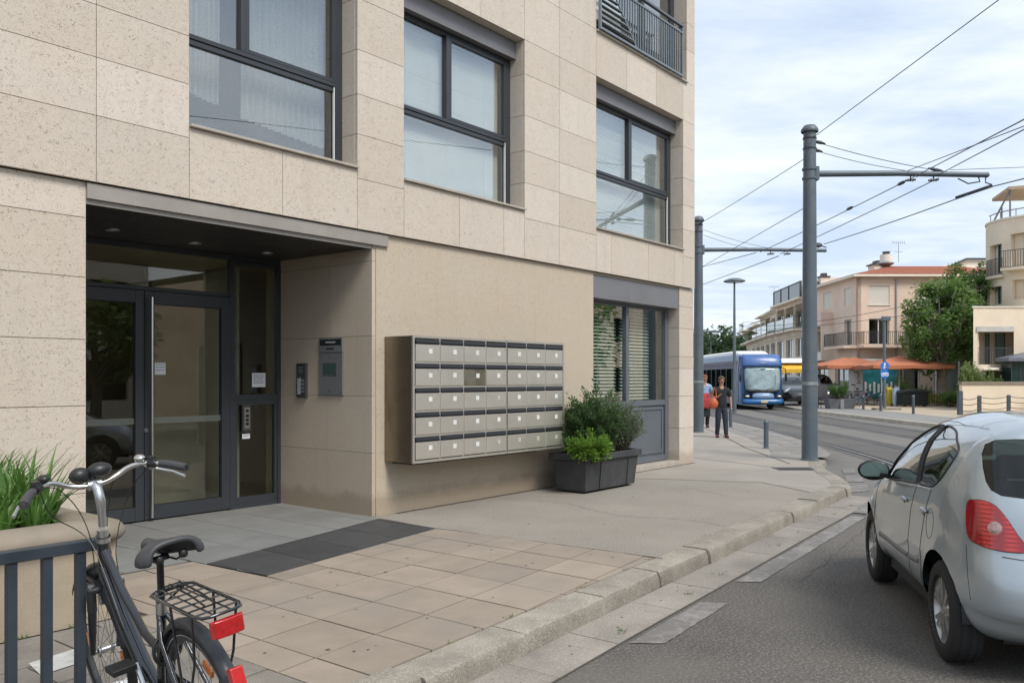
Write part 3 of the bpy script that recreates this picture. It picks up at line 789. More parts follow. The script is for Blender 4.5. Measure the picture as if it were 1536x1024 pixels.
# near pavement -------------------------------------------------------------
KL = [(-12.0,2.05),(-6.0,2.48),(-2.0,2.78),(0.5,2.97),(2.0,3.085),(3.675,3.225),(5.11,3.35),(7.11,3.50),(9.42,3.69),(11.38,3.83),(12.3,3.93)]   # kerb outer top edge, u,v
tail = [(5.0,12.55),(5.22,13.2),(5.36,14.0),(5.55,15.0),(5.85,16.0),(6.25,16.9)]
KT = [CW(a, b) for a, b in tail]
KA = KL + KT
def offs(pts, o):       # offset a polyline to its left
    res = []
    for i, p in enumerate(pts):
        a = Vector(pts[max(i-1,0)]); b = Vector(pts[min(i+1,len(pts)-1)]); t = (b-a).normalized()
        res.append((p[0]-t.y*o, p[1]+t.x*o))
    return res
KI = offs(KA, .27)
edge = [CW(interp(NEAR, d), d) for d in (18,20,23,28,34,45,60,80,110,150)]
far = [CW(interp(NEAR, d)-30, d) for d in (150,)]
base = KI + edge + [far[0], CW(-10, 120), (14.0, 18.0), (14.0, 7.6), (-12.0, 7.6)]
struct(poly_sheet(base, -.012, 'pavement_bed', MORT, None))
# concrete pavement (beyond the tiles) and the smoother far pour
AB = [(6.72, 3.66), (6.565, 6.30)]
KIi = [p for p in KI]
def kin(u):            # inner kerb edge at u
    for a, b in zip(KIi, KIi[1:]):
        if a[0] <= u <= b[0]: return a[1]+(b[1]-a[1])*(u-a[0])/(b[0]-a[0])
    return KIi[0][1]
agg = [(6.735, kin(6.735)+.01)] + [p for p in KIi if 6.74 < p[0] < 11.9] + [(11.9, kin(11.9)+.01), (12.6, 5.2), (12.1, 6.3), (11.6, 7.38), (7.0, 7.385), (6.645, 7.385), (6.63, 7.24), (6.575, 6.31)]
struct(poly_sheet(agg, 0.0, 'pavement', AGG, .02))
sm = [(12.105, 6.3), (12.605, 5.2), (11.905, kin(11.9)+.01)] + [p for p in KIi if p[0] > 11.95][:] + edge + [far[0], CW(-10, 120), (14.72, 18.0), (14.72, 7.40), (11.605, 7.38)]
struct(poly_sheet(sm, .001, 'pavement', SMOOTHC, .02))
# wall-side cement fillet and dark joints on the far pour
def ribbon(pts, w, z, name, m, t=.002):
    a = offs(pts, w/2); b = offs(pts, -w/2); k = M()
    vs = [(x,y,z) for x,y in a]+[(x,y,z) for x,y in b]; n = len(pts)
    k.add(vs, [(n+i, n+i+1, i+1, i) for i in range(n-1)]); return struct(k.build(name, m))
CRK = mat('dark_joint', (.07,.063,.05), .95, var=.3, vs=10)
def wob(pts, amp, seed, step=.25):
    rg = random.Random(seed); o = []
    for (x0,y0),(x1,y1) in zip(pts, pts[1:]):
        L_ = hypot(x1-x0, y1-y0); n = max(1, int(L_/step))
        for i in range(n): o.append((x0+(x1-x0)*i/n+rg.uniform(-amp,amp), y0+(y1-y0)*i/n+rg.uniform(-amp,amp)))
    o.append(pts[-1]); return o
ribbon(wob([AB[0], AB[1]], .012, 1, .12), .022, .0035, 'pavement_joint', CRK)
ribbon(wob([(11.9, kin(11.9)+.02), (12.6, 5.2), (12.1, 6.3), (11.6, 7.38)], .02, 2, .15), .014, .0045, 'pavement_joint', CRK)
ribbon(wob([CW(5.2, 15.9), CW(5.35, 19.4), CW(5.9, 24), CW(6.7, 33), CW(7.4, 45)], .015, 3, .4), .035, .0045, 'pavement_joint', CRK)
ribbon(wob([CW(3.6, 17.2), CW(4.9, 14.9)], .01, 5), .02, .0045, 'pavement_joint', CRK)
ribbon(wob([(7.0, 7.36), (9.6, 7.36), (11.27, 7.36), (14.7, 7.35)], .008, 4, .1), .035, .0052, 'pavement_joint', CRK)
# cobble-ish strip of small setts along the tram edge
SETT = mat('setts', (.27,.25,.225), .85, var=.2, vs=1.5, bump=.003, bs=50, isl=.12, grain=.3, gs=90)
k = M(); rg = random.Random(9); d = 17.2
while d < 60:
    st = .42 if d < 30 else .9
    for q in range(3):
        X0 = interp(NEAR, d)-1.25+q*.42; 
        if X0 < 5.1+.03*(d-16) and d < 19: continue
        pts = [CW(X0+.01, d+.01), CW(X0+.405, d+.01), CW(interp(NEAR, d+st)-1.25+q*.42+.405, d+st-.01), CW(interp(NEAR, d+st)-1.25+q*.42+.01, d+st-.01)]
        k.prism(pts, 0.0015, .005+rg.uniform(0, .002))
    d += st
struct(k.build('edge_setts', SETT))

# kerb stones, each its own block with worn corners, joints and a chip
kb_ = M(); 
def along(pts, step, rng):
    segs = []; tot = 0
    for a, b in zip(pts, pts[1:]): segs.append((tot, hypot(b[0]-a[0], b[1]-a[1]), a, b)); tot += segs[-1][1]
    def at(s):
        for t0, l, a, b in segs:
            if s <= t0+l+1e-6: return (a[0]+(b[0]-a[0])*(s-t0)/l, a[1]+(b[1]-a[1])*(s-t0)/l), ((b[0]-a[0])/l, (b[1]-a[1])/l)
        return segs[-1][3], ((segs[-1][3][0]-segs[-1][2][0])/segs[-1][1], (segs[-1][3][1]-segs[-1][2][1])/segs[-1][1])
    return at, tot
at, tot = along(KA, 1, None); rg = random.Random(4)
s = .0
KSTONES = []
while s < tot-.3:
    p0, _ = at(s); L_ = rg.uniform(.82, 1.12) if p0[0] < 12.0 else rg.uniform(.42, .6)
    e_ = min(s+L_, tot)
    n = 8; vs = []
    dy = rg.uniform(-.012, .012); dz = rg.uniform(-.008, .008); tw = rg.uniform(-.01, .01)
    for i in range(n+1):
        ss = s+.008+(e_-s-.016)*i/n
        (x, y), (tx, ty) = at(ss); nx, ny = -ty, tx
        endf = 1 if (i in (0, n)) else 0
        # section: outer bottom, outer face, rounded arris, top, inner
        j1 = rg.uniform(-.004, .004); j2 = rg.uniform(-.003, .003)
        yy = dy+tw*(i/n-.5)
        prof = [(-.004, ZR-.05), (-.002+j1, ZR+.02), (.002+j1, -.06), (.004+j1, -.020+j2), (.012+j1, -.004+j2), (.030, .003+j2*.6-endf*.004), (.16, .006+j2*.5), (.262, .006), (.272, .001), (.272, -.08)]
        for q, (o, z) in enumerate(prof):
            if endf and q in (3, 4): o += .010; z -= .006
            o += yy*(1 if q < 7 else 0); vs.append((x+nx*o, y+ny*o, z+(dz if z > -.06 else 0)))
    m_ = 10; fs = []
    for i in range(n):
        for q in range(m_-1): fs.append((i*m_+q, (i+1)*m_+q, (i+1)*m_+q+1, i*m_+q+1))
    fs.append(tuple(range(m_))); fs.append(tuple(n*m_+q for q in range(m_-1, -1, -1)))
    kb_.add(vs, fs); s = e_
struct(kb_.build('kerb', KERB, sm=24, normals=True))
kc = M()       # dark bed showing in the kerb joints
ko = offs(KA, .03); ki = offs(KA, .26); n = len(KA)
kc.add([(x,y,-.03) for x,y in ko]+[(x,y,-.03) for x,y in ki]+[(x,y,ZR-.04) for x,y in ko], [(i,i+1,n+i+1,n+i) for i in range(n-1)]+[(2*n+i,2*n+i+1,i+1,i) for i in range(n-1)])
struct(kc.build('kerb_bed', CRK))
# gutter slabs
gm = M(); s = .0; rg = random.Random(14)
KG0 = offs(KA[:12], -.005); KG1 = offs(KA[:12], -.385)
a0, t0 = along(KG0, 1, None); a1, t1 = along(KG1, 1, None)
while s < t0-.2:
    L_ = rg.uniform(.7, 1.0); e_ = min(s+L_, t0)
    P = [a1((s+.004)*t1/t0)[0], a1((e_-.004)*t1/t0)[0], a0(e_-.004)[0], a0(s+.004)[0]]
    zt_ = ZR+.008+rg.uniform(-.002, .002)
    vs = [(P[0][0],P[0][1],zt_), (P[1][0],P[1][1],zt_), (P[2][0],P[2][1],zt_+.006), (P[3][0],P[3][1],zt_+.006)]
    vs += [(x,y,ZR-.03) for x,y,z in vs]
    gm.add(vs, [(0,1,2,3),(4,7,6,5),(0,4,5,1),(1,5,6,2),(2,6,7,3),(3,7,4,0)]); s = e_
struct(gm.build('gutter', GUT))
gb = M(); n = 12; gb.add([(x,y,ZR+.0045) for x,y in offs(KA[:12], .02)]+[(x,y,ZR+.0045) for x,y in offs(KA[:12], -.40)], [(n+i,n+i+1,i+1,i) for i in range(n-1)]); struct(gb.build('gutter_bed', CRK))
# worn paint along the gutter, a crossing at the corner
def paint(poly, name='road_marking', z=ZR+.0065):
    rg = random.Random(int(poly[0][0]*31)); pts = []
    n = len(poly)
    for i in range(n):
        a, b = poly[i], poly[(i+1)%n]; L_ = hypot(b[0]-a[0], b[1]-a[1]); q = max(1, int(L_/.07))
        for j in range(q):
            t = j/q; r = .005
            pts.append((a[0]+(b[0]-a[0])*t+rg.uniform(-r,r), a[1]+(b[1]-a[1])*t+rg.uniform(-r,r)))
    ar = sum(pts[i][0]*pts[(i+1)%len(pts)][1]-pts[(i+1)%len(pts)][0]*pts[i][1] for i in range(len(pts)))
    if ar < 0: pts.reverse()
    k = M(); k.add([(x,y,z) for x,y in pts], [tuple(range(len(pts)))]); return struct(k.build(name, PAINT))
paint([(6.07,2.985),(6.16,2.80),(4.97,2.70),(4.83,2.885)])
paint([(6.86,3.055),(6.98,2.875),(11.09,3.20),(11.06,3.375)])
def px(x, y, z):       # a point of the ground seen at a given spot; used to lay out markings at their real place
    t = 1275*(CAMH-z)/(y-567); return CW((x-768)/1275*t, t)
for q in ([(1262,703),(1281,702),(1284,709),(1266,710)], [(1267,713),(1290,712),(1296,722),(1270,722)], [(1271,728),(1300,726),(1306,736),(1274,738)], [(1279,768),(1298,753),(1312,752),(1300,770)]):
    paint([px(x, y, ZR+.012) for x, y in q], z=ZR+.012)
# asphalt repair patch and cracks
for sd_, pts in enumerate(([(7.2,2.62),(8.4,2.75),(10.2,2.95),(12.0,3.1)],)):
    ribbon(wob(pts, .035, 40+sd_, .09), .007, ZR+.0025, 'road_crack', CRK)
for sd_, pts in enumerate(([(8.6,kin(8.6)+.02),(8.75,4.4),(8.5,5.3),(8.9,6.2),(8.8,7.3)], [(10.9,kin(10.9)+.02),(10.8,4.9),(11.3,5.8)])):
    ribbon(wob(pts, .03, 60+sd_, .08), .005, .0022, 'pavement_crack', CRK)
k = M(); rg = random.Random(77)      # flattened gum and drips
for i in range(46):
    u, v = (rg.uniform(6.8, 12), rg.uniform(4.1, 7.1)) if i > 18 else (rg.uniform(3.2, 6.5), rg.uniform(3.8, 5.8)); r_ = rg.uniform(.008, .02); z = .0018 if u > 6.75 else .0068
    k.add([(u+r_*cos(a)*rg.uniform(.7,1.1), v+r_*sin(a)*rg.uniform(.7,1.1), z) for a in [2*pi*q/9 for q in range(9)]], [tuple(range(9))])
struct(k.build('pavement_spots', mat('gum_spots', (.13,.12,.105), .9, var=.3, vs=4)))

# pavers ---------------------------------------------------------------------
def clip(poly, a, b):      # keep the part to the left of a->b
    out = []
    def sd(p): return (b[0]-a[0])*(p[1]-a[1])-(b[1]-a[1])*(p[0]-a[0])
    for i in range(len(poly)):
        p, q = poly[i], poly[(i+1)%len(poly)]; sp, sq = sd(p), sd(q)
        if sp >= 0: out.append(p)
        if (sp > 0 > sq) or (sp < 0 < sq):
            t = sp/(sp-sq); out.append((p[0]+(q[0]-p[0])*t, p[1]+(q[1]-p[1])*t))
    return out
def clipall(poly, region):
    for i in range(len(region)):
        poly = clip(poly, region[i], region[(i+1)%len(region)])
        if len(poly) < 3: return []
    return poly
def area(p): return sum(p[i][0]*p[(i+1)%len(p)][1]-p[(i+1)%len(p)][0]*p[i][1] for i in range(len(p)))/2
def tiles(regions, u0, v0, du, dv, k, gap, name, m, z=.004, holes=(), jz=.0015, seed=1, nu=60, nv=60, row_shift=0):
    mm = M(); rg = random.Random(seed); g2 = gap/2
    for region in regions:
        for i in range(-nu, nu):
            for j in range(-nv, nv):
                sh = row_shift*(j % 2)
                a = u0+(i+sh)*du+g2; b = u0+(i+1+sh)*du-g2; c = v0+j*dv+g2; d = v0+(j+1)*dv-g2
                q = [(a, c+k*(a-u0)), (b, c+k*(b-u0)), (b, d+k*(b-u0)), (a, d+k*(a-u0))]
                r = clipall(q, region)
                if len(r) >= 3 and area(r) > .002:
                    dz = rg.uniform(-jz, jz); mm.prism(r, -.008, z+dz)
    return struct(mm.build(name, m))
kslope = .127
m0 = (4.14, 5.85); m1 = (6.55, 6.29); m2 = (6.62, 7.24); m3 = (4.07, 6.63)
uL = 2.81
def kk_(u): return kin(u)+.004
regA = [(uL, kk_(uL)), (4.12, kk_(4.12)), (4.12, 5.52), (uL, 5.50)]                 # left of the mat column, below bed
regB = [(4.12, kk_(4.12)), (6.70, kk_(6.70)), (6.56, 6.285), (4.12, 5.846)]
regC = [(2.95, 5.50), (4.115, 5.52), (4.03, 6.85), (3.2, 6.80), (2.95, 6.8)]
tiles([regA, regB, regC], 3.602, 4.51, .5145, .53, kslope, .013, 'tile_paving', TILE, seed=5)
regM = [m0, m1, m2, m3]
tiles([regM], 4.12, 5.85, .60, .40, .215, .008, 'entrance_mat_tiles', TILED, z=.0045, seed=6)
k = M(); k.add([(*p, .0005) for p in (m0, m1, m2, m3)], [(0,1,2,3)]); struct(k.build('mat_bed', mat('pale_mortar', (.17,.165,.155), .9)))
regG = [(4.065, 6.64), (6.615, 7.245), (6.64, 7.39), (6.64, 9.12), (3.396, 9.12), (3.396, 7.39), (3.05, 7.30), (3.05, 6.81), (4.03, 6.86)]
tiles([regG[:4]+[(3.9, 9.12)]], 4.05, 6.6, .60, .60, .17, .006, 'threshold_tiles', TILEG, z=.0042, seed=7)
tiles([[(3.396, 6.87), (4.028, 6.87), (3.9, 9.12), (3.396, 9.12)]], 4.05, 6.6, .60, .60, .17, .006, 'threshold_tiles', TILEG, z=.0042, seed=8)
regF = [(-6, 2.75), (uL-.004, kk_(uL)), (uL-.004, 5.6), (-6, 5.6)]
tiles([regF], 1.99, 5.41, .62, .38, .10, .014, 'flagstones', FLAG, z=.002, jz=.003, seed=9, row_shift=.5)
k = M(); k.add([(1.98,4.83,.0062),(2.30,4.90,.0062),(2.34,5.16,.0062),(2.02,5.09,.0062)], [(0,1,2,3)]); struct(k.build('pale_patch', mat('pale_lichen_patch', (.42,.42,.40), .85, var=.2, vs=14)))
# drain cover on the far pour
dc = thing('drain_cover', 'dark metal drain cover set in the grey pavement near the big pole', 'drain cover', (*CW(4.98, 14.98), .002), ROT)
M().box((-.34,-.22,0), (.34,.22,.006)).build('plate', mat('cast_iron', (.09,.088,.085), .6, .4, var=.2, vs=10, bump=.001, bs=60), dc)
k = M()
for i in range(9): k.box((-.30, -.19+i*.042, .0062), (.30, -.175+i*.042, .009))
k.build('ribs', bpy.data.materials['cast_iron'], dc)

# opposite pavement + plaza -------------------------------------------------------
dd = [8,14,20,26,33,37,41,43.5,46,49,52,56,60,70,80,95,110,130,150]
A = [(interp(FARK, d), d) for d in dd]
A2 = [(x+.22, d) for x, d in A]
k = M(); vs = []; n = len(dd)
for (x, d) in A: a = CW(x, d); vs += [(a[0],a[1],ZR-.03), (a[0],a[1],.0)]
for (x, d) in A2: a = CW(x, d); vs += [(a[0],a[1],.002), ]
fs = [(2*i, 2*i+2, 2*i+3, 2*i+1) for i in range(n-1)] + [(2*i+1, 2*i+3, 2*n+i+1, 2*n+i) for i in range(n-1)]
k.add(vs, fs); struct(k.build('far_kerb', mat('far_kerb_stone', (.44,.39,.31), .85, var=.2, vs=2, dirt=(.28,.24,.19), ds=1.5), normals=True))
B = [(x+3.0, d) for x, d in A2]
k = M(); vs = [(*CW(x, d), .0015) for x, d in A2]+[(*CW(x, d), .0015) for x, d in B]; k.add(vs, [(i, n+i, n+i+1, i+1) for i in range(n-1)])
struct(k.build('far_pavement', mat('far_pavement_asphalt', (.235,.225,.21), .9, var=.12, vs=.5, dirt=(.17,.165,.155), ds=.5, bump=.002, bs=40)))
k = M(); C_ = [(95 if d < 100 else 120, d) for x, d in B]; vs = [(*CW(x, d), .002) for x, d in B]+[(*CW(x, d), .002) for x, d in C_]; k.add(vs, [(i, n+i, n+i+1, i+1) for i in range(n-1)])
struct(k.build('plaza', PLAZA))
# ================================================================ cars
def crom(pts, n, closed=True):
    P = [Vector(p) for p in pts]; N = len(P); out = []
    rng_ = range(N if closed else N-1)
    for i in rng_:
        p0, p1, p2, p3 = (P[(i-1)%N], P[i], P[(i+1)%N], P[(i+2)%N]) if closed else (P[max(i-1,0)], P[i], P[i+1], P[min(i+2,N-1)])
        for k in range(12):
            t = k/12
            out.append(.5*((2*p1)+(p2-p0)*t+(2*p0-5*p1+4*p2-p3)*t*t+(3*p1-p0-3*p2+p3)*t*t*t))
    if closed: out.append(out[0].copy())
    else: out.append(P[-1].copy())
    cum = [0]
    for a, b in zip(out, out[1:]): cum.append(cum[-1]+(b-a).length)
    res = []; j = 0
    for i in range(n):
        s = cum[-1]*i/(n if closed else n-1)
        while j < len(cum)-2 and cum[j+1] < s: j += 1
        t = (s-cum[j])/max(1e-9, cum[j+1]-cum[j]); res.append(out[j].lerp(out[j+1], t))
    return res
def table(tab, x):
    if x <= tab[0][0]: return tab[0][1]
    for (a, fa_), (b, fb_) in zip(tab, tab[1:]):
        if x <= b:
            t = (x-a)/(b-a); t = t*t*(3-2*t)*.5+t*.5; return fa_+(fb_-fa_)*t
    return tab[-1][1]

def paint_mat(name, col, metal=.55, rough=.32):
    m, nt, out = newmat(name)
    p = nd(nt, 'ShaderNodeBsdfPrincipled'); g = nd(nt, 'ShaderNodeNewGeometry')
    co = nd(nt, 'ShaderNodeTexCoord').outputs['Object']
    fl = noise(nt, co, 900, 1, .5); dirt = noise(nt, co, 2.5, 5, .65)
    cc = mixc(nt, fl, tuple(x*.92 for x in col), tuple(min(1, x*1.08) for x in col))
    cc = mixc(nt, math_(nt, 'MULTIPLY', ramp(nt, dirt, [(.45, 0), (.8, 1)]), .25), cc, tuple(x*.7 for x in col))
    cc = mixc(nt, g.outputs['Backfacing'], cc, (.02,.02,.022))
    nt.links.new(cc, p.inputs['Base Color'])
    nt.links.new(math_(nt, 'MULTIPLY', math_(nt, 'SUBTRACT', 1, g.outputs['Backfacing']), metal), p.inputs['Metallic'])
    p.inputs['Roughness'].default_value = rough
    nt.links.new(math_(nt, 'SUBTRACT', 1, g.outputs['Backfacing']), p.inputs['Coat Weight']); p.inputs['Coat Roughness'].default_value = .04
    nt.links.new(p.outputs[0], out.inputs[0]); return m
LRED, ntr, outr = newmat('red_lens')
def _lr():
    nt = ntr; p = nd(nt, 'ShaderNodeBsdfPrincipled'); co = nd(nt, 'ShaderNodeTexCoord').outputs['Object']
    w = nd(nt, 'ShaderNodeTexWave', i_Scale=13.0, i_Distortion=.3); w.bands_direction = 'Z'; nt.links.new(co, w.inputs[0])
    w2 = nd(nt, 'ShaderNodeTexWave', i_Scale=3.0, i_Distortion=.5); w2.bands_direction = 'Y'; nt.links.new(co, w2.inputs[0])
    f = math_(nt, 'MULTIPLY', w.outputs['Fac'], w2.outputs['Fac'])
    nt.links.new(mixc(nt, f, (.30,.004,.008), (.66,.035,.028)), p.inputs['Base Color'])
    p.inputs['Roughness'].default_value = .25; p.inputs['Coat Weight'].default_value = 1; p.inputs['Coat Roughness'].default_value = .02
    nt.links.new(p.outputs[0], out_ := outr.inputs[0])
_lr()
LCLR = mat('clear_lens', (.42,.27,.26), .12, .35, var=.35, vs=55, coat=1)
LAMB = mat('amber_lens', (.75,.20,.02), .2, var=.15, vs=40, coat=1)
HLMP = mat('headlamp_lens', (.62,.66,.70), .08, .4, var=.15, vs=20, coat=1)
TREAD = mat('tyre_tread', (.022,.022,.022), .85, var=.3, vs=8, bump=.002, bs=120)
SEATM = mat('seat_fabric', (.06,.065,.07), .9, var=.1)
PLASTX = mat('trim_grey', (.16,.17,.17), .5, var=.05)

CAR_SIL = [(.15,.245),(.075,.30),(.048,.355),(.012,.385),(-.014,.42),(-.012,.56),(.015,.68),(.045,.78),(.06,.90),(.085,1.01),(.14,1.13),(.215,1.27),(.285,1.385),(.36,1.452),
           (.55,1.488),(.90,1.512),(1.25,1.515),(1.58,1.490),(1.85,1.425),(2.12,1.285),(2.42,1.075),(2.62,.965),(2.88,.905),(3.12,.82),(3.31,.70),
           (3.42,.55),(3.45,.42),(3.42,.29),(3.32,.22),(2.9,.20),(2.0,.195),(1.2,.195),(.5,.20),(.25,.215)]
AX = (.58, 2.70); WR = .305
def car_Y(x, z):
    y = table([(.18,.765),(.25,.80),(.34,.815),(.42,.822),(.62,.828),(.78,.820),(.90,.806),(.955,.800),(.99,.788),(1.10,.768),(1.25,.728),(1.38,.668),(1.48,.60)], z+(x-1.55)*.075*max(0,min(1,(z-.80)*6)))
    if x < .75: y *= 1-.075*((.75-x)/.75)**2.0
    if x > 2.6: y *= 1-.16*((x-2.6)/.85)**2
    for ax in AX:
        r = hypot(x-ax, z-WR); y += .016*math.exp(-((r-.36)/.05)**2)*(1 if z < .75 else .4)
    y += .004*math.exp(-((z-.60)/.03)**2)*(1 if .9 < x < 2.4 else 0)
    return y
def pip(p, poly):
    x, y = p; c = False; n = len(poly); j = n-1
    for i in range(n):
        xi, yi = poly[i]; xj, yj = poly[j]
        if (yi > y) != (yj > y) and x < (xj-xi)*(y-yi)/(yj-yi)+xi: c = not c
        j = i
    return c
def round_poly(pts, n=40): return [(p[0], p[1]) for p in crom([(a, b, 0) for a, b in pts], n, True)]

_car_cache = {}
def car_parts(NS=220):
    if NS in _car_cache: return _car_cache[NS]
    S = crom([(x, 0, z) for x, z in CAR_SIL], NS, True)
    RHO = [0,.12,.24,.36,.47,.56,.64,.71,.77,.82,.86,.89,.915,.935,.952,.966,.977,.986,.993,.9975,.9995,1.0]
    if NS < 150: RHO = RHO[::2]+[1.0] if RHO[::2][-1] != 1.0 else RHO[::2]
    bm = bmesh.new(); rows = []
    for s in S:
        mx = min(max(s.x, .80), 2.55); mz = .60
        n = 5.2 if s.z > .6 else 4.8
        if s.x < .40: n = 5.6
        if s.x > 2.7: n = 3.4
        row = []
        for rh in RHO:
            x = mx+(s.x-mx)*rh; z = mz+(s.z-mz)*rh
            y = car_Y(x, z)*max(0, 1-rh**n)**(1/n)
            row.append(bm.verts.new((x, y, z)))
        rows.append(row)
    for i in range(len(S)):
        a, b = rows[i], rows[(i+1) % len(S)]
        for j in range(len(RHO)-1):
            try: bm.faces.new((a[j], a[j+1], b[j+1], b[j]))
            except ValueError: pass
    bmesh.ops.remove_doubles(bm, verts=bm.verts, dist=.0004)
    bmesh.ops.recalc_face_normals(bm, faces=bm.faces)
    # make sure normals look outwards (+y)
    sy = sum(f.normal.y*f.calc_area() for f in bm.faces)
    if sy < 0: bmesh.ops.reverse_faces(bm, faces=bm.faces)
    bm.faces.ensure_lookup_table()
    full = [( [tuple(v.co) for v in f.verts]) for f in bm.faces]
    vv = []; ff = []
    for fc in full: ff.append(tuple(range(len(vv), len(vv)+len(fc)))); vv.extend(fc)
    bvh = BVHTree.FromPolygons([Vector(v) for v in vv], ff)
    out = {}
    def cut(name, poly, a, filt):
        a = Vector(a); n = len(poly)
        for i in range(n):
            (w0, z0), (w1, z1) = poly[i], poly[(i+1)%n]
            if hypot(w1-w0, z1-z0) < 1e-5: continue
            lo = (min(w0,w1)-.03, min(z0,z1)-.03); hi = (max(w0,w1)+.03, max(z0,z1)+.03)
            fs = []
            for f in bm.faces:
                c = f.calc_center_median(); w = c.dot(a)
                if lo[0] < w < hi[0] and lo[1] < c.z < hi[1] and filt(c): fs.append(f)
            if not fs: continue
            nr = a*(z1-z0) - Vector((0,0,1))*(w1-w0)
            geom = list({v for f in fs for v in f.verts})+list({e for f in fs for e in f.edges})+fs
            bmesh.ops.bisect_plane(bm, geom=geom, plane_co=a*(w0/a.length_squared)+Vector((0,0,z0)), plane_no=nr.normalized(), dist=1e-5)
        sel = [f for f in bm.faces if filt(f.calc_center_median()) and pip((f.calc_center_median().dot(a), f.calc_center_median().z), poly)]
        out[name] = [([tuple(v.co) for v in f.verts], f.normal.copy()) for f in sel]
        bmesh.ops.delete(bm, geom=sel, context='FACES')
    side = lambda c: c.y > .38
    out['polyF'] = round_poly([(2.22,.945),(2.12,1.08),(1.98,1.20),(1.80,1.315),(1.62,1.378),(1.47,1.40),(1.42,1.37),(1.34,1.15),(1.27,1.03),(1.30,1.005),(1.7,.972),(2.1,.942),(2.21,.935)], 46)
    out['polyR'] = round_poly([(1.19,1.02),(1.25,1.14),(1.33,1.34),(1.335,1.395),(1.25,1.405),(1.0,1.385),(.80,1.342),(.625,1.285),(.625,1.20),(.70,1.11),(.80,1.05),(.90,1.028),(1.15,1.012)], 46)
    cut('glassF', out['polyF'], (1,0,0), side); cut('glassR', out['polyR'], (1,0,0), side)
    rearf = lambda c: c.x < .42 and c.y < .72
    out['polyB'] = [(-.2,1.055)]+round_poly([(.10,1.055),(.44,1.065),(.545,1.115),(.565,1.20),(.545,1.30),(.50,1.36),(.42,1.385),(.1,1.395)], 34)[0:30]+[(-.2,1.395)]
    out['polyB'] = [(-.2,1.055),(.45,1.058),(.60,1.070),(.640,1.095),(.655,1.14),(.655,1.22),(.645,1.29),(.62,1.345),(.57,1.375),(.48,1.384),(-.2,1.39)]
    cut('glassB', out['polyB'], (0,1,0), rearf)
    out['polyW'] = [(-.2,1.045),(.40,1.045),(.585,1.04),(.61,1.06),(.56,1.20),(.50,1.345),(.46,1.365),(-.2,1.385)]
    cut('glassW', out['polyW'], (0,1,0), lambda c: c.x > 1.78 and c.x < 2.75 and c.z > 1.0)
    out['polyT'] = round_poly([(1.02,1.015),(.97,1.032),(.88,1.035),(.785,1.015),(.70,.955),(.62,.865),(.550,.785),(.58,.772),(.72,.772),(.88,.790),(.975,.82),(1.015,.92)], 48)
    cut('tail', out['polyT'], (1,1,0), lambda c: c.x < .5 and c.y > .2)
    out['polyH'] = round_poly([(2.30,.66),(2.33,.72),(2.5,.80),(2.66,.86),(2.70,.80),(2.62,.70),(2.5,.64)], 30)
    cut('head', out['polyH'], (1,-1,0), lambda c: c.x > 2.7 and c.y > .2)
    for ax in AX:
        poly = [(ax+.355*cos(2*pi*i/44), WR+.01+.355*sin(2*pi*i/44)) for i in range(44)]
        cut('arch', poly, (1,0,0), lambda c: c.y > .3 and c.z < .8)
    bm.faces.ensure_lookup_table()
    out['body'] = [([tuple(v.co) for v in f.verts], f.normal.copy()) for f in bm.faces]
    out['bvh'] = bvh; bm.free(); _car_cache[NS] = out
    return out
def fmesh(fl, push=0., mirror='both'):
    m = M(); idx = {}
    def addf(fc, nrm, sg):
        ids = []
        for v in fc:
            k = (round(v[0], 5), round(v[1]*sg, 5), round(v[2], 5))
            if k not in idx: idx[k] = len(m.v); m.v.append([v[0], v[1]*sg, v[2]]); acc.append(Vector((0,0,0)))
            ids.append(idx[k]); acc[idx[k]] += Vector((nrm.x, nrm.y*sg, nrm.z))
        if sg < 0: ids.reverse()
        m.f.append(tuple(ids)); m.mi.append(0)
    acc = []
    for fc, nrm in fl:
        if mirror in ('both', 'left'): addf(fc, nrm, 1)
        if mirror in ('both', 'right'): addf(fc, nrm, -1)
    if push:
        for i, v in enumerate(m.v):
            n = acc[i].normalized() if acc[i].length > 0 else Vector((0,0,0)); m.v[i] = [v[0]+n.x*push, v[1]+n.y*push, v[2]+n.z*push]
    return m
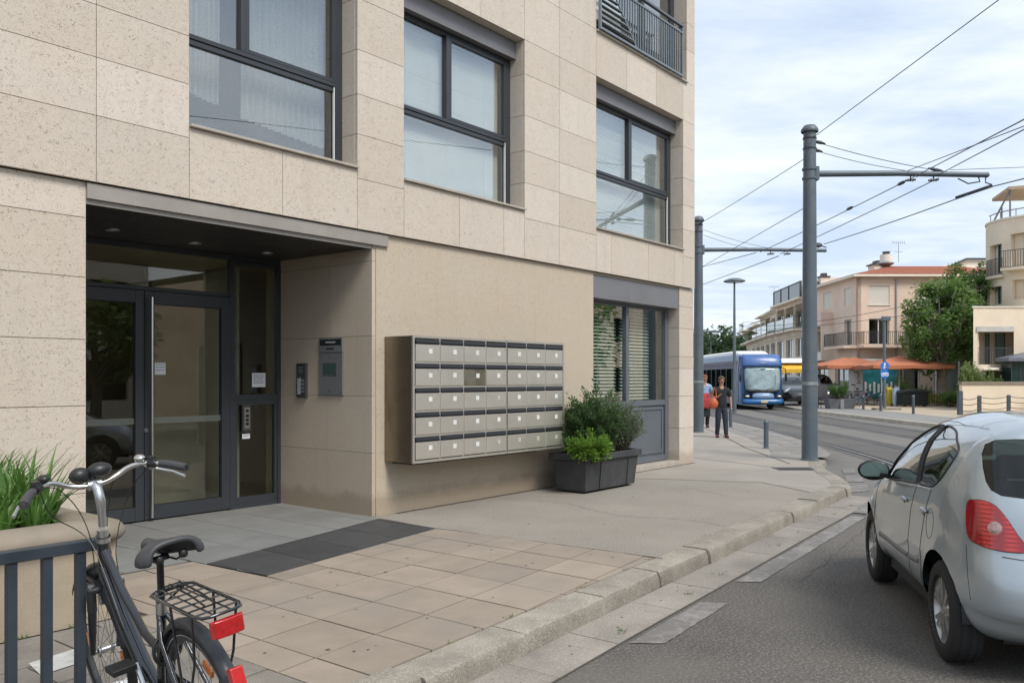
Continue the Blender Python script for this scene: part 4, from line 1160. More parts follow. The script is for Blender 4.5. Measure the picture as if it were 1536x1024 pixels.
def wheel_parts(parent, x, y, r, side, detail=True, rim=None, w=.185):
    s = side
    t = M(); hw = w/2
    prof = [(r*.66, -hw*.80), (r*.70, -hw*.98), (r*.82, -hw*1.0), (r*.93, -hw*.94), (r*.985, -hw*.78), (r, -hw*.55), (r*.988, -hw*.53), (r*.988, -hw*.45), (r, -hw*.43), (r, -.012), (r*.985, -.010), (r*.985, .010), (r, .012), (r, hw*.43), (r*.988, hw*.45), (r*.988, hw*.53), (r, hw*.55), (r*.985, hw*.78), (r*.93, hw*.94), (r*.82, hw*1.0), (r*.70, hw*.98), (r*.66, hw*.80)]
    t.lathe(prof, (x, y, r), 44, 'y')
    tyre = t.build('wheel', TREAD, parent, sm=50)
    m = M(); o = y+s*hw*.72; rr = r*.70
    m.lathe([(rr, s*hw*.98-s*hw*.72), (rr*.985, s*.006), (rr*.93, -s*.012), (rr*.90, -s*.05), (rr*.9, -s*.09)], (x, o, r), 40, 'y')
    m.lathe([(.0001, s*.000), (r*.13, -s*.003), (r*.17, -s*.014), (r*.19, -s*.04)], (x, o, r), 24, 'y')
    if detail:
        for k in range(7):
            a = 2*pi*k/7+.3
            for da, wd in ((-.12, .018), (.12, .018)):
                p0 = (x+cos(a)*r*.13, o-s*.008, r+sin(a)*r*.13); p1 = (x+cos(a+da)*rr*.96, o-s*.010, r+sin(a+da)*rr*.96)
                m.bar(p0, p1, .020, .022, up=(0,1,0))
    m.build('rim', rim or ALU, tyre, sm=50, normals=True)
    d = M(); d.lathe([(.0001, -s*.05), (rr*.9, -s*.05), (rr*.9, -s*.055)], (x, o, r), 30, 'y'); d.build('brake_disc', DGREYP, tyre)
    return tyre
def surf_line(bvh, pts, dirv, org, m, r, n=6, push=0., sg=1, step=.02):
    """a line lying on the body: pts are 2-d, org(p) gives the ray start"""
    P = []
    dense = []
    for a, b in zip(pts, pts[1:]):
        k = max(1, int(hypot(b[0]-a[0], b[1]-a[1])/step))
        for i in range(k): dense.append((a[0]+(b[0]-a[0])*i/k, a[1]+(b[1]-a[1])*i/k))
    dense.append(pts[-1])
    for p in dense:
        h = bvh.ray_cast(Vector(org(p)), Vector(dirv))
        if h[0] is not None: q = h[0]-Vector(dirv)*push; P.append((q.x, q.y*sg, q.z))
    if len(P) > 2: m.tube(P, r, n)

def make_car(label, paint, loc, rz, scale=(1,1,1), name='parked_car', NS=220, group=None, detail=True, rimm=None):
    c = car_parts(NS); bv = c['bvh']
    root = thing(name, label, 'car', loc, rz, group); root.scale = scale
    body = fmesh(c['body']).build('body', paint, root, sm=42)
    for sd, sg in (('left', 1), ('right', -1)):
        for key, nm in (('glassF', 'door_window'), ('glassR', 'door_window')):
            fmesh(c[key], -.004, sd).build(nm, GLASS_CAR, root, sm=60)
        tl = fmesh(c['tail'], .004, sd).build('tail_light', LRED, root, sm=50)
        fmesh(c['head'], .003, sd).build('headlight', HLMP, root, sm=50)
        if detail:
            k = M(); o = lambda p: ((p[0])/2+-1.5, p[0]/2+1.5, p[1])
            cen = (.765, .895)
            # round clear reversing lamp inside the red lens
            dv = Vector((1,-1,0)).normalized()
            ring = []; vs = []
            for rr_ in (0.0001, .025, .046, .058):
                for i in range(28):
                    w_ = cen[0]+rr_*1.15*cos(2*pi*i/28); z_ = cen[1]+rr_*.80*sin(2*pi*i/28)
                    h = bv.ray_cast(Vector((w_/2-1.5, w_/2+1.5, z_)), dv)
                    q = (h[0] if h[0] is not None else Vector((w_/2, w_/2, z_)))-dv*(.007 if rr_ < .045 else .004); vs.append((q.x, q.y*sg, q.z))
            fs = []
            for j in range(3):
                for i in range(28): fs.append((j*28+i, j*28+(i+1)%28, (j+1)*28+(i+1)%28, (j+1)*28+i))
            k.add(vs, fs); k.build('reversing_lamp', LCLR, tl, sm=60, normals=True)
            k = M(); surf_line(bv, c['polyT']+[c['polyT'][0]], dv, lambda p: (p[0]/2-1.5, p[0]/2+1.5, p[1]), k, .0035, 6, .001, sg, .015); k.build('lamp_edge', SEAL, tl, sm=60)
    fmesh(c['glassB'], -.004).build('rear_window', GLASS_CAR, root, sm=60)
    fmesh(c['glassW'], -.004).build('windscreen', GLASS_CAR, root, sm=60)
    # seals, panel gaps
    sY = (0,-1,0); oS = lambda p: (p[0], 2, p[1])
    for sg in (1, -1):
        k = M()
        for poly in (c['polyF'], c['polyR']): surf_line(bv, poly+[poly[0]], sY, oS, k, .009 if detail else .014, 6, -.002, sg)
        pl_ = [(1.385,1.395),(1.30,1.15),(1.225,1.01)]; surf_line(bv, pl_, sY, oS, k, .022, 8, -.012, sg)
        k.build('window_seals', SEAL, root, sm=60)
    if detail:
        k = M()
        for sg in (1, -1): surf_line(bv, [(2.24,.915),(1.7,.957),(1.05,1.003),(.92,1.012)], sY, oS, k, .006, 6, .001, sg)
        k.build('belt_trim', CHROME, root, sm=60)
    k = M(); g_ = .0034
    for sg in (1, -1):
        surf_line(bv, [(2.36,.93),(2.46,.86),(2.47,.70),(2.42,.50),(2.37,.30),(2.34,.245)], sY, oS, k, g_, 5, -.001, sg)
        surf_line(bv, [(1.24,.985),(1.31,.80),(1.335,.40),(1.32,.245)], sY, oS, k, g_, 5, -.001, sg)
        surf_line(bv, [(.86,1.01),(.93,.86),(.98,.68),(1.0,.50),(1.02,.40),(1.06,.30),(1.09,.245)], sY, oS, k, g_, 5, -.001, sg)
        surf_line(bv, [(2.34,.245),(1.09,.245)], sY, oS, k, g_, 5, -.001, sg)
        surf_line(bv, [(2.10,1.30),(1.9,1.365),(1.6,1.425),(1.2,1.437),(.95,1.425)], sY, oS, k, g_*.8, 5, -.001, sg)   # roof gutter / door tops
    surf_line(bv, [(.50,.745),(.2,.715),(-.2,.715),(-.5,.745)] if False else [(.62,.74),(.45,.725),(.2,.715),(.0,.713)], (1,0,0), lambda p: (-2, abs(p[0]), p[1]), k, g_, 5, -.001, 1)
    surf_line(bv, [(.62,.74),(.45,.725),(.2,.715),(.0,.713)], (1,0,0), lambda p: (-2, abs(p[0]), p[1]), k, g_, 5, -.001, -1)
    for sg in (1, -1):
        surf_line(bv, [(1.0,.775),(.96,.60),(.93,.47)], Vector((1,-1,0)).normalized(), lambda p: (p[0]/2-1.5, p[0]/2+1.5, p[1]), k, g_*.8, 5, -.001, sg)
    k.build('panel_gaps', SEAL, root, sm=60)
    k = M()
    for sg in (1, -1):
        surf_line(bv, [(2.30,.47),(1.8,.475),(1.36,.485)], sY, oS, k, .024, 8, -.012, sg); surf_line(bv, [(1.31,.487),(1.18,.495),(1.06,.505)], sY, oS, k, .024, 8, -.012, sg)
    k.build('rubbing_strip', PLASTX, root, sm=60)
    if detail:
        for sg in (1, -1):
            for hx in (1.50, .95):
                h = bv.ray_cast(Vector((hx, 2, .875)), Vector(sY))[0]
                k = M(); k.ball((hx, sg*(h.y+.012), .865), (.085, .020, .020), 14, 8)
                hd = k.build('door_handle', paint, root, sm=60)
                M().ball((hx+.01, sg*(h.y+.0), .845), (.045, .006, .028), 12, 8).build('handle_recess', SEAL, hd, sm=60)
        h = bv.ray_cast(Vector((.84, 2, .80)), Vector(sY))[0]
        k = M(); P = []
        for i in range(30):
            a = 2*pi*i/30; q = bv.ray_cast(Vector((.80+.085*cos(a), 2, .80+.095*sin(a))), Vector(sY))[0]
            P.append((q.x, -(q.y), q.z) if False else (q.x, q.y-.001, q.z))
        k.tube(P, .0028, 5, closed=True); k.build('fuel_flap_gap', SEAL, root, sm=60)
    zc_ = bv.ray_cast(Vector((-1, .02, .86)), Vector((1,0,0)))[0].x
    k = M(); k.box((zc_-.012,-.26,.80), (zc_+.02,.26,.91)); k.build('number_plate', WHITE, root, bevel=.004)
    k = M(); k.box((zc_-.02,-.30,.955), (zc_+.05,.30,.985)); k.build('hatch_handle', SEAL, root, bevel=.006)
    if detail:
        k = M(); k.tube([(.02,0,1.075),(.045,.05,1.12),(.10,.30,1.16)], .009, 6); k.build('rear_wiper', SEAL, root, sm=60)
    # mirrors
    for sg in (1, -1):
        k = M(); cx, cy, cz = 2.16, sg*.90, 1.0
        k.ball((cx, cy, cz), (.065, .12, .08), 20, 14)
        for i in range(len(k.v)):
            x_, y_, z_ = k.v[i]
            if x_ < cx-.012: k.v[i] = (cx-.012, y_, z_)
            if z_ < cz-.055: k.v[i] = (k.v[i][0], y_, cz-.055)
        mr = k.build('mirror', paint, root, sm=60)
        k = M(); k.lathe([(.0001, 0), (1, 0)], (0,0,0), 28, 'x'); k.v = [(cx-.030, cy+q[1]*.106, max(cz+q[2]*.068, cz-.048)) for q in k.v]
        k.build('mirror_glass', mat('mirror_glass', (.10,.16,.15), .03, .0, var=.02, spec=1.) if 'mirror_glass' not in bpy.data.materials else bpy.data.materials['mirror_glass'], mr)
        M().ball((cx-.006, cy, cz), (.022, .122, .082), 20, 10).build('mirror_rim', SEAL, mr, sm=60)
        M().bar((2.16, sg*.74, .945), (2.15, sg*.86, .965), .05, .035).build('mirror_arm', SEAL, mr)
    # wheels, underside, interior
    for ax in AX:
        for sg in (1, -1): wheel_parts(root, ax, sg*.725, WR, sg, detail, rimm)
    for ax in AX:
        for sg in (1, -1):
            k = M(); k.lathe([(.352, -.13), (.352, .085)], (ax, sg*.70, WR+.01), 30, 'y', pi, 2*pi-1e-5 if False else 1.999*pi); k.lathe([(.0001, sg*-.13), (.352, sg*-.13)], (ax, sg*.70, WR+.01), 30, 'y', pi, 1.999*pi); k.build('wheel_arch', SEAL, root)
    k = M(); k.box((.25,-.56,.21), (3.2,.56,.30)); k.box((1.0,-.74,.21), (2.28,.74,.32)); k.tube([(.18,-.35,.25),(-.01,-.35,.25)], .03, 12); k.build('floor_pan', SEAL, root)
    k = M()
    for sy_ in (-.36, .36):
        k.box((1.62, sy_-.23, .35), (2.08, sy_+.23, .60)); k.extr([(1.64, sy_-.22, .58), (1.50, sy_-.20, 1.16), (1.40, sy_-.20, 1.16), (1.50, sy_-.22, .58)], (0, .42, 0)); k.box((1.40, sy_-.11, 1.19), (1.49, sy_+.11, 1.36))
    k.box((.78,-.60,.35), (1.12,.60,.60)); k.extr([(.84,-.58,.58), (.72,-.56,1.10), (.62,-.56,1.10), (.72,-.58,.58)], (0, 1.14, 0))
    for sy_ in (-.36, .36): k.box((.62, sy_-.11, 1.12), (.70, sy_+.11, 1.26))
    k.build('seats', SEATM, root, bevel=.025, seg=2)
    k = M(); k.box((2.30,-.68,.60), (2.62,.68,.94)); k.build('dashboard', DGREYP, root, bevel=.03)
    k = M(); k.tube([(2.18+.07*sin(a)*.4, .36+.17*cos(a), .93+.17*sin(a)) for a in [2*pi*i/24 for i in range(24)]], .014, 8, closed=True); k.build('steering_wheel', BLACKP, root, sm=60)
    return root
SILVER = paint_mat('silver_paint', (.39,.44,.47), .55, .34)
_dx, _dy = CW(.214, .977); _hd = atan2(_dy, _dx)
_ox, _oy = CW(3.321, 4.526)
carN = make_car('silver grey five-door hatchback parked at the kerb, seen from behind', SILVER, (_ox, _oy, ZR+.004), _hd, name='parked_car', rimm=mat('wheel_alloy', (.50,.49,.46), .35, .7, var=.1, vs=9))
# ================================================================ poles, wires, lamps, bollards
POLE = mat('grey_blue_pole_paint', (.098,.125,.15), .5, .1, var=.12, vs=1.5, dirt=(.16,.175,.18), ds=2.5)
POLED = mat('dark_bollard_paint', (.075,.085,.10), .5, .1, var=.15, vs=3)
WIREM = mat('wire', (.06,.065,.075), .5, .5)
WOODB = mat('weathered_band', (.32,.35,.36), .4, .5)
def tram_pole(X, d, h, arm_z, arm_len, label):
    p = street_thing('tram_pole', label, 'tram pole', X, d, 0, 'poles carrying the tram wires')
    M().tube([(0,0,0),(0,0,1.2),(0,0,h)], [.152,.150,.118], 28).build('mast', POLE, p, sm=50)
    M().lathe([(.16,h-.0),(.168,h+.03),(.16,h+.06),(.11,h+.13),(.0001,h+.16)], (0,0,0), 28).build('cap', POLE, p, sm=40)
    k = M()
    k.lathe([(.1535,.0),(.17,.0),(.17,.03),(.1535,.035)], (0,0,0), 28); k.build('base_collar', POLE, p, sm=40)
    k = M().tube([(.12,0,arm_z),(arm_len*.5,0,arm_z+.01),(arm_len,0,arm_z-.02)], [.062,.055,.052], 16); k.ball((arm_len,0,arm_z-.02), (.055,.055,.055), 14, 8)
    arm = k.build('bracket_arm', POLE, p, sm=50)
    k = M().box((.095,-.09,arm_z-.13), (.16,.09,.13+arm_z))
    for z in (arm_z-.09, arm_z+.09): k.lathe([(.137,z-.02),(.143,z-.02),(.143,z+.02),(.137,z+.02)], (0,0,0), 24)
    k.build('clamp_plate', POLE, arm)
    for z in (h-.32, h-.12):
        M().lathe([(.121,z-.012),(.132,z-.012),(.132,z+.012),(.121,z+.012)], (0,0,0), 24).build('strap', WIREM, p)
    M().lathe([(.149,1.46),(.156,1.46),(.156,1.53),(.149,1.53)], (0,0,0), 28, a0=-2.9, a1=.2).build('tape_band', WOODB, p)
    # insulators hanging under the arm
    for x in (arm_len*.57, arm_len*.70) if arm_len > 3 else (): 
        k = M(); k.tube([(x,0,arm_z-.05),(x,0,arm_z-.12)], .014, 8); k.tube([(x-.10,0,arm_z-.13),(x+.10,0,arm_z-.11)], .022, 8)
        for q in (-.05,0,.05): k.lathe([(.0001,-.012),(.034,0),(.0001,.012)], (0,0,0), 12, 'x').xf(Matrix.Translation((x+q,0,arm_z-.12)), len(k.v)-36)
        k.build('insulator', WIREM, arm, sm=40)
    return p
P1 = (5.82, 16.62); P2 = (5.53, 25.2)
tp1 = tram_pole(P1[0], P1[1], 6.40, 5.59, 3.46, 'tall grey blue tram pole at the pavement corner, nearest to the camera')
tp2 = tram_pole(P2[0], P2[1], 6.25, 5.40, 3.75, 'grey blue tram pole half hidden by the apartment building corner')
# the curved end fitting of the front arm
k = M(); x = P1[0]
k.tube([(3.30,0,5.53),(3.33,0,5.44),(3.1,0,5.40),(2.9,0,5.50)], .014, 8); k.tube([(3.44,0,5.54),(3.44,0,5.42),(3.50,-.1,5.36)], .012, 8)
k.tube([(3.52,-.1,5.34),(2.98,.25,5.17)], .032, 10)
k.build('line_fitting', WIREM, tp1, sm=50)
# pigeon on the far arm
pg = street_thing('pigeon', 'grey pigeon perched near the end of the far tram pole arm', 'bird', P2[0]+3.55, P2[1], 5.44)
k = M().ball((0,0,.10), (.13,.07,.075), 14, 10); k.ball((-.10,0,.19), (.045,.04,.045), 12, 8); k.bar((.08,0,.08), (.24,0,.03), .06,.02); k.tube([(-.09,0,.12),(-.10,0,.18)], .038, 10); k.tube([(-.14,0,.185),(-.17,0,.178)], [.010,.002], 6)
for s_ in (-.025,.025): k.tube([(0,s_,.05),(0,s_,0.0)], .006, 5)
k.build('body', mat('pigeon_grey', (.10,.105,.12), .8), pg, sm=60)

def at_px(x, y, d): return Vector((*CW((x-768)/1275*d, d), CAMH+(567-y)/1275*d))
def wire(label, a, b, sag=.0, r=.009, pts=None, fit=()):
    a = Vector(a); b = Vector(b); n = 14; P = []
    if 'edge' in label:
        far_ = a+(b-a).normalized()*((b-a).length+26); fit = tuple(f*(b-a).length/(far_-a).length for f in fit); b = far_; sag = 0
    for i in range(n+1):
        t = i/n; q = a.lerp(b, t); q.z -= sag*4*t*(1-t); P.append(q-a)
    k = M().tube(P, r, 6); o = k.build('overhead_wire', WIREM); o.location = a
    tag(o, label, 'overhead wire', 'overhead wires of the tram line')
    for t in fit:
        q = a.lerp(b, t)-a; dr = (b-a).normalized()*.16
        M().tube([q-dr, q-dr*.4, q+dr*.4, q+dr], [.012,.035,.035,.012], 8).build('insulator', WIREM, o, sm=50)
    return o
d1, d2 = P1[1], P2[1]
def arm_pt(k, X, dz=-.14): P = (P1, P2)[k]; return Vector((*CW(P[0]+X, P[1]), (5.59, 5.40)[k]+dz))
top1 = Vector((*CW(P1[0], P1[1]), 6.3)); top2 = Vector((*CW(P2[0], P2[1]), 6.15))
wire('thin wire rising from the front pole top to the upper picture edge', top1+Vector((0,0,-.05)), at_px(1505, -5, 11.5), 0, .007)
wire('thin wire linking the two tram pole tops', top1+Vector((0,0,-.35)), top2, .02, .007, fit=(.97,))
wire('upper stay wire from the front pole top down to its arm', top1+Vector((0,0,-.05)), arm_pt(0, 2.55, .06), .05, .007, fit=(.06, .97))
wire('lower stay wire from the front pole top down to its arm', top1+Vector((0,0,-.22)), arm_pt(0, 1.9, .06), .04, .006, fit=(.05,))
wire('stay wire from the far pole down to its arm, upper of two', top2+Vector((0,0,-.1)), arm_pt(1, 2.1, .05), .05, .006)
wire('stay wire from the far pole down to its arm, lower of two', top2+Vector((0,0,-.25)), arm_pt(1, 1.5, .05), .04, .006)
C1 = (arm_pt(1, 1.7, -.13), arm_pt(1, 2.45, -.16))
wire('contact wire running from the far arm to the front arm on the pole side', at_px(1140, 378, d2), at_px(1362, 270, d1), .02, .009, fit=(.7,.97))
wire('contact wire running over the middle of the front arm', at_px(1170, 381, d2), at_px(1408, 267, d1), .02, .009)
wire('contact wire leaving the front arm for the right picture edge, steepest', at_px(1366, 268, d1), at_px(1550, 172, 9.0), .0, .008, fit=(.1,))
wire('contact wire leaving the front arm for the right picture edge, lowest', at_px(1408, 262, d1), at_px(1550, 187, 9.5), .0, .008)
wire('contact wire leaving the front arm for the right picture edge, shallowest', at_px(1362, 256, d1), at_px(1550, 188-4, 11.5), .02, .007)
wire('outer contact wire under the front arm tip, left of it', at_px(1236, 366, d2), at_px(1452, 292, d1), .03, .011)
wire('outer contact wire from the front arm tip to the right edge', at_px(1480, 282, d1), at_px(1560, 262, 12.5), .0, .011)
wire('thin cross wire from the arm middle to the right edge', at_px(1425, 255, d1), at_px(1560, 250, d1), .01, .006)
wire('contact wire from the far arm back along the street, left', at_px(1134, 379, d2), at_px(1040, 404, 42), .0, .012)
wire('contact wire from the far arm back along the street, right', at_px(1168, 384, d2), at_px(1040, 432, 50), .0, .013)
wire('thin span wire crossing behind the front pole at mid height', at_px(1050, 402, d2+.5), at_px(1208, 311, d1+.2), .0, .007)
wire('faint far span wire crossing to the stone building, upper', at_px(1110, 490, 60), at_px(1480, 428, 44), .5, .014)
wire('faint far span wire crossing to the stone building, lower', at_px(1110, 497, 60), at_px(1480, 455, 44), .2, .014)

def street_lamp(X, d, h, label, rr=.30):
    o = street_thing('street_lamp', label, 'street lamp', X, d, ZR, 'disc headed street lamps between the tracks')
    M().tube([(0,0,0),(0,0,h*.4),(0,0,h)], [.105,.08,.045], 16).build('post', POLE, o, sm=50)
    hd = M().lathe([(.0001,h+.14),(rr*.6,h+.12),(rr*1.1,h+.02),(rr*1.15,h-.03),(rr*.9,h-.07),(.06,h-.08),(.05,h-.16)], (0,0,0), 28).build('lamp_head', POLE, o, sm=50)
    M().lathe([(.0001,h-.085),(rr*.7,h-.08),(rr*.75,h-.072)], (0,0,0), 24).build('diffuser', bpy.data.materials['lamp_lens'], hd, sm=60)
    return o
street_lamp(11.25, 43, 6.65, 'tall slim street lamp with flat disc head beside the blue bus', .48)
street_lamp(21.3, 91, 6.7, 'distant street lamp seen above the rear of the bus', .95)

def bollard(X, d, h, r, m, label, cat='bollard', group='slim bollards', square=False, z=0, name='bollard'):
    o = street_thing(name, label, cat, X, d, z, group)
    if square:
        M().box((-r,-r,0), (r,r,h-.02)).build('post', m, o, bevel=.01); M().box((-r*.8,-r*.8,h-.0195), (r*.8,r*.8,h)).build('cap', m, o, bevel=.008)
    else:
        M().tube([(0,0,0),(0,0,h-.10)], r, 20).build('post', m, o, sm=50)
        M().lathe([(r*1.0,h-.10),(r*1.12,h-.09),(r*1.12,h-.07),(r,h-.055),(r*.8,h-.02),(.0001,h)], (0,0,0), 20).build('cap', POLE, o, sm=50)
        M().lathe([(r*1.5,0),(r*1.5,.012),(r*1.02,.02)], (0,0,0), 20).build('base_ring', m, o, sm=40)
    return o
bollard(5.80, 19.4, .66, .055, POLE, 'slim bollard with rounded top standing alone near the big front pole')
bollard(7.1, 27.6, .66, .055, POLE, 'slim bollard in line with the lamp post, just right of the walking woman')
lb = ['slim bollard right of the shrub box across the street', 'slim bollard at the foot of the blue sign post', 'slim bollard below the dark waste container']
bl = []
for (x, y, h), l in zip(((1295,614,.72),(1321,616.5,.85),(1370,620.5,.85)), lb):
    t = 1275*CAMH/(y-567); bollard((x-768)/1275*t, t, h, .06, POLED, l, group='bollards across the street'); bl.append(((x-768)/1275*t, t, h))
cb_ = [(1440,622,1.05,.09,'thick dark post at the left end of the chains'),(1469,619,.80,.07,'chain post in front of the garden wall, second from the thick dark post'),(1513,617,.80,.07,'chain post in front of the garden wall, third from the thick dark post'),(1556,615.5,.80,.07,'chain post in front of the garden wall, at the right picture edge')]
cp = []
for x, y, h, r, l in cb_:
    t = 1275*CAMH/(y-567); bollard((x-768)/1275*t, t, h, r, POLED, l, 'chain post', 'posts joined by chains', True, name='chain_post'); cp.append(((x-768)/1275*t, t, h))
CHM = mat('chain_iron', (.12,.11,.10), .6, .5)
def chain(a, b, hz, label):
    (X0, d0, h0), (X1, d1, h1) = a, b
    A_ = Vector((*CW(X0, d0), hz)); B_ = Vector((*CW(X1, d1), hz)); n = 16; P = []
    for i in range(n+1):
        t = i/n; q = A_.lerp(B_, t); q.z -= .10*4*t*(1-t); P.append(q-A_)
    o = M().tube(P, .017, 5).build('chain', CHM); o.location = A_; tag(o, label, 'chain', 'sagging chains between posts')
rn = ['upper', 'middle', 'lower']
for i, nm in ((0, 'left'), (1, 'middle'), (2, 'right')):
    for j in range(3): chain(cp[i], cp[i+1], (.74,.49,.22)[j], '%s chain in the %s bay before the garden wall' % (rn[j], nm))
chain(bl[0], bl[1], .62, 'upper chain between the shrub box bollard and the sign post bollard'); chain(bl[0], bl[1], .40, 'lower chain between the shrub box bollard and the sign post bollard')

# bus stop style sign post
sp = street_thing('sign_post', 'tall slim post with blue round signs standing on the sandy plaza', 'sign post', (1326.5-768)/1275*43, 43, 0)
M().tube([(0,0,0),(0,0,4.55)], .075, 12).build('post', POLE, sp, sm=50)
M().box((-.12,-.12,4.5), (.28,.12,4.72)).build('lamp_bracket', POLE, sp, bevel=.02)
M().tube([(-.14,0,0),(-.14,0,2.2)], .03, 10).build('side_post', ALU, sp, sm=50)
M().box((-.55,-.25,0), (.75,.25,.10)).build('foot_block', FLAG, sp, bevel=.01)
BLUES = mat('sign_blue', (.03,.16,.55), .4, var=.05)
for z in (2.22, 1.82):
    s_ = M().lathe([(.0001,-.10),(.22,-.10),(.22,-.075)], (-.02,0,z), 26, 'y').build('sign_disc', BLUES, sp)
    k = M()
    if z > 2: k.lathe([(.0001,-.106),(.055,-.106),(.055,-.101)], (-.02,0,z+.10), 12, 'y'); k.bar((-.10,-.103,z-.05), (.06,-.103,z-.05), .004,.03, up=(0,0,1)); k.bar((-.02,-.103,z+.06), (-.06,-.103,z-.15), .004,.05, up=(1,0,0))
    else: k.lathe([(.05,-.106),(.09,-.106)], (-.11,0,z-.03), 14, 'y'); k.lathe([(.05,-.106),(.09,-.106)], (.08,0,z-.03), 14, 'y'); k.bar((-.11,-.104,z-.03), (.03,-.104,z+.08), .004,.025, up=(1,0,0)); k.bar((.03,-.104,z+.08), (.08,-.104,z-.03), .004,.025, up=(1,0,0))
    k.build('pictogram', WHITE, s_)

# ================================================================ railing with rounded end, bottom left
FENM = mat('railing_paint', (.040,.052,.066), .5, .2, var=.12, vs=6, bump=.0006, bs=40)
fo = (1.75, 3.9, 0)
fn = thing('metal_railing', 'dark blue grey flat bar railing with square uprights at bottom left', 'railing', fo)
M().box((-1.2,3.87,.822), (1.87,3.93,.872)).build('top_rail', FENM, fn, off=fo, bevel=.004)
for u in (1.905-.0, 1.765, 1.622, 1.479, 1.336, 1.193, 1.05, .907)[1:]:
    M().box((u-.0195,3.88,.06), (u+.0195,3.92,.8215)).build('upright', FENM, fn, off=fo, bevel=.003)
M().box((-1.2,3.878,.04), (1.80,3.922,.075)).build('bottom_rail', FENM, fn, off=fo)

# ================================================================ raised planter by the entrance with strap leaved plants
CAST = mat('cast_stone', (.235,.20,.155), .85, var=.15, vs=3, bump=.002, bs=60, dirt=(.19,.16,.12), ds=2.)
CASTW = mat('render_wall', (.40,.335,.25), .85, var=.10, vs=2, bump=.0015, bs=70, dirt=(.30,.25,.18), ds=1.5, grain=.2)
ro = (1.0, 5.62, 0)
rp = thing('raised_planter', 'raised masonry planter with rounded stone coping beside the entrance', 'planter', ro)
k = M(); k.box((-3.5,5.63,0), (2.79,5.80,.53)); k.box((2.63,5.801,0), (2.79,7.36,.53)); k.build('wall', CASTW, rp, off=ro)
def coping(path, name):
    prof = [(-.045,.525),(.215,.525),(.225,.56),(.215,.60),(.18,.645),(.11,.665),(.03,.66),(-.04,.635),(-.075,.595),(-.075,.555)]
    k = M(); vs = []; n = len(path)
    for i, (x, y, tx, ty) in enumerate(path):
        for o, z in prof: vs.append((x-ty*o, y+tx*o, z))
    m_ = len(prof); fs = []
    for i in range(n-1):
        for j in range(m_): fs.append((i*m_+j, (i+1)*m_+j, (i+1)*m_+(j+1)%m_, i*m_+(j+1)%m_))
    fs.append(tuple(range(m_-1,-1,-1))); fs.append(tuple((n-1)*m_+j for j in range(m_)))
    k.add(vs, fs); return k.build(name, CAST, rp, off=ro, sm=50, normals=True)
pth = [(-3.5,5.62,1,0)]+[(-3.5+6.18*i/20, 5.62+.003*sin(i*1.7), 1, 0) for i in range(1,21)]
for i in range(1, 9):
    a = pi/2*i/8; pth.append((2.68+.13*sin(a), 5.75-.13*cos(a), cos(a), sin(a)))
pth += [(2.81,5.75+1.6*i/6,0,1) for i in range(1,7)]
coping(pth, 'coping')
SOIL = mat('soil', (.035,.026,.018), .95, var=.4, vs=20, bump=.01, bs=30)
M().box((-3.5,5.79,.3), (2.64,7.38,.55)).build('soil', SOIL, rp, off=ro)

LEAFI = leaf_mat('iris_leaf', (.045,.115,.025), (.14,.26,.06), .35, .42)
def strap_clump(m, x, y, z, rng, n=26, L=(.28,.5), lean=.5):
    for i in range(n):
        a = rng.uniform(0, 2*pi); r0 = rng.uniform(0, .07); l = rng.uniform(*L); ln = rng.uniform(.1, lean)*l
        w = rng.uniform(.009, .020); droop = rng.uniform(0, .6) if rng.random() < .35 else rng.uniform(0, .15)
        px_, py_ = x+cos(a)*r0, y+sin(a)*r0; sdx, sdy = -sin(a), cos(a); tw = rng.uniform(-.8, .8)
        vs = []; K = 5
        for k_ in range(K+1):
            t = k_/K; h = l*(t-.55*droop*t*t*t); o = ln*t*t+droop*l*.45*t*t
            ww = w*(1-.15*t) if t < .6 else w*max(.04, (1-t)/.4*.9)
            cx_, cy_, cz_ = px_+cos(a+tw*t*.3)*o, py_+sin(a+tw*t*.3)*o, z+h
            vs += [(cx_-sdx*ww, cy_-sdy*ww, cz_), (cx_+cos(a)*ww*.35, cy_+sin(a)*ww*.35, cz_-.002), (cx_+sdx*ww, cy_+sdy*ww, cz_)]
        m.add(vs, [(3*j+q, 3*j+q+1, 3*j+q+4, 3*j+q+3) for j in range(K) for q in (0, 1)])
rg = random.Random(21); m = M()
for i in range(210):
    x = rg.uniform(.2, 2.57); y = rg.uniform(5.98, 7.15)
    big = 1 if y > 6.15 else .72
    strap_clump(m, x, y, .54, rg, rg.randint(16, 26), (.22*big, .60*big), .6)
o = m.build('strap_leaf_bed', LEAFI, off=(1.4,6.5,.54)); o.location = (1.4,6.5,.54)
tag(o, 'dense bed of upright green strap leaves filling the raised planter', 'plants', kind='stuff')
LEAFW = leaf_mat('weed_leaf', (.05,.12,.025), (.13,.24,.06), .3)
def leafquad(m, p, dr, up, L, W, fold=.25):
    p = Vector(p); dr = dr.normalized(); s_ = dr.cross(up)
    if s_.length < 1e-4: s_ = dr.orthogonal()
    s_.normalize(); n = s_.cross(dr)
    m.add([p, p+dr*L*.45+s_*W/2+n*W*fold*.5, p+dr*L, p+dr*L*.45-s_*W/2+n*W*fold*.5, p+dr*L*.5-n*0], [(0,4,1),(1,4,2),(0,3,4),(4,3,2)])
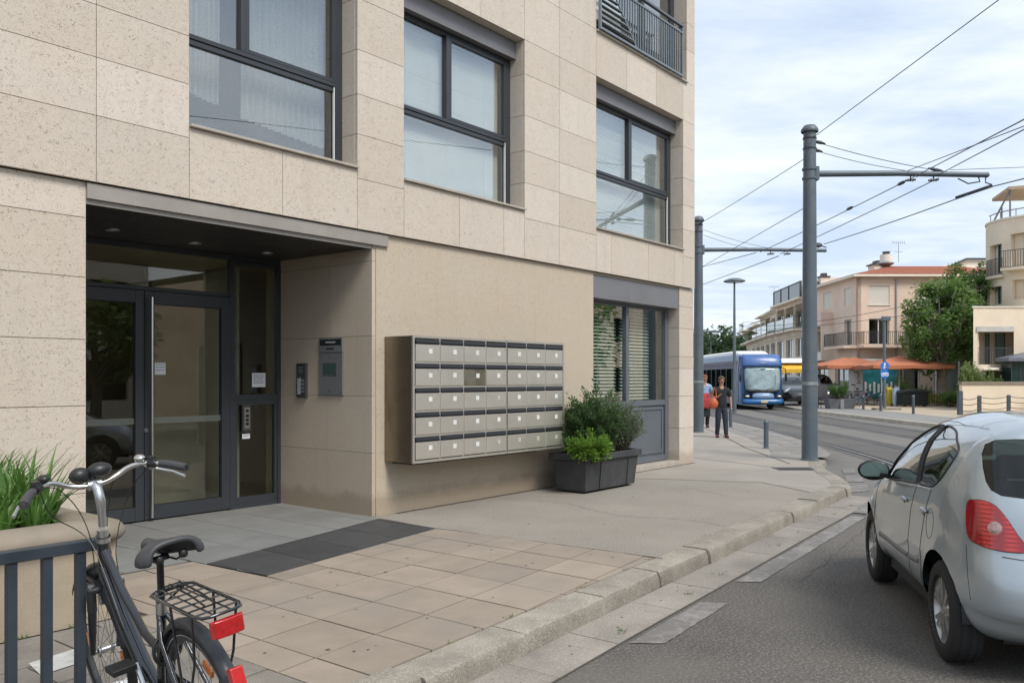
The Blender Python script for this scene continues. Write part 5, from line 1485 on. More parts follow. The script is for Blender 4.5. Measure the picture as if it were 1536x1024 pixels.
def weed(x, y, z, label, seed, n=34, R=.20, h=.18, S=.09):
    rg = random.Random(seed); m = M()
    for i in range(n):
        a = rg.uniform(0, 2*pi); r = R*rg.random()**.6; zz_ = h*rg.random()
        p = (cos(a)*r*.6, sin(a)*r*.6, zz_)
        leafquad(m, p, Vector((cos(a), sin(a), rg.uniform(-.3, .6))), Vector((rg.uniform(-.3,.3), rg.uniform(-.3,.3), 1)), S*rg.uniform(.7, 1.5), S*.45*rg.uniform(.7, 1.3))
        m.tube([(0,0,0), p], .002, 3, caps=False)
    o = m.build('broad_leaf_plant', LEAFW); o.location = (x, y, z); return tag(o, label, 'plant', 'low leafy weeds in the raised planter')
weed(1.98, 5.98, .555, 'low leafy weed at the coping, at the left picture edge', 1, 40, .20, .16, .11)
weed(2.18, 6.02, .555, 'low leafy weed at the coping, between the left edge and the handlebar grip', 2, 30, .15, .10, .10)
weed(2.56, 5.98, .555, 'low leafy weed at the coping, behind the bicycle stem', 3, 26, .13, .08, .08)

# ================================================================ grey planter with shrubs by the window
PLM = mat('planter_plastic', (.042,.044,.048), .55, var=.12, vs=4, bump=.0008, bs=90, dirt=(.075,.075,.072), ds=3)
po = (10.43, 6.78, 0)
pb = thing('planter_box', 'long dark grey tapered planter box against the wall beside the mailboxes', 'planter box', po)
def taper(u0, u1, v0, v1, z0, z1, t, m_=None):
    k = m_ or M(); k.add([(u0+t,v0+t,z0),(u1-t,v0+t,z0),(u1-t,v1-t,z0),(u0+t,v1-t,z0),(u0,v0,z1),(u1,v0,z1),(u1,v1,z1),(u0,v1,z1)], [(0,3,2,1),(4,5,6,7),(0,1,5,4),(1,2,6,5),(2,3,7,6),(3,0,4,7)]); return k
taper(9.74,11.14,6.50,7.07,.03,.45,.04).build('box', PLM, pb, off=po, bevel=.012)
k = M(); a, b, c, d = 9.70, 11.18, 6.46, 7.11
k.prism([(a,c),(b,c),(b,c+.05),(a,c+.05)], .452, .545); k.prism([(a,d-.05),(b,d-.05),(b,d),(a,d)], .452, .545); k.prism([(a,c+.05),(a+.05,c+.05),(a+.05,d-.05),(a,d-.05)], .452, .545); k.prism([(b-.05,c+.05),(b,c+.05),(b,d-.05),(b-.05,d-.05)], .452, .545)
k.build('rim', PLM, pb, off=po, bevel=.01)
for u in (10.12, 10.85): M().bar((u,6.535,.035), (u,6.497,.45), .012, .008, up=(0,1,0)).build('seam', SEAL, pb, off=po)
for u in (9.86, 10.98): M().box((u-.05,6.6,0), (u+.05,6.95,.031)).build('foot', SEAL, pb, off=po)
M().box((9.755,6.515,.40), (11.125,7.055,.50)).build('soil', SOIL, pb, off=po)

def twig_bush(name, label, loc, R, n_br, leaves_per, L, W, lm, seed, cat='shrub', base_r=.12, up=.5, group=None, wood=None, gap=.0):
    """stems fanning out from the soil, short side twigs, leaves in pairs along them"""
    rg = random.Random(seed); o = thing(name, label, cat, loc, 0, group)
    st = M(); lf = M()
    for b in range(n_br):
        a = rg.uniform(0, 2*pi); ph = math.asin(min(1, up*rg.random()+ (1-up)*rg.random()))
        e = Vector((cos(a)*cos(ph)*R[0], sin(a)*cos(ph)*R[1], R[2]*(.25+.75*sin(ph))))*rg.uniform(.72, 1.08)
        s = Vector((e.x*.25*rg.uniform(.2,1)+rg.uniform(-base_r,base_r), e.y*.2+rg.uniform(-base_r,base_r)*.5, 0))
        mid = s.lerp(e, .5)+Vector((rg.uniform(-.04,.04), rg.uniform(-.04,.04), .08*R[2]))
        st.tube([s, mid, e], [.007,.005,.002], 4, caps=False)
        for q in range(leaves_per):
            t = .30+.72*rg.random()**.75
            base_ = (s.lerp(mid, t*2) if t < .5 else mid.lerp(e, min(1.04, t*2-1)))
            off = Vector((rg.gauss(0,1), rg.gauss(0,1), rg.gauss(0,1))).normalized()
            p = base_+off*rg.uniform(0, .06)*min(1, R[2]*2)
            out = (p-Vector((0,0,R[2]*.3))).normalized()
            dr = (out+off*.9+Vector((0,0,.35))).normalized()
            leafquad(lf, p, dr, Vector((rg.uniform(-.5,.5), rg.uniform(-.5,.5), 1)), L*rg.uniform(.6,1.25), W*rg.uniform(.7,1.2))
    st.build('stems', wood or mat('twig_bark', (.09,.07,.05), .9) , o)
    lf.build('foliage', lm, o)
    return o
L_DK = leaf_mat('dark_evergreen_leaf', (.035,.08,.028), (.14,.215,.09), .25, .40)
L_GY = leaf_mat('grey_green_leaf', (.075,.105,.065), (.20,.245,.155), .25, .45)
L_LT = leaf_mat('bright_green_leaf', (.085,.175,.022), (.21,.35,.06), .35, .45)
TW = mat('twig_bark_brown', (.09,.07,.05), .9)
twig_bush('evergreen_shrub', 'large dark green evergreen shrub rising from the planter box middle', (10.42,6.83,.48), (.66,.36,1.02), 230, 64, .056, .028, L_DK, 5, wood=TW)
twig_bush('evergreen_shrub', 'dark green shrub reaching left over the mailboxes from the planter box', (10.02,6.95,.48), (.34,.20,.86), 46, 48, .044, .022, L_DK, 8, wood=TW)
twig_bush('grey_shrub', 'grey green wiry shrub at the right end of the planter box', (10.96,6.77,.46), (.62,.38,.88), 170, 60, .042, .014, L_GY, 6, wood=TW)
twig_bush('bright_shrub', 'bright light green leafy plant spilling over the front left of the planter box', (9.88,6.55,.42), (.42,.27,.46), 95, 44, .046, .034, L_LT, 7, up=.3, wood=TW)
twig_bush('bright_shrub', 'small mid green feathery plant beside the bright one in the planter box', (10.28,6.58,.44), (.22,.17,.30), 46, 36, .034, .014, leaf_mat('feathery_leaf', (.07,.15,.03), (.17,.29,.08), .3), 9, up=.4, wood=TW)

# grass blades along joints and gutter
GRS = leaf_mat('joint_grass', (.06,.10,.03), (.14,.20,.06), .3)
m = M(); rg = random.Random(31)
def tuft(x, y, z, n, h):
    for i in range(n):
        a = rg.uniform(0, 6.28); l = h*rg.uniform(.5, 1.2); r_ = rg.uniform(0, .03)
        bx, by = x+cos(a)*r_, y+sin(a)*r_; dx_, dy_ = cos(a)*l*.7, sin(a)*l*.7
        m.add([(bx-.003,by,z),(bx+.003,by,z),(bx+dx_,by+dy_,z+l)], [(0,1,2)])
for u in (3.75,4.4,4.45,5.35,5.4,6.1,6.6,7.9,8.0): tuft(u, kin(u)+rg.uniform(-.01,.03), .003, rg.randint(5,14), .022)
for u in (4.95,5.02,6.2,7.0,8.6,10.4,11.0,11.9): tuft(u, 3.0+.085*(u-4)-rg.uniform(.0,.06), ZR+.008, rg.randint(8,18), .03)
for u in (3.0,3.9): tuft(u, 5.2+rg.uniform(-.5,.2), .004, 6, .018)
for u in (2.0,2.12,2.2,1.9,2.5): tuft(u, 5.60, .003, 12, .03)
o = m.build('joint_weeds', GRS, off=(6,3.3,0)); o.location = (6,3.3,0); tag(o, 'tiny weeds growing in the paving joints and the gutter', 'weeds', kind='stuff')
# scattered dry leaves, pebbles
m = M()
DRY = mat('dry_leaf', (.16,.10,.05), .85, isl=.3)
for i in range(70):
    if i < 35: u = rg.uniform(3.5, 12); v = 3.33+.085*(u-5)-rg.uniform(.02,.30); z = ZR+.012
    elif i < 50: u = rg.uniform(2.9, 6.4); v = rg.uniform(3.5, 6.0); z = .007
    else: u = rg.uniform(7, 12.5); v = rg.uniform(4.2, 7.2); z = .003
    a = rg.uniform(0, 6.28); s_ = rg.uniform(.006, .02)
    m.add([(u+cos(a)*s_, v+sin(a)*s_, z), (u-sin(a)*s_*.5, v+cos(a)*s_*.5, z+.004), (u-cos(a)*s_, v-sin(a)*s_, z), (u+sin(a)*s_*.5, v-cos(a)*s_*.5, z+.003)], [(0,1,2,3)])
o = m.build('leaf_litter', DRY, off=(6,4,0)); o.location = (6,4,0); tag(o, 'scattered bits of dry leaf litter on paving and gutter', 'litter', kind='stuff')
# ================================================================ bicycle
BF = mat('bike_black_paint', (.014,.017,.022), .22, .1, var=.1, vs=3, coat=.8)
SADM = mat('saddle_vinyl', (.045,.047,.052), .5, var=.15, vs=10, bump=.0004, bs=120)
FDM = mat('mudguard_plastic', (.028,.032,.038), .38, var=.1, vs=4)
REFL = mat('red_reflector', (.40,.008,.010), .22, var=.2, vs=60, coat=1)
REFL2 = mat('red_lamp', (.48,.015,.015), .3, var=.1, vs=20, coat=.6)
SPOK = mat('spoke_steel', (.32,.32,.33), .35, .9)
_rx, _ry = CW(-1.10, 3.20); _fx, _fy = CW(-1.855, 4.0)
bh = atan2(_fy-_ry, _fx-_rx)
bike = thing('bicycle', 'black city bicycle with silver swept handlebar, rear rack and red reflectors', 'bicycle', (_rx, _ry, 0.0), bh)
bike.rotation_euler = (radians(-9), 0, bh)
WB_, R_ = 1.10, .345
def bwheel(x, r, parent, steer=0):
    k = M(); k.lathe([(r-.052,-.012),(r-.036,-.014),(r-.030,-.012),(r-.034,-.006),(r-.034,.006),(r-.030,.012),(r-.036,.014),(r-.052,.012),(r-.056,0),(r-.052,-.012)], (x,0,r), 60, 'y')
    w = k.build('wheel', DGREYP, parent, sm=40)
    k = M(); prof = []
    for i in range(13):
        a = 2*pi*i/12; prof.append((r-.019+.0195*cos(a), .0205*sin(a)))
    k.lathe(prof, (x,0,r), 72, 'y')
    for i in range(120):
        a = 2*pi*i/120; s_ = (i % 2*2-1)
        q = Vector((x+cos(a)*r, s_*.008, r-sin(a)*r)); q2 = Vector((x+cos(a+.025)*r, s_*.013, r-sin(a+.025)*r)); k.bar(q, q2, .008, .003, up=(cos(a),0,-sin(a)))
    k.build('tyre', RUBBER, w, sm=50)
    for s_ in (-1, 1):
        k = M(); k.lathe([(r-.030, s_*.0185), (r-.0265, s_*.0190)], (x,0,r), 60, 'y'); k.build('reflective_stripe', PAPERG, w)
    k = M()
    for i in range(32):
        a = 2*pi*i/32; s_ = 1 if i % 2 else -1; b = a+(.42 if (i//2) % 2 else -.42)
        k.tube([(x+cos(b)*.022, s_*.028, r+sin(b)*.022), (x+cos(a)*(r-.05), s_*.004, r+sin(a)*(r-.05))], .0012, 4, caps=False)
    k.build('spokes', SPOK, w)
    k = M(); k.lathe([(.008,-.065),(.008,-.04),(.026,-.034),(.028,-.028),(.016,-.02),(.016,.02),(.028,.028),(.026,.034),(.008,.04),(.008,.065)], (x,0,r), 20, 'y'); k.build('hub', ALU, w, sm=40)
    for i in range(2):
        a = 2.0+i*pi+x; cx_, cz_ = x+cos(a)*r*.68, r+sin(a)*r*.68
        k = M(); k.box((-.035,-.006,-.014), (.035,.006,.014)); k.xf(Matrix.Translation((cx_,0,cz_)) @ Matrix.Rotation(-(a+pi/2), 4, 'Y')); k.build('spoke_reflector', LAMB, w)
    return w
bwheel(0, R_, bike); bwheel(WB_, R_, bike)
def arc(x, z, r, a0, a1, n=24): return [(x+r*cos(radians(a0+(a1-a0)*i/n)), z+r*sin(radians(a0+(a1-a0)*i/n))) for i in range(n+1)]
def fender(x, r, a0, a1, w, name):
    A_ = arc(x, R_, r, a0, a1, 34); k = M(); vs = []; prof = [(-w,-.022),(-w*.92,-.006),(-w*.55,.006),(0,.010),(w*.55,.006),(w*.92,-.006),(w,-.022)]
    for i, (px_, pz_) in enumerate(A_):
        a = radians(a0+(a1-a0)*i/34)
        for y, o in prof: vs.append((px_+cos(a)*o, y, pz_+sin(a)*o))
    m_ = len(prof); k.add(vs, [(i*m_+j, (i+1)*m_+j, (i+1)*m_+j+1, i*m_+j+1) for i in range(34) for j in range(m_-1)])
    f = k.build(name, FDM, bike, sm=60); md = f.modifiers.new('t', 'SOLIDIFY'); md.thickness = .002; return f
rf = fender(0, R_+.024, 200, 20, .030, 'rear_mudguard')
ff = fender(WB_, R_+.024, 38, 165, .030, 'front_mudguard')
k = M()
for s_ in (-1, 1):
    for a in (158, 182): 
        p = arc(0, R_, R_+.02, a, a, 1)[0]; k.tube([(0,s_*.055,R_), (p[0],s_*.03,p[1])], .0028, 5)
k.build('stays', BF, rf)
HT = Vector((.862,0,.90)); HB = Vector((.925,0,.715)); BBk = Vector((.44,0,.295)); SC_ = Vector((.268,0,.735))
k = M()
k.tube([HB, HT], .026, 16)
k.tube([HB.lerp(HT,.30), (.76,0,.565), (.60,0,.40), BBk], [.031,.033,.033,.030], 16)
k.tube([HB.lerp(HT,.80), (.72,0,.70), (.52,0,.55), (.345,0,.51)], [.019,.018,.017,.017], 14)
k.tube([BBk, SC_], .0185, 14)
k.tube([(.44,-.037,.295),(.44,.037,.295)], .024, 14)
for s_ in (-1, 1):
    k.tube([(.43,s_*.02,.295),(.30,s_*.045,.30),(0,s_*.062,R_)], [.013,.012,.009], 10)
    k.tube([(.285,s_*.012,.69),(.22,s_*.04,.60),(0,s_*.062,R_)], [.010,.010,.008], 10)
fr_ = k.build('frame', BF, bike, sm=60)
M().lathe([(.031,0),(.031,.022)], (0,0,0), 18).xf(Matrix.Translation(HT) @ Matrix.Rotation(radians(-19), 4, 'Y')).build('headset', ALU, fr_, sm=40)
M().tube([(.285,0,.69),(.262,0,.752)], .0215, 14).build('seat_clamp', ALU, fr_, sm=50)
# fork with short suspension legs
k = M(); cr = Vector((.938,0,.675))
k.tube([(.938,-.062,.672),(.938,.062,.672)], .017, 12); k.tube([HB, cr], .02, 12)
for s_ in (-1, 1):
    k.tube([(.938,s_*.062,.685),(.975,s_*.062,.575)], .0205, 14); k.tube([(.975,s_*.062,.575),(1.02,s_*.062,.48),(WB_-.005,s_*.058,R_)], [.019,.017,.012], 12)
fk = k.build('fork', FDM, bike, sm=60)
for s_ in (-1, 1): M().tube([(.930,s_*.062,.70),(.938,s_*.062,.680)], .013, 12).build('stanchion_cap', ALU, fk, sm=60)
# stem + handlebar
k = M(); k.tube([HT+Vector((-.006,0,.02)), (.835,0,.985), (.822,0,1.035), (.835,0,1.082), (.865,0,1.10)], [.0165,.0165,.021,.020,.020], 16); k.tube([(.872,-.028,1.102),(.872,.028,1.102)], .021, 16)
stm = k.build('stem', ALU, bike, sm=60)
def barp(s_):
    return [(.872,0,1.102),(.873,s_*.045,1.103),(.882,s_*.10,1.118),(.875,s_*.15,1.142),(.845,s_*.20,1.152),(.80,s_*.245,1.146),(.745,s_*.285,1.136),(.66,s_*.325,1.118)]
hb = M()
for s_ in (-1, 1):
    P = [Vector(p) for p in crom(barp(s_), 26, False)]; hb.tube(P, .0115, 12)
hbo = hb.build('handlebar', CHROME, bike, sm=60)
for s_ in (-1, 1):
    P = [Vector(p) for p in crom(barp(s_), 26, False)]
    g = P[-9:]; k = M(); k.tube(g, [.0165]+[.0175,.0185]*3+[.0175,.0185], 14)
    for q in g[::1]: pass
    k.build('grip', SADM, hbo, sm=60)
    c0 = P[-11]; dr = (P[-10]-P[-12]).normalized()
    k = M(); k.tube([c0-dr*.018, c0+dr*.018], .020, 14); k.box(tuple(c0+Vector((-.015,-.014,-.012))), tuple(c0+Vector((.03,.014,.03)))); k.build('shifter_clamp', BLACKP, hbo, sm=40)
    k = M(); b0 = c0+Vector((.03,0,-.01)); k.tube([b0-dr*.02, b0+Vector((.02,s_*-.0,-.012)), b0+dr*.05+Vector((.035,0,-.02)), b0+dr*.11+Vector((.04,s_*.008,-.032)), b0+dr*.155+Vector((.028,s_*.01,-.052))], [.010,.009,.007,.0065,.008], 8); k.build('brake_lever', ALU, hbo, sm=60)
    k = M(); e0 = P[-14]; k.ball(tuple(e0+Vector((0,0,.024))), (.030,.024,.019), 14, 10); k.build('shift_pod' if s_ > 0 else 'bell', BLACKP if s_ > 0 else CHROME, hbo, sm=60)
k = M(); k.ball((.895,.045,1.150), (.036,.044,.036), 18, 12); k.ball((.885,-.035,1.158), (.040,.052,.034), 18, 12); k.tube([(.88,.0,1.115),(.88,0,1.145)], .012, 10)
k.build('bar_lamp', BLACKP, hbo, sm=60)
# front lamp, cables
k = M(); k.ball((1.03,0,.735), (.062,.048,.036), 18, 12); k.tube([(.945,0,.70),(1.02,0,.715)], .008, 8); fl_ = k.build('front_lamp', BLACKP, bike, sm=60)
M().ball((1.062,0,.737), (.034,.040,.029), 16, 10).build('lamp_lens', LCLR, fl_, sm=60)
M().box((.945,-.032,.595), (.985,.032,.640)).build('brake_caliper', ALU, fk, bevel=.006)
def cable(pts, nm='cable'):
    P = crom(pts, 26, False); M().tube(P, .0024, 5).build(nm, BLACKP, bike, sm=60)
cable([(.84,.20,1.14),(.95,.12,1.10),(.985,.05,.99),(.95,.03,.86),(.95,.035,.70)])
cable([(.84,-.20,1.14),(.96,-.13,1.12),(1.02,-.09,.98),(.98,-.05,.85),(.90,-.03,.78)])
cable([(.84,.22,1.13),(.93,.17,1.00),(.94,.07,.90),(.88,.035,.80),(.70,.03,.50)])
cable([(.84,-.23,1.13),(.97,-.19,1.04),(.99,-.12,.90),(.93,-.06,.78),(.86,-.035,.70)])
for o_ in bike.children:
    if o_.name.split('.')[0] in ('stem','handlebar','bar_lamp','cable'): o_.location = (-.018,0,.05)
M().tube([HT, HT+Vector((-.018,0,.055))], .024, 16).build('head_spacer', ALU, bike, sm=60)
# saddle
def saddle():
    k = M(); vs = []; n = 18; m_ = 13
    for i in range(n+1):
        t = i/n; x = .045+.285*t
        w = .118*(1-.0*t) if t < .25 else .118-(.096)*min(1, ((t-.25)/.45))**1.1
        if t < .12: w *= .72+.28*sin(pi/2*t/.12)
        if t > .94: w *= sqrt(max(.05, 1-((t-.94)/.06)**2))
        zt = .985+.022*(1-t)**2+.008*cos(pi*t*1.0)
        for j in range(m_):
            a = -1+2*j/(m_-1); y = w*sin(a*pi/2); drop = (abs(a)**2.6)*(.074-.025*t); sadl = .012*math.exp(-(a/.25)**2)*sin(pi*min(1, t*1.1))
            vs.append((x, y, zt-drop-sadl*.5))
    fs = [(i*m_+j, (i+1)*m_+j, (i+1)*m_+j+1, i*m_+j+1) for i in range(n) for j in range(m_-1)]
    k.add(vs, fs); o = k.build('saddle', SADM, bike, sm=70); md = o.modifiers.new('t', 'SOLIDIFY'); md.thickness = .022; md.offset = 0; md2 = o.modifiers.new('s', 'SUBSURF'); md2.levels = md2.render_levels = 1
    return o
sd = saddle()
k = M()
for s_ in (-1, 1):
    k.tube([(.085,s_*.045,.945),(.12,s_*.030,.925),(.22,s_*.022,.925),(.30,s_*.010,.955)], .0038, 6)
    k.lathe([(.012,-.0),(.017,.008),(.017,.02),(.013,.028)]*1, (.085,s_*.045,.935), 12)
k.tube([(.20,-.03,.925),(.20,.03,.925)], .012, 10); k.build('saddle_rails', BLACKP, sd, sm=50)
M().tube([(.262,0,.752),(.205,0,.925)], .0135, 14).build('seat_post', BLACKP, bike, sm=50)
# rack
k = M(); z = .815; W_ = .080; x0, x1 = .16, -.31
loop = [(x0,W_*.6,z),(x0-.03,W_,z),(x1+.05,W_,z),(x1+.012,W_-.012,z),(x1,W_-.04,z),(x1,-W_+.04,z),(x1+.012,-W_+.012,z),(x1+.05,-W_,z),(x0-.03,-W_,z),(x0,-W_*.6,z)]
k.tube(loop, .0062, 8, closed=True)
for x in (.09,.02,-.05,-.12,-.19,-.25): k.tube([(x,-W_,z),(x,W_,z)], .0035, 6)
for y in (-.03,.03): k.tube([(x0,y,z),(x1,y,z)], .0035, 6)
for s_ in (-1, 1):
    k.tube([(x0-.02,s_*W_*.7,z),(.245,s_*.02,.745)], .0045, 6); k.tube([(-.05,s_*W_,z),(.0,s_*.066,R_+.02)], .0055, 6); k.tube([(-.24,s_*W_,z),(-.17,s_*.072,.62),(.0,s_*.066,R_+.02)], .0055, 6)
rk_ = k.build('luggage_rack', BF, bike, sm=60)
k = M(); 
for y in (-.018,.018): k.tube([(.10,y,z+.03),(-.10,y,z+.022),(-.20,y,z+.008)], .004, 6)
k.tube([(.12,-.03,z+.012),(.12,.03,z+.012)], .012, 8); k.build('spring_clip', BLACKP, rk_, sm=60)
k = M(); k.prism([(x1-.012,-.062),(x1-.034,-.050),(x1-.040,0),(x1-.034,.050),(x1-.012,.062)], z-.072, z-.012); k.build('rear_reflector', REFL, bike, bevel=.004)
a = radians(143); q = (cos(a)*(R_+.058), R_+sin(a)*(R_+.058))
k = M(); k.box((-.022,-.024,-.038), (.018,.024,.038)); k.xf(Matrix.Translation((q[0]-.012,0,q[1]-.0)) @ Matrix.Rotation(radians(18), 4, 'Y')); k.build('rear_lamp', REFL2, bike, bevel=.006)
# drivetrain
k = M(); k.lathe([(.085,.045),(.085,.049),(.03,.049)], (.44,0,.295), 40, 'y'); k.tube([(.44,-.05,.295),(.36,-.055,.145)], .010, 8); k.tube([(.44,.05,.295),(.52,.055,.445)], .010, 8); cr_ = k.build('crankset', ALU, bike, sm=40)
k = M(); k.box((.31,-.16,.13), (.41,-.065,.155)); k.build('pedal', BLACKP, cr_, bevel=.004); k = M(); k.box((.47,.065,.435), (.57,.16,.46)); k.build('pedal', BLACKP, cr_, bevel=.004)
k = M(); k.prism([(.53,.050),(.53,.064),(-.06,.064),(-.06,.050)], .30, .385); k.xf(Matrix.Identity(4)); 
k = M(); k.extr([(.50,-.052,.385),(.54,-.052,.30),(.50,-.052,.215),(0,-.052,.31),(-.05,-.052,.345),(0,-.052,.385)], (0,-.012,0)); k.build('chain_guard', BF, bike, bevel=.006)
k = M(); k.tube([(.05,.07,.32),(.02,.115,.15),(-.02,.15,.008)], .008, 8); k.build('kickstand', BLACKP, bike, sm=50)
k = M(); k.tube([Vector(p) for p in crom([(.25,.0,.62),(.235,.06,.60),(.225,.07,.54),(.24,.03,.50),(.27,-.04,.52),(.275,-.05,.59),(.25,0,.62)], 30, False)], .007, 8); k.build('cable_lock', BLACKP, bike, sm=60)
# crumpled clear plastic caught by the front wheel
pb_ = thing('plastic_litter', 'crumpled pale plastic scrap lying behind the bicycle front wheel', 'litter', (*CW(-1.95, 4.42), 0.003))
rg = random.Random(3); m = M(); n = 9; vs = []
for i in range(n+1):
    for j in range(n+1): vs.append((-.14+.28*i/n+rg.uniform(-.012,.012), -.10+.2*j/n+rg.uniform(-.012,.012), max(.002, rg.uniform(0,.045)*(1-abs(i-n/2)/n))))
m.add(vs, [(i*(n+1)+j, (i+1)*(n+1)+j, (i+1)*(n+1)+j+1, i*(n+1)+j+1) for i in range(n) for j in range(n)])
m.build('film', mat('plastic_film', (.50,.51,.52), .25, var=.1, vs=10), pb_)
# ================================================================ bus
BUSB = mat('bus_blue', (.012,.065,.18), .35, 0, var=.08, coat=.2); BUSP = mat('bus_pale_blue', (.05,.12,.32), .35, 0, var=.08, coat=.2)
BUSG = mat('bus_grey_band', (.19,.195,.225), .6, var=.1, vs=.8, spec=.06); BUSW = mat('bus_roof_white', (.66,.66,.63), .5, var=.06, vs=1)
BUSD = mat('bus_glass_dark', (.007,.010,.009), .55, var=.7, vs=.9, spec=.0)
LCDT = mat('destination_display', (.02,.22,.24), .4)
DECAL = mat('side_lettering', (.42,.12,.10), .5, var=.3, vs=4); DECAL2 = mat('side_lettering_dark', (.05,.04,.09), .5, var=.3, vs=4)
def bus_unit(label, X, d, L_, rz, front=True):
    o = street_thing('tram_bus', label, 'bus', X, d, ZR, 'coupled units of the blue tram bus', rz)
    # local: x across (left -), y away from the camera; front at y=0
    W = 1.14; H = 3.12
    def rr(w, z0, z1, y, rnd=.18):      # outline ring of a cross-section
        return [(-w,y,z0),(-w,y,z1-rnd),(-w+rnd*.3,y,z1-rnd*.3),(-w+rnd,y,z1),(w-rnd,y,z1),(w-rnd*.3,y,z1-rnd*.3),(w,y,z1-rnd),(w,y,z0)]
    k = M()
    if front:
        st = [(.0,.97,.36,2.30),(.02,1.02,.32,2.52),(.10,1.09,.30,2.80),(.30,1.13,.29,3.0),(.75,W,.28,3.08),(1.4,W,.28,3.1)]
    else: st = [(0,W,.28,3.1),(1.4,W,.28,3.1)]
    st += [(L_,W,.28,3.1)]
    vs = []
    for y, w, z0, z1 in st: vs += rr(w, z0, z1, y, .22)
    n = 8; fs = [(i*n+j, i*n+(j+1)%n, (i+1)*n+(j+1)%n, (i+1)*n+j) for i in range(len(st)-1) for j in range(n)]
    fs += [tuple(range(n)), tuple((len(st)-1)*n+j for j in range(n-1,-1,-1))]
    k.add(vs, fs); body = k.build('body', BUSB, o, sm=35, normals=True)
    # side bands and window strip
    for s_ in (-1, 1):
        x = s_*(W+.004)
        k = M(); k.box((x-.012,.95,1.05), (x+.012,L_-.15,2.28)); win = k.build('side_glazing', BUSD, o)
        k = M(); y = 2.1
        while y < L_-.5: k.box((x-.018,y,1.05), (x+.018,y+.07,2.28)); y += 1.35
        k.build('window_posts', BUSG, win)
        k = M(); k.box((x-.014,.9,2.29), (x+.014,L_-.1,2.72)); bnd = k.build('upper_band', BUSG, o)
        k = M(); rg = random.Random(5); y = L_-.9
        k.box((x-.02,2.0,2.36), (x+.02,2.05,2.4))
        while y > 1.3: w_ = rg.uniform(.10,.34); k.box((x-.02,y-w_,2.38+rg.uniform(0,.05)), (x+.02,y,2.60+rg.uniform(-.04,.04))); y -= w_+rg.uniform(.05,.16)
        k.build('lettering', DECAL2, bnd)
        k = M(); k.extr([(x-.02,L_-.3,2.32),(x-.02,L_-1.7,2.32),(x-.02,L_-1.2,2.68),(x-.02,L_-.3,2.68)], (.04,0,0)); k.build('red_swoosh', DECAL, bnd)
        k = M(); k.box((x-.014,1.0,.42), (x+.014,L_-.1,1.04)); k.build('lower_panel', BUSG, o)
        for y in (2.0, L_-2.2):
            t = M(); t.lathe([(.30,-.12),(.46,-.12),(.48,-.08),(.48,.08),(.46,.12),(.30,.12)], (s_*(W-.13),y,.48), 26, 'y'); t.v = [(s_*(W-.13)+(q[1]-y), y+(q[0]-s_*(W-.13)), q[2]) for q in t.v]
            wh = t.build('wheel', RUBBER, o, sm=40)
            t = M(); t.lathe([(.0001,.0),(.30,0)], (0,0,0), 20, 'y'); t.v = [(s_*(W-.02), y+q[0], .48+q[2]) for q in t.v]; t.build('rim', ALU, wh)
        if front:
            k = M(); k.box((x-.02,1.0,.40), (x+.02,1.06,2.28)); k.box((x-.02,1.75,.40), (x+.02,1.81,2.28)); k.build('door_frame', BUSB, o)
            k = M(); k.box((x-.018,1.06,.5), (x+.018,1.75,2.2)); k.build('door_glass', BUSD, o)
            k = M(); k.extr([(x-.016,.35,2.95),(x-.016,.60,2.95),(x-.016,1.0,2.2),(x-.016,1.0,.42),(x-.016,.62,.42),(x-.016,.72,2.0)], (.032,0,0)); k.build('front_pillar', BUSB, o)
    if front:
        # windscreen, curved
        def panel(zs, ws, ys, name, m, n=12, par=o):
            k = M(); vs = []
            for z, w, y in zip(zs, ws, ys):
                for i in range(n+1):
                    t = -1+2*i/n; vs.append((w*t, y-.15+.15*abs(t)**2.6, z))
            k.add(vs, [(i*(n+1)+j, i*(n+1)+j+1, (i+1)*(n+1)+j+1, (i+1)*(n+1)+j) for i in range(len(zs)-1) for j in range(n)])
            q = k.build(name, m, par, sm=50); md = q.modifiers.new('t', 'SOLIDIFY'); md.thickness = .03; return q
        ws_ = panel([1.02,1.15,1.7,2.15,2.36], [.80,.93,.98,.97,.94], [-.10,-.075,-.04,.0,.03], 'windscreen', mat('bus_windscreen', (.26,.34,.36), .12, var=.45, vs=1.6, spec=.6))
        panel([2.37,2.5,2.75,2.95,3.05], [1.07,1.08,1.05,1.0,.92], [-.02,-.01,.06,.20,.36], 'front_dome', BUSP)
        panel([2.23,2.30], [.22,.22], [-.045,-.038], 'destination_display', LCDT, 4)
        k = M()
        for i in range(7): k.box((-.17+i*.05,-.205,2.245), (-.14+i*.05,-.198,2.285))
        k.build('display_text', WHITE, ws_)
        k = M()
        for i in range(6): k.box((-.13+i*.045,-.185,2.56), (-.10+i*.045,-.160,2.60))
        k.build('operator_lettering', WHITE, o)
        panel([.95,1.03,1.10], [.78,.86,.92], [-.14,-.13,-.11], 'black_apron', SEAL)
        panel([.62,.75,.94], [.60,.60,.56], [-.17,-.17,-.15], 'front_panel', mat('bus_silver_panel', (.20,.30,.46), .35, coat=.3))
        panel([.30,.42,.60], [1.02,1.10,1.10], [-.16,-.20,-.18], 'bumper', mat('bumper_blue', (.012,.12,.32), .35, coat=.3))
        k = M(); k.box((-.16,-.375,.40), (.20,-.34,.52)); k.build('number_plate', mat('plate_amber', (.62,.48,.22), .5), o)
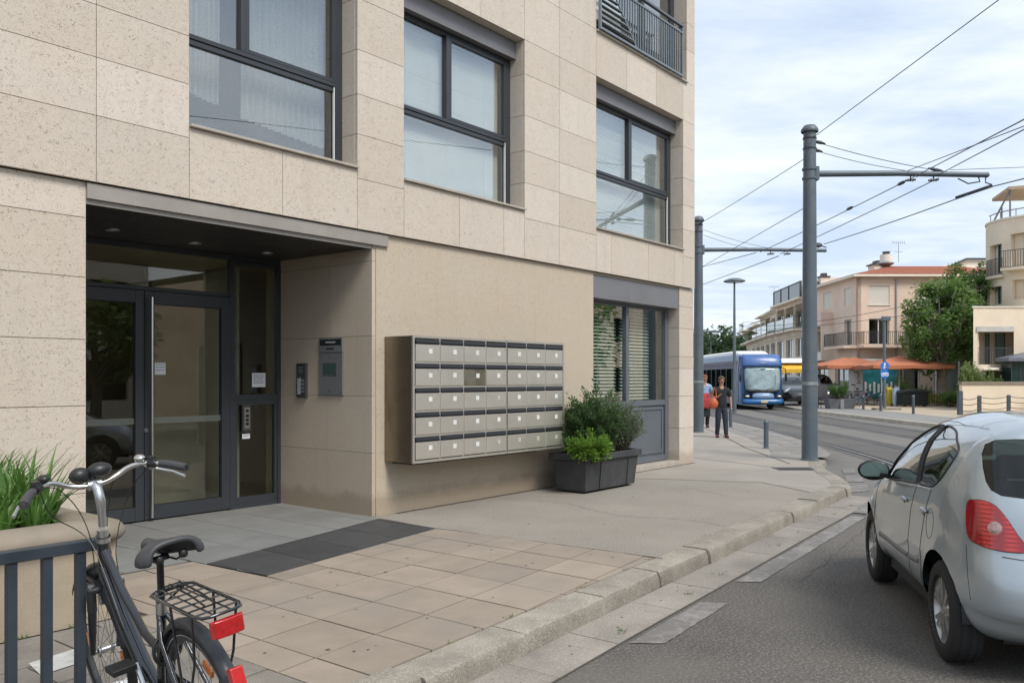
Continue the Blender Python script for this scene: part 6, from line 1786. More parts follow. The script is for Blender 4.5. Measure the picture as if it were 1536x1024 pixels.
        for s_ in (-1, 1):
            k = M(); k.extr([(s_*.60,-.27,.66),(s_*1.02,-.14,.64),(s_*1.09,-.08,.92),(s_*.84,-.22,.86)], (0,.05,0)); hl = k.build('headlight', SEAL, o, normals=True)
            k = M(); k.ball((s_*.86,-.215,.755), (.12,.04,.05), 14, 8); k.build('lamp_lens', mat('bus_lamp', (.75,.78,.82), .15) if 'bus_lamp' not in bpy.data.materials else bpy.data.materials['bus_lamp'], hl, sm=60)
            k = M(); k.tube([(s_*1.02,.02,2.35),(s_*1.22,-.14,2.25),(s_*1.24,-.16,2.05)], .025, 8); k.ball((s_*1.24,-.16,1.80), (.07,.06,.27), 12, 8); k.build('mirror', SEAL, o, sm=60)
        k = M(); k.tube([(.1,-.31,1.08),(.62,-.26,1.25),(.66,-.22,1.9)], .012, 5); k.tube([(-.1,-.31,1.08),(-.55,-.28,1.16)], .012, 5); k.build('wipers', SEAL, ws_)
        # driver and cabin shapes
    # roof fairing and pods
    k = M()
    y0 = 1.7 if front else .3
    prof = [(-.90,3.08),(-.84,3.24),(-.70,3.32),(.70,3.32),(.84,3.24),(.90,3.08)]
    vs = []; stt = [(y0,.55,.0),(y0+.5,1,.85),(y0+1.0,1,1),(L_-.8,1,1),(L_-.3,1,.5)]
    for y, sx, sz in stt: vs += [(x*1, y, 3.08+(z-3.08)*sz) for x, z in prof]
    k.add(vs, [(i*6+j, i*6+(j+1)%6, (i+1)*6+(j+1)%6, (i+1)*6+j) for i in range(len(stt)-1) for j in range(6)]+[tuple(range(6)), tuple(4*6+j for j in range(5,-1,-1))])
    k.build('roof_fairing', BUSW, o, sm=30, normals=True)
    return o
bus_unit('blue articulated tram bus facing the camera on the far track', 13.72, 46.6, 12.5, radians(-1.0))
bus_unit('second blue and white bus unit coupled behind the first one', 14.15, 59.8, 13.0, radians(-6), False)

# ================================================================ dark cars by the opposite pavement
BLKP = paint_mat('black_car_paint', (.012,.013,.015), .2, .25); GRYP = paint_mat('dark_grey_car_paint', (.05,.055,.06), .4, .3)
def far_car(name, label, X, d, paint, heading, sc, grp):
    x, y = CW(X, d)
    return make_car(label, paint, (x, y, 0.004), heading, sc, name, 84, grp, False)
cardir = atan2(CS, CC)+pi      # facing the camera
hd_ = -pi/2+ROT+pi/2
def dirang(dX, dd_): vx, vy = CW(dX, dd_); return atan2(vy, vx)
far_car('parked_car', 'black hatchback with pale windscreen parked just right of the bus', 17.0, 53.0, BLKP, dirang(-.12, -1), (1.2,1.08,1.18), 'dark cars parked across the street')
far_car('parked_car', 'dark grey car with light roof behind the shrub box across the street', 19.6, 55.0, GRYP, dirang(-.25, -1), (1.2,1.05,1.22), 'dark cars parked across the street')

# ================================================================ people
def skin_mesh(name, joints, edges, m, parent, sub=2, root=0):
    me = bpy.data.meshes.new(name); me.from_pydata([j[0] for j in joints], edges, []); o = bpy.data.objects.new(name, me); COL.objects.link(o)
    if parent: o.parent = parent
    md = o.modifiers.new('skin', 'SKIN'); md.use_smooth_shade = True; md.branch_smoothing = .6
    for i, j in enumerate(joints):
        r = j[1]; r = (r, r) if not isinstance(r, tuple) else r
        me.skin_vertices[0].data[i].radius = r; me.skin_vertices[0].data[i].use_root = (i == root)
    s_ = o.modifiers.new('sub', 'SUBSURF'); s_.levels = sub; s_.render_levels = sub
    me.materials.append(m); return o
SKIN = mat('skin', (.42,.22,.14), .55, var=.06, vs=12)
def person(label, X, d, face, H, shirt, trousers, shoes, hair, pose, z=0):
    """local: -y is where the person walks, x to their left as seen from the camera is negative"""
    o = street_thing('person', label, 'person', X, d, z, rz=face); s = H/1.70; P = pose
    def S(*v): return tuple(a*s for a in v)
    hipz = .90
    lh, rh = (-.085,0,hipz), (.085,0,hipz)
    J = [(S(0,0,.95), (.135*s,.10*s)), (S(0,.0,1.12), (.12*s,.09*s)), (S(0,-.01,1.30), (.15*s,.10*s)), (S(0,-.01,1.42), (.085*s,.07*s)), (S(0,-.02,1.50), .048*s),
         (S(0,-.045,1.56), (.060*s,.070*s)), (S(0,-.045,1.645), (.068*s,.085*s)), (S(0,-.035,1.69), (.045*s,.055*s))]
    E_ = [(0,1),(1,2),(2,3),(3,4),(4,5),(5,6),(6,7)]
    ix = len(J)
    for sd_, key in ((-1,'L'),(1,'R')):
        kn, an, toe = P['leg'+key]
        J += [(S(sd_*.09,0,.86), .085*s), (S(*kn), .055*s), (S(*an), .036*s), (S(an[0],an[1]-.05,an[2]-.055), (.035*s,.03*s)), (S(*toe), (.032*s,.022*s))]
        E_ += [(0,ix),(ix,ix+1),(ix+1,ix+2),(ix+2,ix+3),(ix+3,ix+4)]; ix += 5
    for sd_, key in ((-1,'L'),(1,'R')):
        el, wr, ha = P['arm'+key]
        J += [(S(sd_*.165,-.01,1.375), .055*s), (S(*el), .040*s), (S(*wr), .026*s), (S(*ha), (.038*s,.018*s))]
        E_ += [(2,ix),(ix,ix+1),(ix+1,ix+2),(ix+2,ix+3)]
        h = Vector(ha); w = Vector(wr); dr = (h-w).normalized(); pal = ix+3; ix += 4
        sdv = Vector((0,1,0)) if abs(dr.y) < .8 else Vector((1,0,0))
        for q in range(4):
            l = (.062,.07,.067,.052)[q]; b = h+dr*.035+sdv*(-.027+.018*q); J += [(S(*b), .0095*s), (S(*(b+dr*l*.55)), .0085*s), (S(*(b+dr*l*.8+Vector((0,-.012,-.01)))), .007*s)]
            E_ += [(pal,ix),(ix,ix+1),(ix+1,ix+2)]; ix += 3
        b = h-sdv*.035; J += [(S(*b), .011*s), (S(*(b+dr*.035-sdv*.012)), .009*s)]; E_ += [(pal,ix),(ix,ix+1)]; ix += 2
    body = skin_mesh('body', J, E_, SKIN, o)
    # face: eyes, nose, mouth, ears
    k = M(); k.ball(S(0,-.128,1.60), (.012*s,.018*s,.02*s), 8, 6)
    for sx in (-1, 1): k.ball(S(sx*.070,-.035,1.605), (.012*s,.02*s,.03*s), 8, 6)
    k.build('nose_and_ears', SKIN, o, sm=60)
    k = M()
    for sx in (-1, 1): k.ball(S(sx*.027,-.108,1.622), (.012*s,.008*s,.006*s), 8, 6)
    k.ball(S(0,-.118,1.566), (.022*s,.006*s,.005*s), 8, 6); k.build('eyes_and_mouth', mat('face_dark', (.10,.03,.03), .6), o, sm=60)
    k = M(); k.ball(S(0,-.018,1.675), (.085*s,.098*s,.068*s), 16, 10); k.ball(S(0,.03,1.61), (.080*s,.062*s,.085*s), 14, 10); k.ball(S(-.06,-.04,1.66), (.035*s,.06*s,.045*s), 10, 8); k.ball(S(.06,-.04,1.66), (.035*s,.06*s,.045*s), 10, 8)
    k.build('hair', hair, o, sm=60)
    # shirt
    J = [(S(0,0,.80), (.175*s,.135*s)), (S(0,0,.95), (.172*s,.135*s)), (S(0,-.01,1.18), (.170*s,.125*s)), (S(0,-.01,1.36), (.160*s,.110*s)), (S(0,-.015,1.475), (.085*s,.075*s))]
    E_ = [(0,1),(1,2),(2,3),(3,4)]; ix = 5
    for sd_, key in ((-1,'L'),(1,'R')):
        el = Vector(P['arm'+key][0]); sh = Vector((sd_*.17,-.01,1.375)); J += [(S(*sh), .080*s), (S(*sh.lerp(el,.9)), .070*s)]; E_ += [(3,ix),(ix,ix+1)]; ix += 2
    skin_mesh('shirt', J, E_, shirt, o)
    J = [(S(0,0,.96), (.150*s,.112*s)), (S(0,0,.88), (.145*s,.11*s))]; E_ = [(0,1)]; ix = 2
    for sd_, key in ((-1,'L'),(1,'R')):
        kn, an, toe = P['leg'+key]; kn = Vector(kn); an = Vector(an)
        J += [(S(sd_*.088,0,.80), .105*s), (S(*kn), .082*s), (S(*(an+Vector((0,0,.03)))), .064*s), (S(*(an+Vector((0,0,-.02)))), .064*s)]; E_ += [(1,ix),(ix,ix+1),(ix+1,ix+2),(ix+2,ix+3)]; ix += 4
    skin_mesh('trousers', J, E_, trousers, o)
    for sd_, key in ((-1,'L'),(1,'R')):
        kn, an, toe = P['leg'+key]; k = M(); a = Vector(an); t = Vector(toe)
        m_ = a.lerp(t,.5); k.tube([S(*(a+Vector((0,.035,-.045)))), S(*(a+Vector((0,-.03,-.040)))), S(*(m_+Vector((0,0,-.0)))), S(*t)], [.042*s,.046*s,.044*s,.03*s], 12); k.build('shoe', shoes, o, sm=60)
    return o
BLKCL = mat('black_shirt_cloth', (.018,.020,.024), .9, var=.3, vs=25); NAVY = mat('navy_jeans', (.022,.030,.046), .9, var=.25, vs=20); HAIRB = mat('brown_hair', (.10,.055,.028), .7, var=.3, vs=50)
SHOE = mat('maroon_shoes', (.10,.025,.022), .6); ORB = mat('orange_leather_bag', (.50,.12,.04), .5, var=.15, vs=12)
pose1 = {'legL': ((-.10,-.03,.48), (-.105,.06,.085), (-.12,-.11,.028)), 'legR': ((.10,-.06,.49), (.11,-.10,.085), (.13,-.24,.028)),
         'armL': ((-.24,.0,1.15), (-.15,-.17,1.14), (-.11,-.21,1.19)), 'armR': ((.26,.03,1.12), (.265,-.05,.88), (.262,-.075,.81))}
w1p = person('woman in black shirt and dark trousers walking with an orange shoulder bag', (1082-768)/1275*22.9, 22.9, 0, 1.62, BLKCL, NAVY, SHOE, HAIRB, pose1)
def sack(m, c, r, n=18, k_=12):
    b = len(m.v); m.ball(c, r, n, k_)
bagp = street_thing('shoulder_bag', 'orange leather shoulder bag hanging at the walking woman side', 'bag', (1070.5-768)/1275*22.75, 22.75, .93)
k = M(); k.ball((0,0,0), (.125,.075,.155), 18, 12); k.v = [(x*(1-.25*max(0,z)/.155), y, z) for x, y, z in k.v]; k.build('pouch', ORB, bagp, sm=60)
k = M(); k.tube([(-.07,0,.11),(-.03,-.02,.25),(.02,.02,.43),(.07,.05,.36),(.08,.02,.12)], .014, 8); k.build('strap', ORB, bagp, sm=60)
pose2 = {'legL': ((-.10,-.05,.48), (-.10,-.09,.085), (-.12,-.23,.028)), 'legR': ((.10,.0,.48), (.10,.09,.085), (.11,-.07,.028)),
         'armL': ((-.24,.05,1.12), (-.25,-.05,.88), (-.25,-.07,.81)), 'armR': ((.25,.03,1.12), (.26,-.06,.88), (.265,-.08,.82))}
w2p = person('person in light blue and red top half hidden behind the far tram pole', (1057-768)/1275*27.5, 27.5, 0, 1.68, mat('light_blue_red_top', (.30,.42,.62), .9, var=.5, vs=6), mat('black_trousers', (.015,.015,.018), .9), SHOE, mat('reddish_hair', (.20,.07,.04), .7), pose2)
hb2 = street_thing('handbag', 'black handbag carried by the half hidden person', 'bag', (1060.5-768)/1275*27.3, 27.3, .36)
k = M(); k.box((-.12,-.05,0), (.10,.05,.32)); k.build('pouch', BLKCL, hb2, bevel=.02); k = M(); k.tube([(-.08,0,.30),(-.05,0,.45),(.03,0,.45),(.06,0,.30)], .010, 6); k.build('handle', BLKCL, hb2)
scf = street_thing('red_shawl', 'red and white patterned shawl hanging over the half hidden person arm', 'shawl', (1059.5-768)/1275*27.2, 27.2, .62)
k = M(); rg = random.Random(4)
for i in range(9): k.tube([(-.10+.024*i,0,.50),(-.09+.024*i,-.03+rg.uniform(-.02,.02),.25),(-.10+.026*i,0,rg.uniform(0,.08))], [.02,.024,.014], 6)
k.build('cloth', mat('red_patterned_cloth', (.45,.06,.06), .9, var=.6, vs=18), scf, sm=60)

# ================================================================ buildings across the street
PEACH = mat('peach_render', (.74,.58,.465), .85, var=.07, vs=.6, dirt=(.66,.51,.41), ds=.5); CREAM = mat('cream_render', (.80,.70,.58), .85, var=.07, vs=.6, dirt=(.70,.60,.50), ds=.4)
CREAM2 = mat('pale_render', (.80,.73,.62), .85, var=.06, vs=.5, dirt=(.62,.54,.44), ds=.4); BEIGE = mat('beige_stone_render', (.73,.62,.48), .85, var=.08, vs=.7, dirt=(.63,.53,.41), ds=.5)
WSHUT = mat('roller_shutter', (.70,.66,.58), .7, var=.03); WFR = mat('white_frame', (.68,.67,.63), .5)
def roof_tiles():
    m, nt, out = newmat('terracotta_tiles'); co = nd(nt, 'ShaderNodeTexCoord').outputs['Object']; p = nd(nt, 'ShaderNodeBsdfPrincipled'); p.inputs['Roughness'].default_value = .85
    w = nd(nt, 'ShaderNodeTexWave', i_Scale=1.35, i_Distortion=.4, i_Detail=1.0); w.bands_direction = 'X'; nt.links.new(co, w.inputs[0])
    w2 = nd(nt, 'ShaderNodeTexWave', i_Scale=1.0, i_Distortion=.6, i_Detail=1.0); w2.bands_direction = 'Y'; nt.links.new(co, w2.inputs[0])
    n = noise(nt, co, 3.2, 5, .7); cc = mixc(nt, ramp(nt, n, [(.3,0),(.7,1)]), (.27,.065,.030), (.40,.135,.065))
    cc = mixc(nt, math_(nt, 'MULTIPLY', w.outputs['Fac'], .35), cc, (.22,.06,.03)); nt.links.new(cc, p.inputs['Base Color'])
    b = nd(nt, 'ShaderNodeBump'); b.inputs['Distance'].default_value = .06; nt.links.new(math_(nt, 'ADD', w.outputs['Fac'], math_(nt, 'MULTIPLY', w2.outputs['Fac'], .4)), b.inputs['Height']); nt.links.new(b.outputs[0], p.inputs['Normal'])
    nt.links.new(p.outputs[0], out.inputs[0]); return m
ROOF = roof_tiles()
class Facade:
    """a wall with openings along a local line; a=start (x,y), b=end; outward is to the right of a->b"""
    def __init__(s, root, a, b, m, th=.25):
        s.root = root; s.a = Vector((a[0], a[1], 0)); s.b = Vector((b[0], b[1], 0)); s.d = (s.b-s.a).normalized(); s.L = (s.b-s.a).length
        s.n = Vector((s.d.y, -s.d.x, 0)); s.m = m; s.th = th; s.k = M()
    def P(s, t, o, z): q = s.a+s.d*t+s.n*o; return (q.x, q.y, z)
    def blk(s, m, t0, t1, o0, o1, z0, z1):
        vs = [s.P(t0,o0,z0), s.P(t1,o0,z0), s.P(t1,o1,z0), s.P(t0,o1,z0), s.P(t0,o0,z1), s.P(t1,o0,z1), s.P(t1,o1,z1), s.P(t0,o1,z1)]
        m.add(vs, [(0,3,2,1),(4,5,6,7),(0,1,5,4),(1,2,6,5),(2,3,7,6),(3,0,4,7)]); return m
    def wall(s, z0, z1, ops):
        """ops: (t0,t1,za,zb) openings, non overlapping; fills the rest with column strips"""
        ts = sorted({0, s.L} | {o[0] for o in ops} | {o[1] for o in ops})
        for a, b in zip(ts, ts[1:]):
            zs = z0
            for o in sorted([o for o in ops if o[0] <= a+1e-6 and o[1] >= b-1e-6], key=lambda q: q[2]):
                if o[2] > zs: s.blk(s.k, a, b, -s.th, 0, zs, o[2])
                zs = o[3]
            if zs < z1: s.blk(s.k, a, b, -s.th, 0, zs, z1)
    def done(s, name='wall'): return s.k.build(name, s.m, s.root, normals=True)
    def window(s, t0, t1, z0, z1, kind='glass', inset=.16, cols=2, name='window'):
        f = M(); w = .07
        if kind == 'shutter':
            s.blk(f, t0, t1, -.10, -.06, z0, z1); q = f.build(name, WSHUT, s.root)
            g = M(); z = z0+.05
            while z < z1-.03: s.blk(g, t0+.02, t1-.02, -.06, -.052, z, z+.055); z += .08
            g.build('shutter_slats', WSHUT, q); return q
        for A in ((t0, t0+w, z0, z1), (t1-w, t1, z0, z1), (t0+w, t1-w, z0, z0+w), (t0+w, t1-w, z1-w, z1)): s.blk(f, A[0], A[1], -inset-.05, -inset, A[2], A[3])
        for c in range(1, cols): t = t0+(t1-t0)*c/cols; s.blk(f, t-w*.5, t+w*.5, -inset-.05, -inset+.005, z0+w, z1-w)
        q = f.build(name, WFR, s.root, normals=True)
        g = M(); s.blk(g, t0+w, t1-w, -inset-.04, -inset-.03, z0+w, z1-w); g.build('pane', GLASS_FAR, q, normals=True)
        g = M(); s.blk(g, t0-.1, t1+.1, -1.6, -1.5, z0-.1, z1+.1); s.blk(g, t0-.1, t1+.1, -1.5, -.27, z0-.12, z0-.02); g.build('dark_interior', ROOMD if kind == 'glass' else ROOM, q, normals=True)
        if kind == 'curtain':
            g = M(); s.blk(g, t0+.1, t0+(t1-t0)*.42, -.6, -.5, z0, z1); g.build('curtain', CURTAIN, q, normals=True)
        return q
    def balcony(s, t0, t1, z, dep=1.1, h=1.0, solid=False, m=None, bars=True, name='balcony'):
        g = M(); s.blk(g, t0, t1, .0, dep, z-.18, z); q = g.build(name, m or s.m, s.root, normals=True)
        if solid:
            g = M(); s.blk(g, t0, t1, dep-.12, dep, z, z+h); s.blk(g, t0, t0+.12, 0, dep-.12, z, z+h); s.blk(g, t1-.12, t1, 0, dep-.12, z, z+h); g.build('parapet', m or s.m, q, normals=True)
        else:
            g = M(); s.blk(g, t0, t1, dep-.05, dep-.01, z+h-.04, z+h); s.blk(g, t0, t1, dep-.05, dep-.01, z+.06, z+.09)
            for tt in (t0, t1-.04): s.blk(g, tt, tt+.04, 0, dep-.05, z+h-.04, z+h)
            g.build('handrail', DGREYP, q, normals=True)
            g = M(); t = t0
            if bars:
                while t < t1: s.blk(g, t, t+.025, dep-.042, dep-.018, z+.09, z+h-.04); t += .14
                for tt in (t0, t1-.03):
                    o = .1
                    while o < dep: s.blk(g, tt, tt+.025, o, o+.025, z+.06, z+h-.04); o += .14
                g.build('bars', DGREYP, q, normals=True)
            else: s.blk(g, t0, t1, dep-.04, dep-.02, z+.1, z+h-.05); g.build('glass_guard', GLASS_FAR, q, normals=True)
        return q

# --- peach corner house -----------------------------------------------------
hx, hd = 24.4, 60.0
ph = street_thing('peach_house', 'peach three storey corner house with red tiled roof and white roller shutters', 'house', hx, hd)
EH = 8.75
Fr = Facade(ph, (0,0), (11.5,0), PEACH)      # facing the camera
Fr.wall(0, EH, [(1.0,4.4,0,3.0),(6.3,9.2,0,3.0),(.8,2.25,3.95,5.8),(.8,2.25,6.8,8.12),(4.4,5.9,3.95,5.8),(4.4,5.9,6.8,8.12),(8.2,9.7,6.8,8.12)])
Fr.done()
for t in (.8, 4.4): Fr.window(t,t+1.45,6.8,8.12,'shutter'); Fr.window(t,t+1.45,3.95,5.8,'glass',cols=2)
Fr.window(8.2,9.7,6.8,8.12,'shutter')
Fr.window(1.0,4.4,.0,3.0,'glass',cols=3,name='shop_window'); Fr.window(6.3,9.2,0,3.0,'glass',cols=2,name='shop_window')
Fr.balcony(.0,3.4,3.9,1.1,.95)
for t in (.8, 4.4): g = M(); Fr.blk(g,t-.08,t+1.53,.02,.05,6.72,6.79); g.build('sill', WSHUT, ph, normals=True)
g = M(); g.tube([(2.7,-.06,3.0),(2.7,-.06,8.6)], .05, 8); g.build('downpipe', mat('zinc', (.35,.34,.33), .5, .4), ph)
Fl = Facade(ph, (.0,9.0), (0,0), PEACH)   # left side, towards the street
Fl.wall(0, EH, [(2.4,4.1,7.0,8.2),(6.6,7.9,6.9,8.12),(1.0,4.0,3.6,5.3),(6.6,7.9,3.95,5.85),(.8,3.4,0,2.8),(4.8,8.2,0,2.8)])
Fl.done()
Fl.window(2.4,4.1,7.0,8.2,'shutter'); Fl.window(6.6,7.9,6.9,8.12,'shutter'); Fl.window(1.0,4.0,3.6,5.3,'curtain',cols=3); Fl.window(6.6,7.9,3.95,5.85,'glass',cols=2)
Fl.window(.8,3.4,0,2.8,'glass',cols=2,name='shop_window'); Fl.window(4.8,8.2,0,2.8,'glass',cols=3,name='shop_window')
Fl.balcony(.4,4.4,5.75,.9,.85,True,PEACH); Fl.balcony(5.2,8.98,3.9,1.0,.95)
g = M(); Fl.blk(g,.4,4.4,0,.9,2.95,3.6)
for t in (.4,1.7,3.0,4.28): Fl.blk(g,t,t+.12,.76,.9,3.6,5.56)
Fl.blk(g,.4,.52,.0,.75,3.6,5.56); Fl.blk(g,4.28,4.4,.0,.75,3.6,5.56); g.build('bay', CREAM, ph, normals=True)
g = M(); g.box((0,9.0,0), (11.5,9.25,EH)); g.box((11.25,0.26,0), (11.5,9,EH)); g.build('rear_wall', PEACH, ph)
# hipped roof: eaves, ridge
ov = .45
g = M()
A_, B_, C_, D_ = (-ov,-ov,EH+.16), (11.9,-ov,EH+.16), (11.9,9.6,EH+.16), (-ov,9.6,EH+.16)
R1, R2 = (4.4,4.6,EH+1.35), (9.5,4.6,EH+1.35)
g.add([A_,B_,C_,D_,R1,R2], [(0,1,5,4),(1,2,5),(2,3,4,5),(3,0,4)]); g.add([A_,B_,C_,D_], [(3,2,1,0)])
g.build('roof', ROOF, ph, normals=True)
g = M(); g.box((-ov,-ov,EH-.02), (11.9,-ov+.12,EH+.14)); g.box((-ov,-ov+.12,EH-.02), (-ov+.12,9.6,EH+.14)); g.box((-ov+.12,-ov+.12,EH-.0), (11.9,9.6,EH+.06)); g.build('eaves', CREAM, ph)
def chimney(x, y, z0, z1, w, label=None):
    g = M(); g.box((x-w/2,y-w/2,z0), (x+w/2,y+w/2,z1)); q = g.build('chimney', CREAM2, ph); g = M(); g.box((x-w*.6,y-w*.6,z1), (x+w*.6,y+w*.6,z1+.10)); g.box((x-w*.3,y-w*.3,z1+.10), (x+w*.3,y+w*.3,z1+.35)); g.build('chimney_cap', DGREYP, q)
chimney(4.6,7.2,EH+.2,EH+1.75,1.2); 
g = M().tube([(4.3,5.2,EH+.6),(4.3,5.2,EH+2.3)], .45, 18); q = g.build('vent_tower', CREAM2, ph, sm=40); g = M().lathe([(.2,EH+1.25),(.62,EH+1.5),(.62,EH+1.56),(.2,EH+1.7)], (3.9,4.4,0), 20); g.build('dish_cowl', mat('cowl_metal', (.34,.35,.37), .4, .5), q, sm=40); g = M().lathe([(.26,EH+2.3),(.26,EH+2.5),(.34,EH+2.52),(.0001,EH+2.57)], (4.3,5.2,0), 16); g.build('cowl', DGREYP, q, sm=40)
chimney(.9,9.0,EH+.2,EH+1.0,.7); chimney(-.0,9.4,EH+.0,EH+.55,.8)
def antenna(X, d, z, h, label):
    o = street_thing('roof_antenna', label, 'antenna', X, d, z, 'television antennas on the roofs'); k = M().tube([(0,0,0),(0,0,h)], .015, 6); k.build('mast', WIREM, o)
    k = M().tube([(-.5,0,h),(.5,0,h)], .010, 5)
    for i in range(7): k.tube([(-.45+.15*i,-.02,h-.12),(-.45+.15*i,.02,h+.12)], .007, 4)
    k.tube([(-.3,0,h-.7),(.3,0,h-.7)], .010, 5); k.build('elements', WIREM, o)
antenna(29.1, 64, 10.3, 1.5, 'thin television antenna right of the round vent tower'); antenna(34.5, 60, 9.9, 1.7, 'thin television antenna above the red roof near the tree'); antenna(25.9, 84, 9.0, 1.6, 'thin television antenna on the far pale terrace')
# pale upper building behind the red roof
hh = street_thing('pale_house', 'pale building top with slanted parapet behind the red tiled roof', 'house', 35.0, 72); 
g = M(); g.extr([(-1.5,0,0),(12,0,0),(12,0,11.6),(3.4,0,11.6),(1.3,0,10.6),(-1.5,0,10.6)], (0,6,0)); g.build('wall', CREAM2, hh, normals=True)
g = M(); g.bar((1.2,-.1,10.68), (3.4,-.1,11.68), .3,.12); g.bar((3.4,-.1,11.68), (12,-.1,11.68), .3,.12); g.bar((-1.6,-.1,10.66), (1.2,-.1,10.66), .3,.1); g.build('roof_edge', DGREYP, hh)

# --- cream terrace row receding along the street ------------------------------
rows_ = [((28.8,104),(26.6,91),7.3,'pale_block'),((26.5,90.8),(24.9,80.2),7.9,'cream_block'),((24.85,80),(24.15,70.2),8.2,'cream_block')]
labs = ['farthest pale apartment block of the terrace row, with striped awnings', 'cream apartment block with brown roof terrace rail in the middle of the row', 'cream apartment block beside the front pole, with a dark glazed roof terrace']
for i, (p0, p1, hgt, nm) in enumerate(rows_):
    x, y = CW(*p0); vx, vy = CW(p1[0]-p0[0], p1[1]-p0[1]); L_ = hypot(vx, vy)
    o = thing(nm, labs[i], 'apartment block', (x, y, 0), atan2(vy, vx), 'cream terrace row across the street')
    F = Facade(o, (0,0), (L_,0), (CREAM2 if i != 2 else CREAM))
    F.n = Vector((0,-1,0)) if False else F.n
    # outward must face the road: test and flip
    wx, wy = CW(-1, 0); rz = atan2(vy, vx); nx = F.n.x*cos(rz)-F.n.y*sin(rz); ny = F.n.x*sin(rz)+F.n.y*cos(rz)
    flip = (nx*wx+ny*wy) < 0
    if flip: F.n = -F.n
    nb = 3 if L_ > 10.5 else 3; wd = L_/nb
    ops = []; 
    for j in range(nb):
        t = j*wd
        ops += [(t+.5,t+wd-.5,.0,2.4),(t+.45,t+wd-.45,3.35,5.0),(t+.5,t+wd-.4,5.95,7.35 if i else 6.9)]
    F.wall(0, hgt, ops); F.done()
    for j in range(nb):
        t = j*wd
        F.window(t+.5,t+wd-.5,0,2.4,'glass',cols=2,name='shop_window'); F.window(t+.45,t+wd-.45,3.35,5.0,'curtain' if (i+j) % 2 else 'glass',cols=2 if j else 3); F.window(t+.5,t+wd-.4,5.95,7.35 if i else 6.9,'curtain' if (i+j) % 3 == 0 else 'glass',cols=2)
        F.balcony(t+.3,t+wd-.2,5.75,.9,1.0,False,None,False)
        if (i+j) % 2 == 0 or i == 2:
            g = M(); a0, a1 = t+.3, t+wd-.1; zt2 = hgt-.35
            q0, q1, q2, q3 = F.P(a0,0,zt2), F.P(a1,0,zt2), F.P(a1,1.7,zt2-.55), F.P(a0,1.7,zt2-.55)
            g.add([q0,q1,q2,q3]+[(p[0],p[1],p[2]+.06) for p in (q0,q1,q2,q3)], [(0,1,2,3),(7,6,5,4),(0,4,5,1),(1,5,6,2),(2,6,7,3),(3,7,4,0)]); g.build('awning', mat('cream_awning', (.58,.49,.38), .8) if 'cream_awning' not in bpy.data.materials else bpy.data.materials['cream_awning'], o, normals=True)
    g = M(); F.blk(g, -.1, L_+.1, -.3, .55, hgt-.02, hgt+.12); F.blk(g, 0, L_, .0, .12, 2.55, 3.2); F.blk(g, 0, L_, 0, .12, 5.2, 5.7); g.build('cornice', CREAM2, o, normals=True)
    g = M(); F.blk(g, 0, L_, -7, -.26, hgt-.3, hgt); F.blk(g, 0, .25, -7, -.26, 0, hgt); F.blk(g, L_-.25, L_, -7, -.26, 0, hgt); F.blk(g, 0, L_, -7.2, -7, 0, hgt); g.build('shell', CREAM2, o, normals=True)
    if i == 2:
        g = M(); F.blk(g, .5, L_-.0, .25, .33, hgt+.12, hgt+1.35); q = g.build('terrace_glazing', mat('smoked_glass', (.10,.12,.125), .12), o, normals=True)
        g = M(); 
        for t in (.5, 3.2, 6.0, L_-.1): F.blk(g, t, t+.08, .2, .38, hgt+.12, hgt+1.45)
        F.blk(g, .5, L_, .2, .38, hgt+1.35, hgt+1.43); g.build('terrace_frame', DGREYP, q, normals=True)
        g = M(); F.blk(g, 1.5, L_, -5, -1.5, hgt, hgt+1.7); g.build('penthouse', CREAM, o, normals=True)
    if i == 1:
        g = M(); F.blk(g, 3.5, 8.0, -2.5, -.5, hgt+.1, hgt+.75); g.build('brown_parapet', mat('brown_parapet', (.33,.27,.21), .8), o, normals=True)
    if i == 0:
        F.balcony(1.5,7,7.2,1.2,.8,False,None,False)

# --- curved beige building on the right ----------------------------------------
cxx = 26.35
rb = street_thing('curved_building', 'beige apartment building with rounded corner and roof pergola at right edge', 'building', 26.3, 47)
def arc_wall(root, cx_, cy_, R, a0, a1, z0, z1, ops, m, th=.3, seg=2.5, name='wall'):
    """ops: (deg0,deg1,z0,z1) openings in the curved wall"""
    k = M(); angs = []; a = a0
    while a < a1-.01: angs.append(a); a += seg
    angs.append(a1)
    for o in ops: angs += [o[0], o[1]]
    angs = sorted(set(round(x, 3) for x in angs))
    for p, q in zip(angs, angs[1:]):
        zs = z0
        for o in sorted([o for o in ops if o[0] <= p+1e-3 and o[1] >= q-1e-3], key=lambda x: x[2]):
            if o[2] > zs: wedge(k, cx_, cy_, R, th, p, q, zs, o[2])
            zs = o[3]
        if zs < z1: wedge(k, cx_, cy_, R, th, p, q, zs, z1)
    return k.build(name, m, root, normals=True, sm=20)
def wedge(k, cx_, cy_, R, th, p, q, z0, z1):
    P = [(cx_+r*cos(radians(a)), cy_+r*sin(radians(a))) for r, a in ((R,p),(R,q),(R-th,q),(R-th,p))]; k.prism(P, z0, z1)
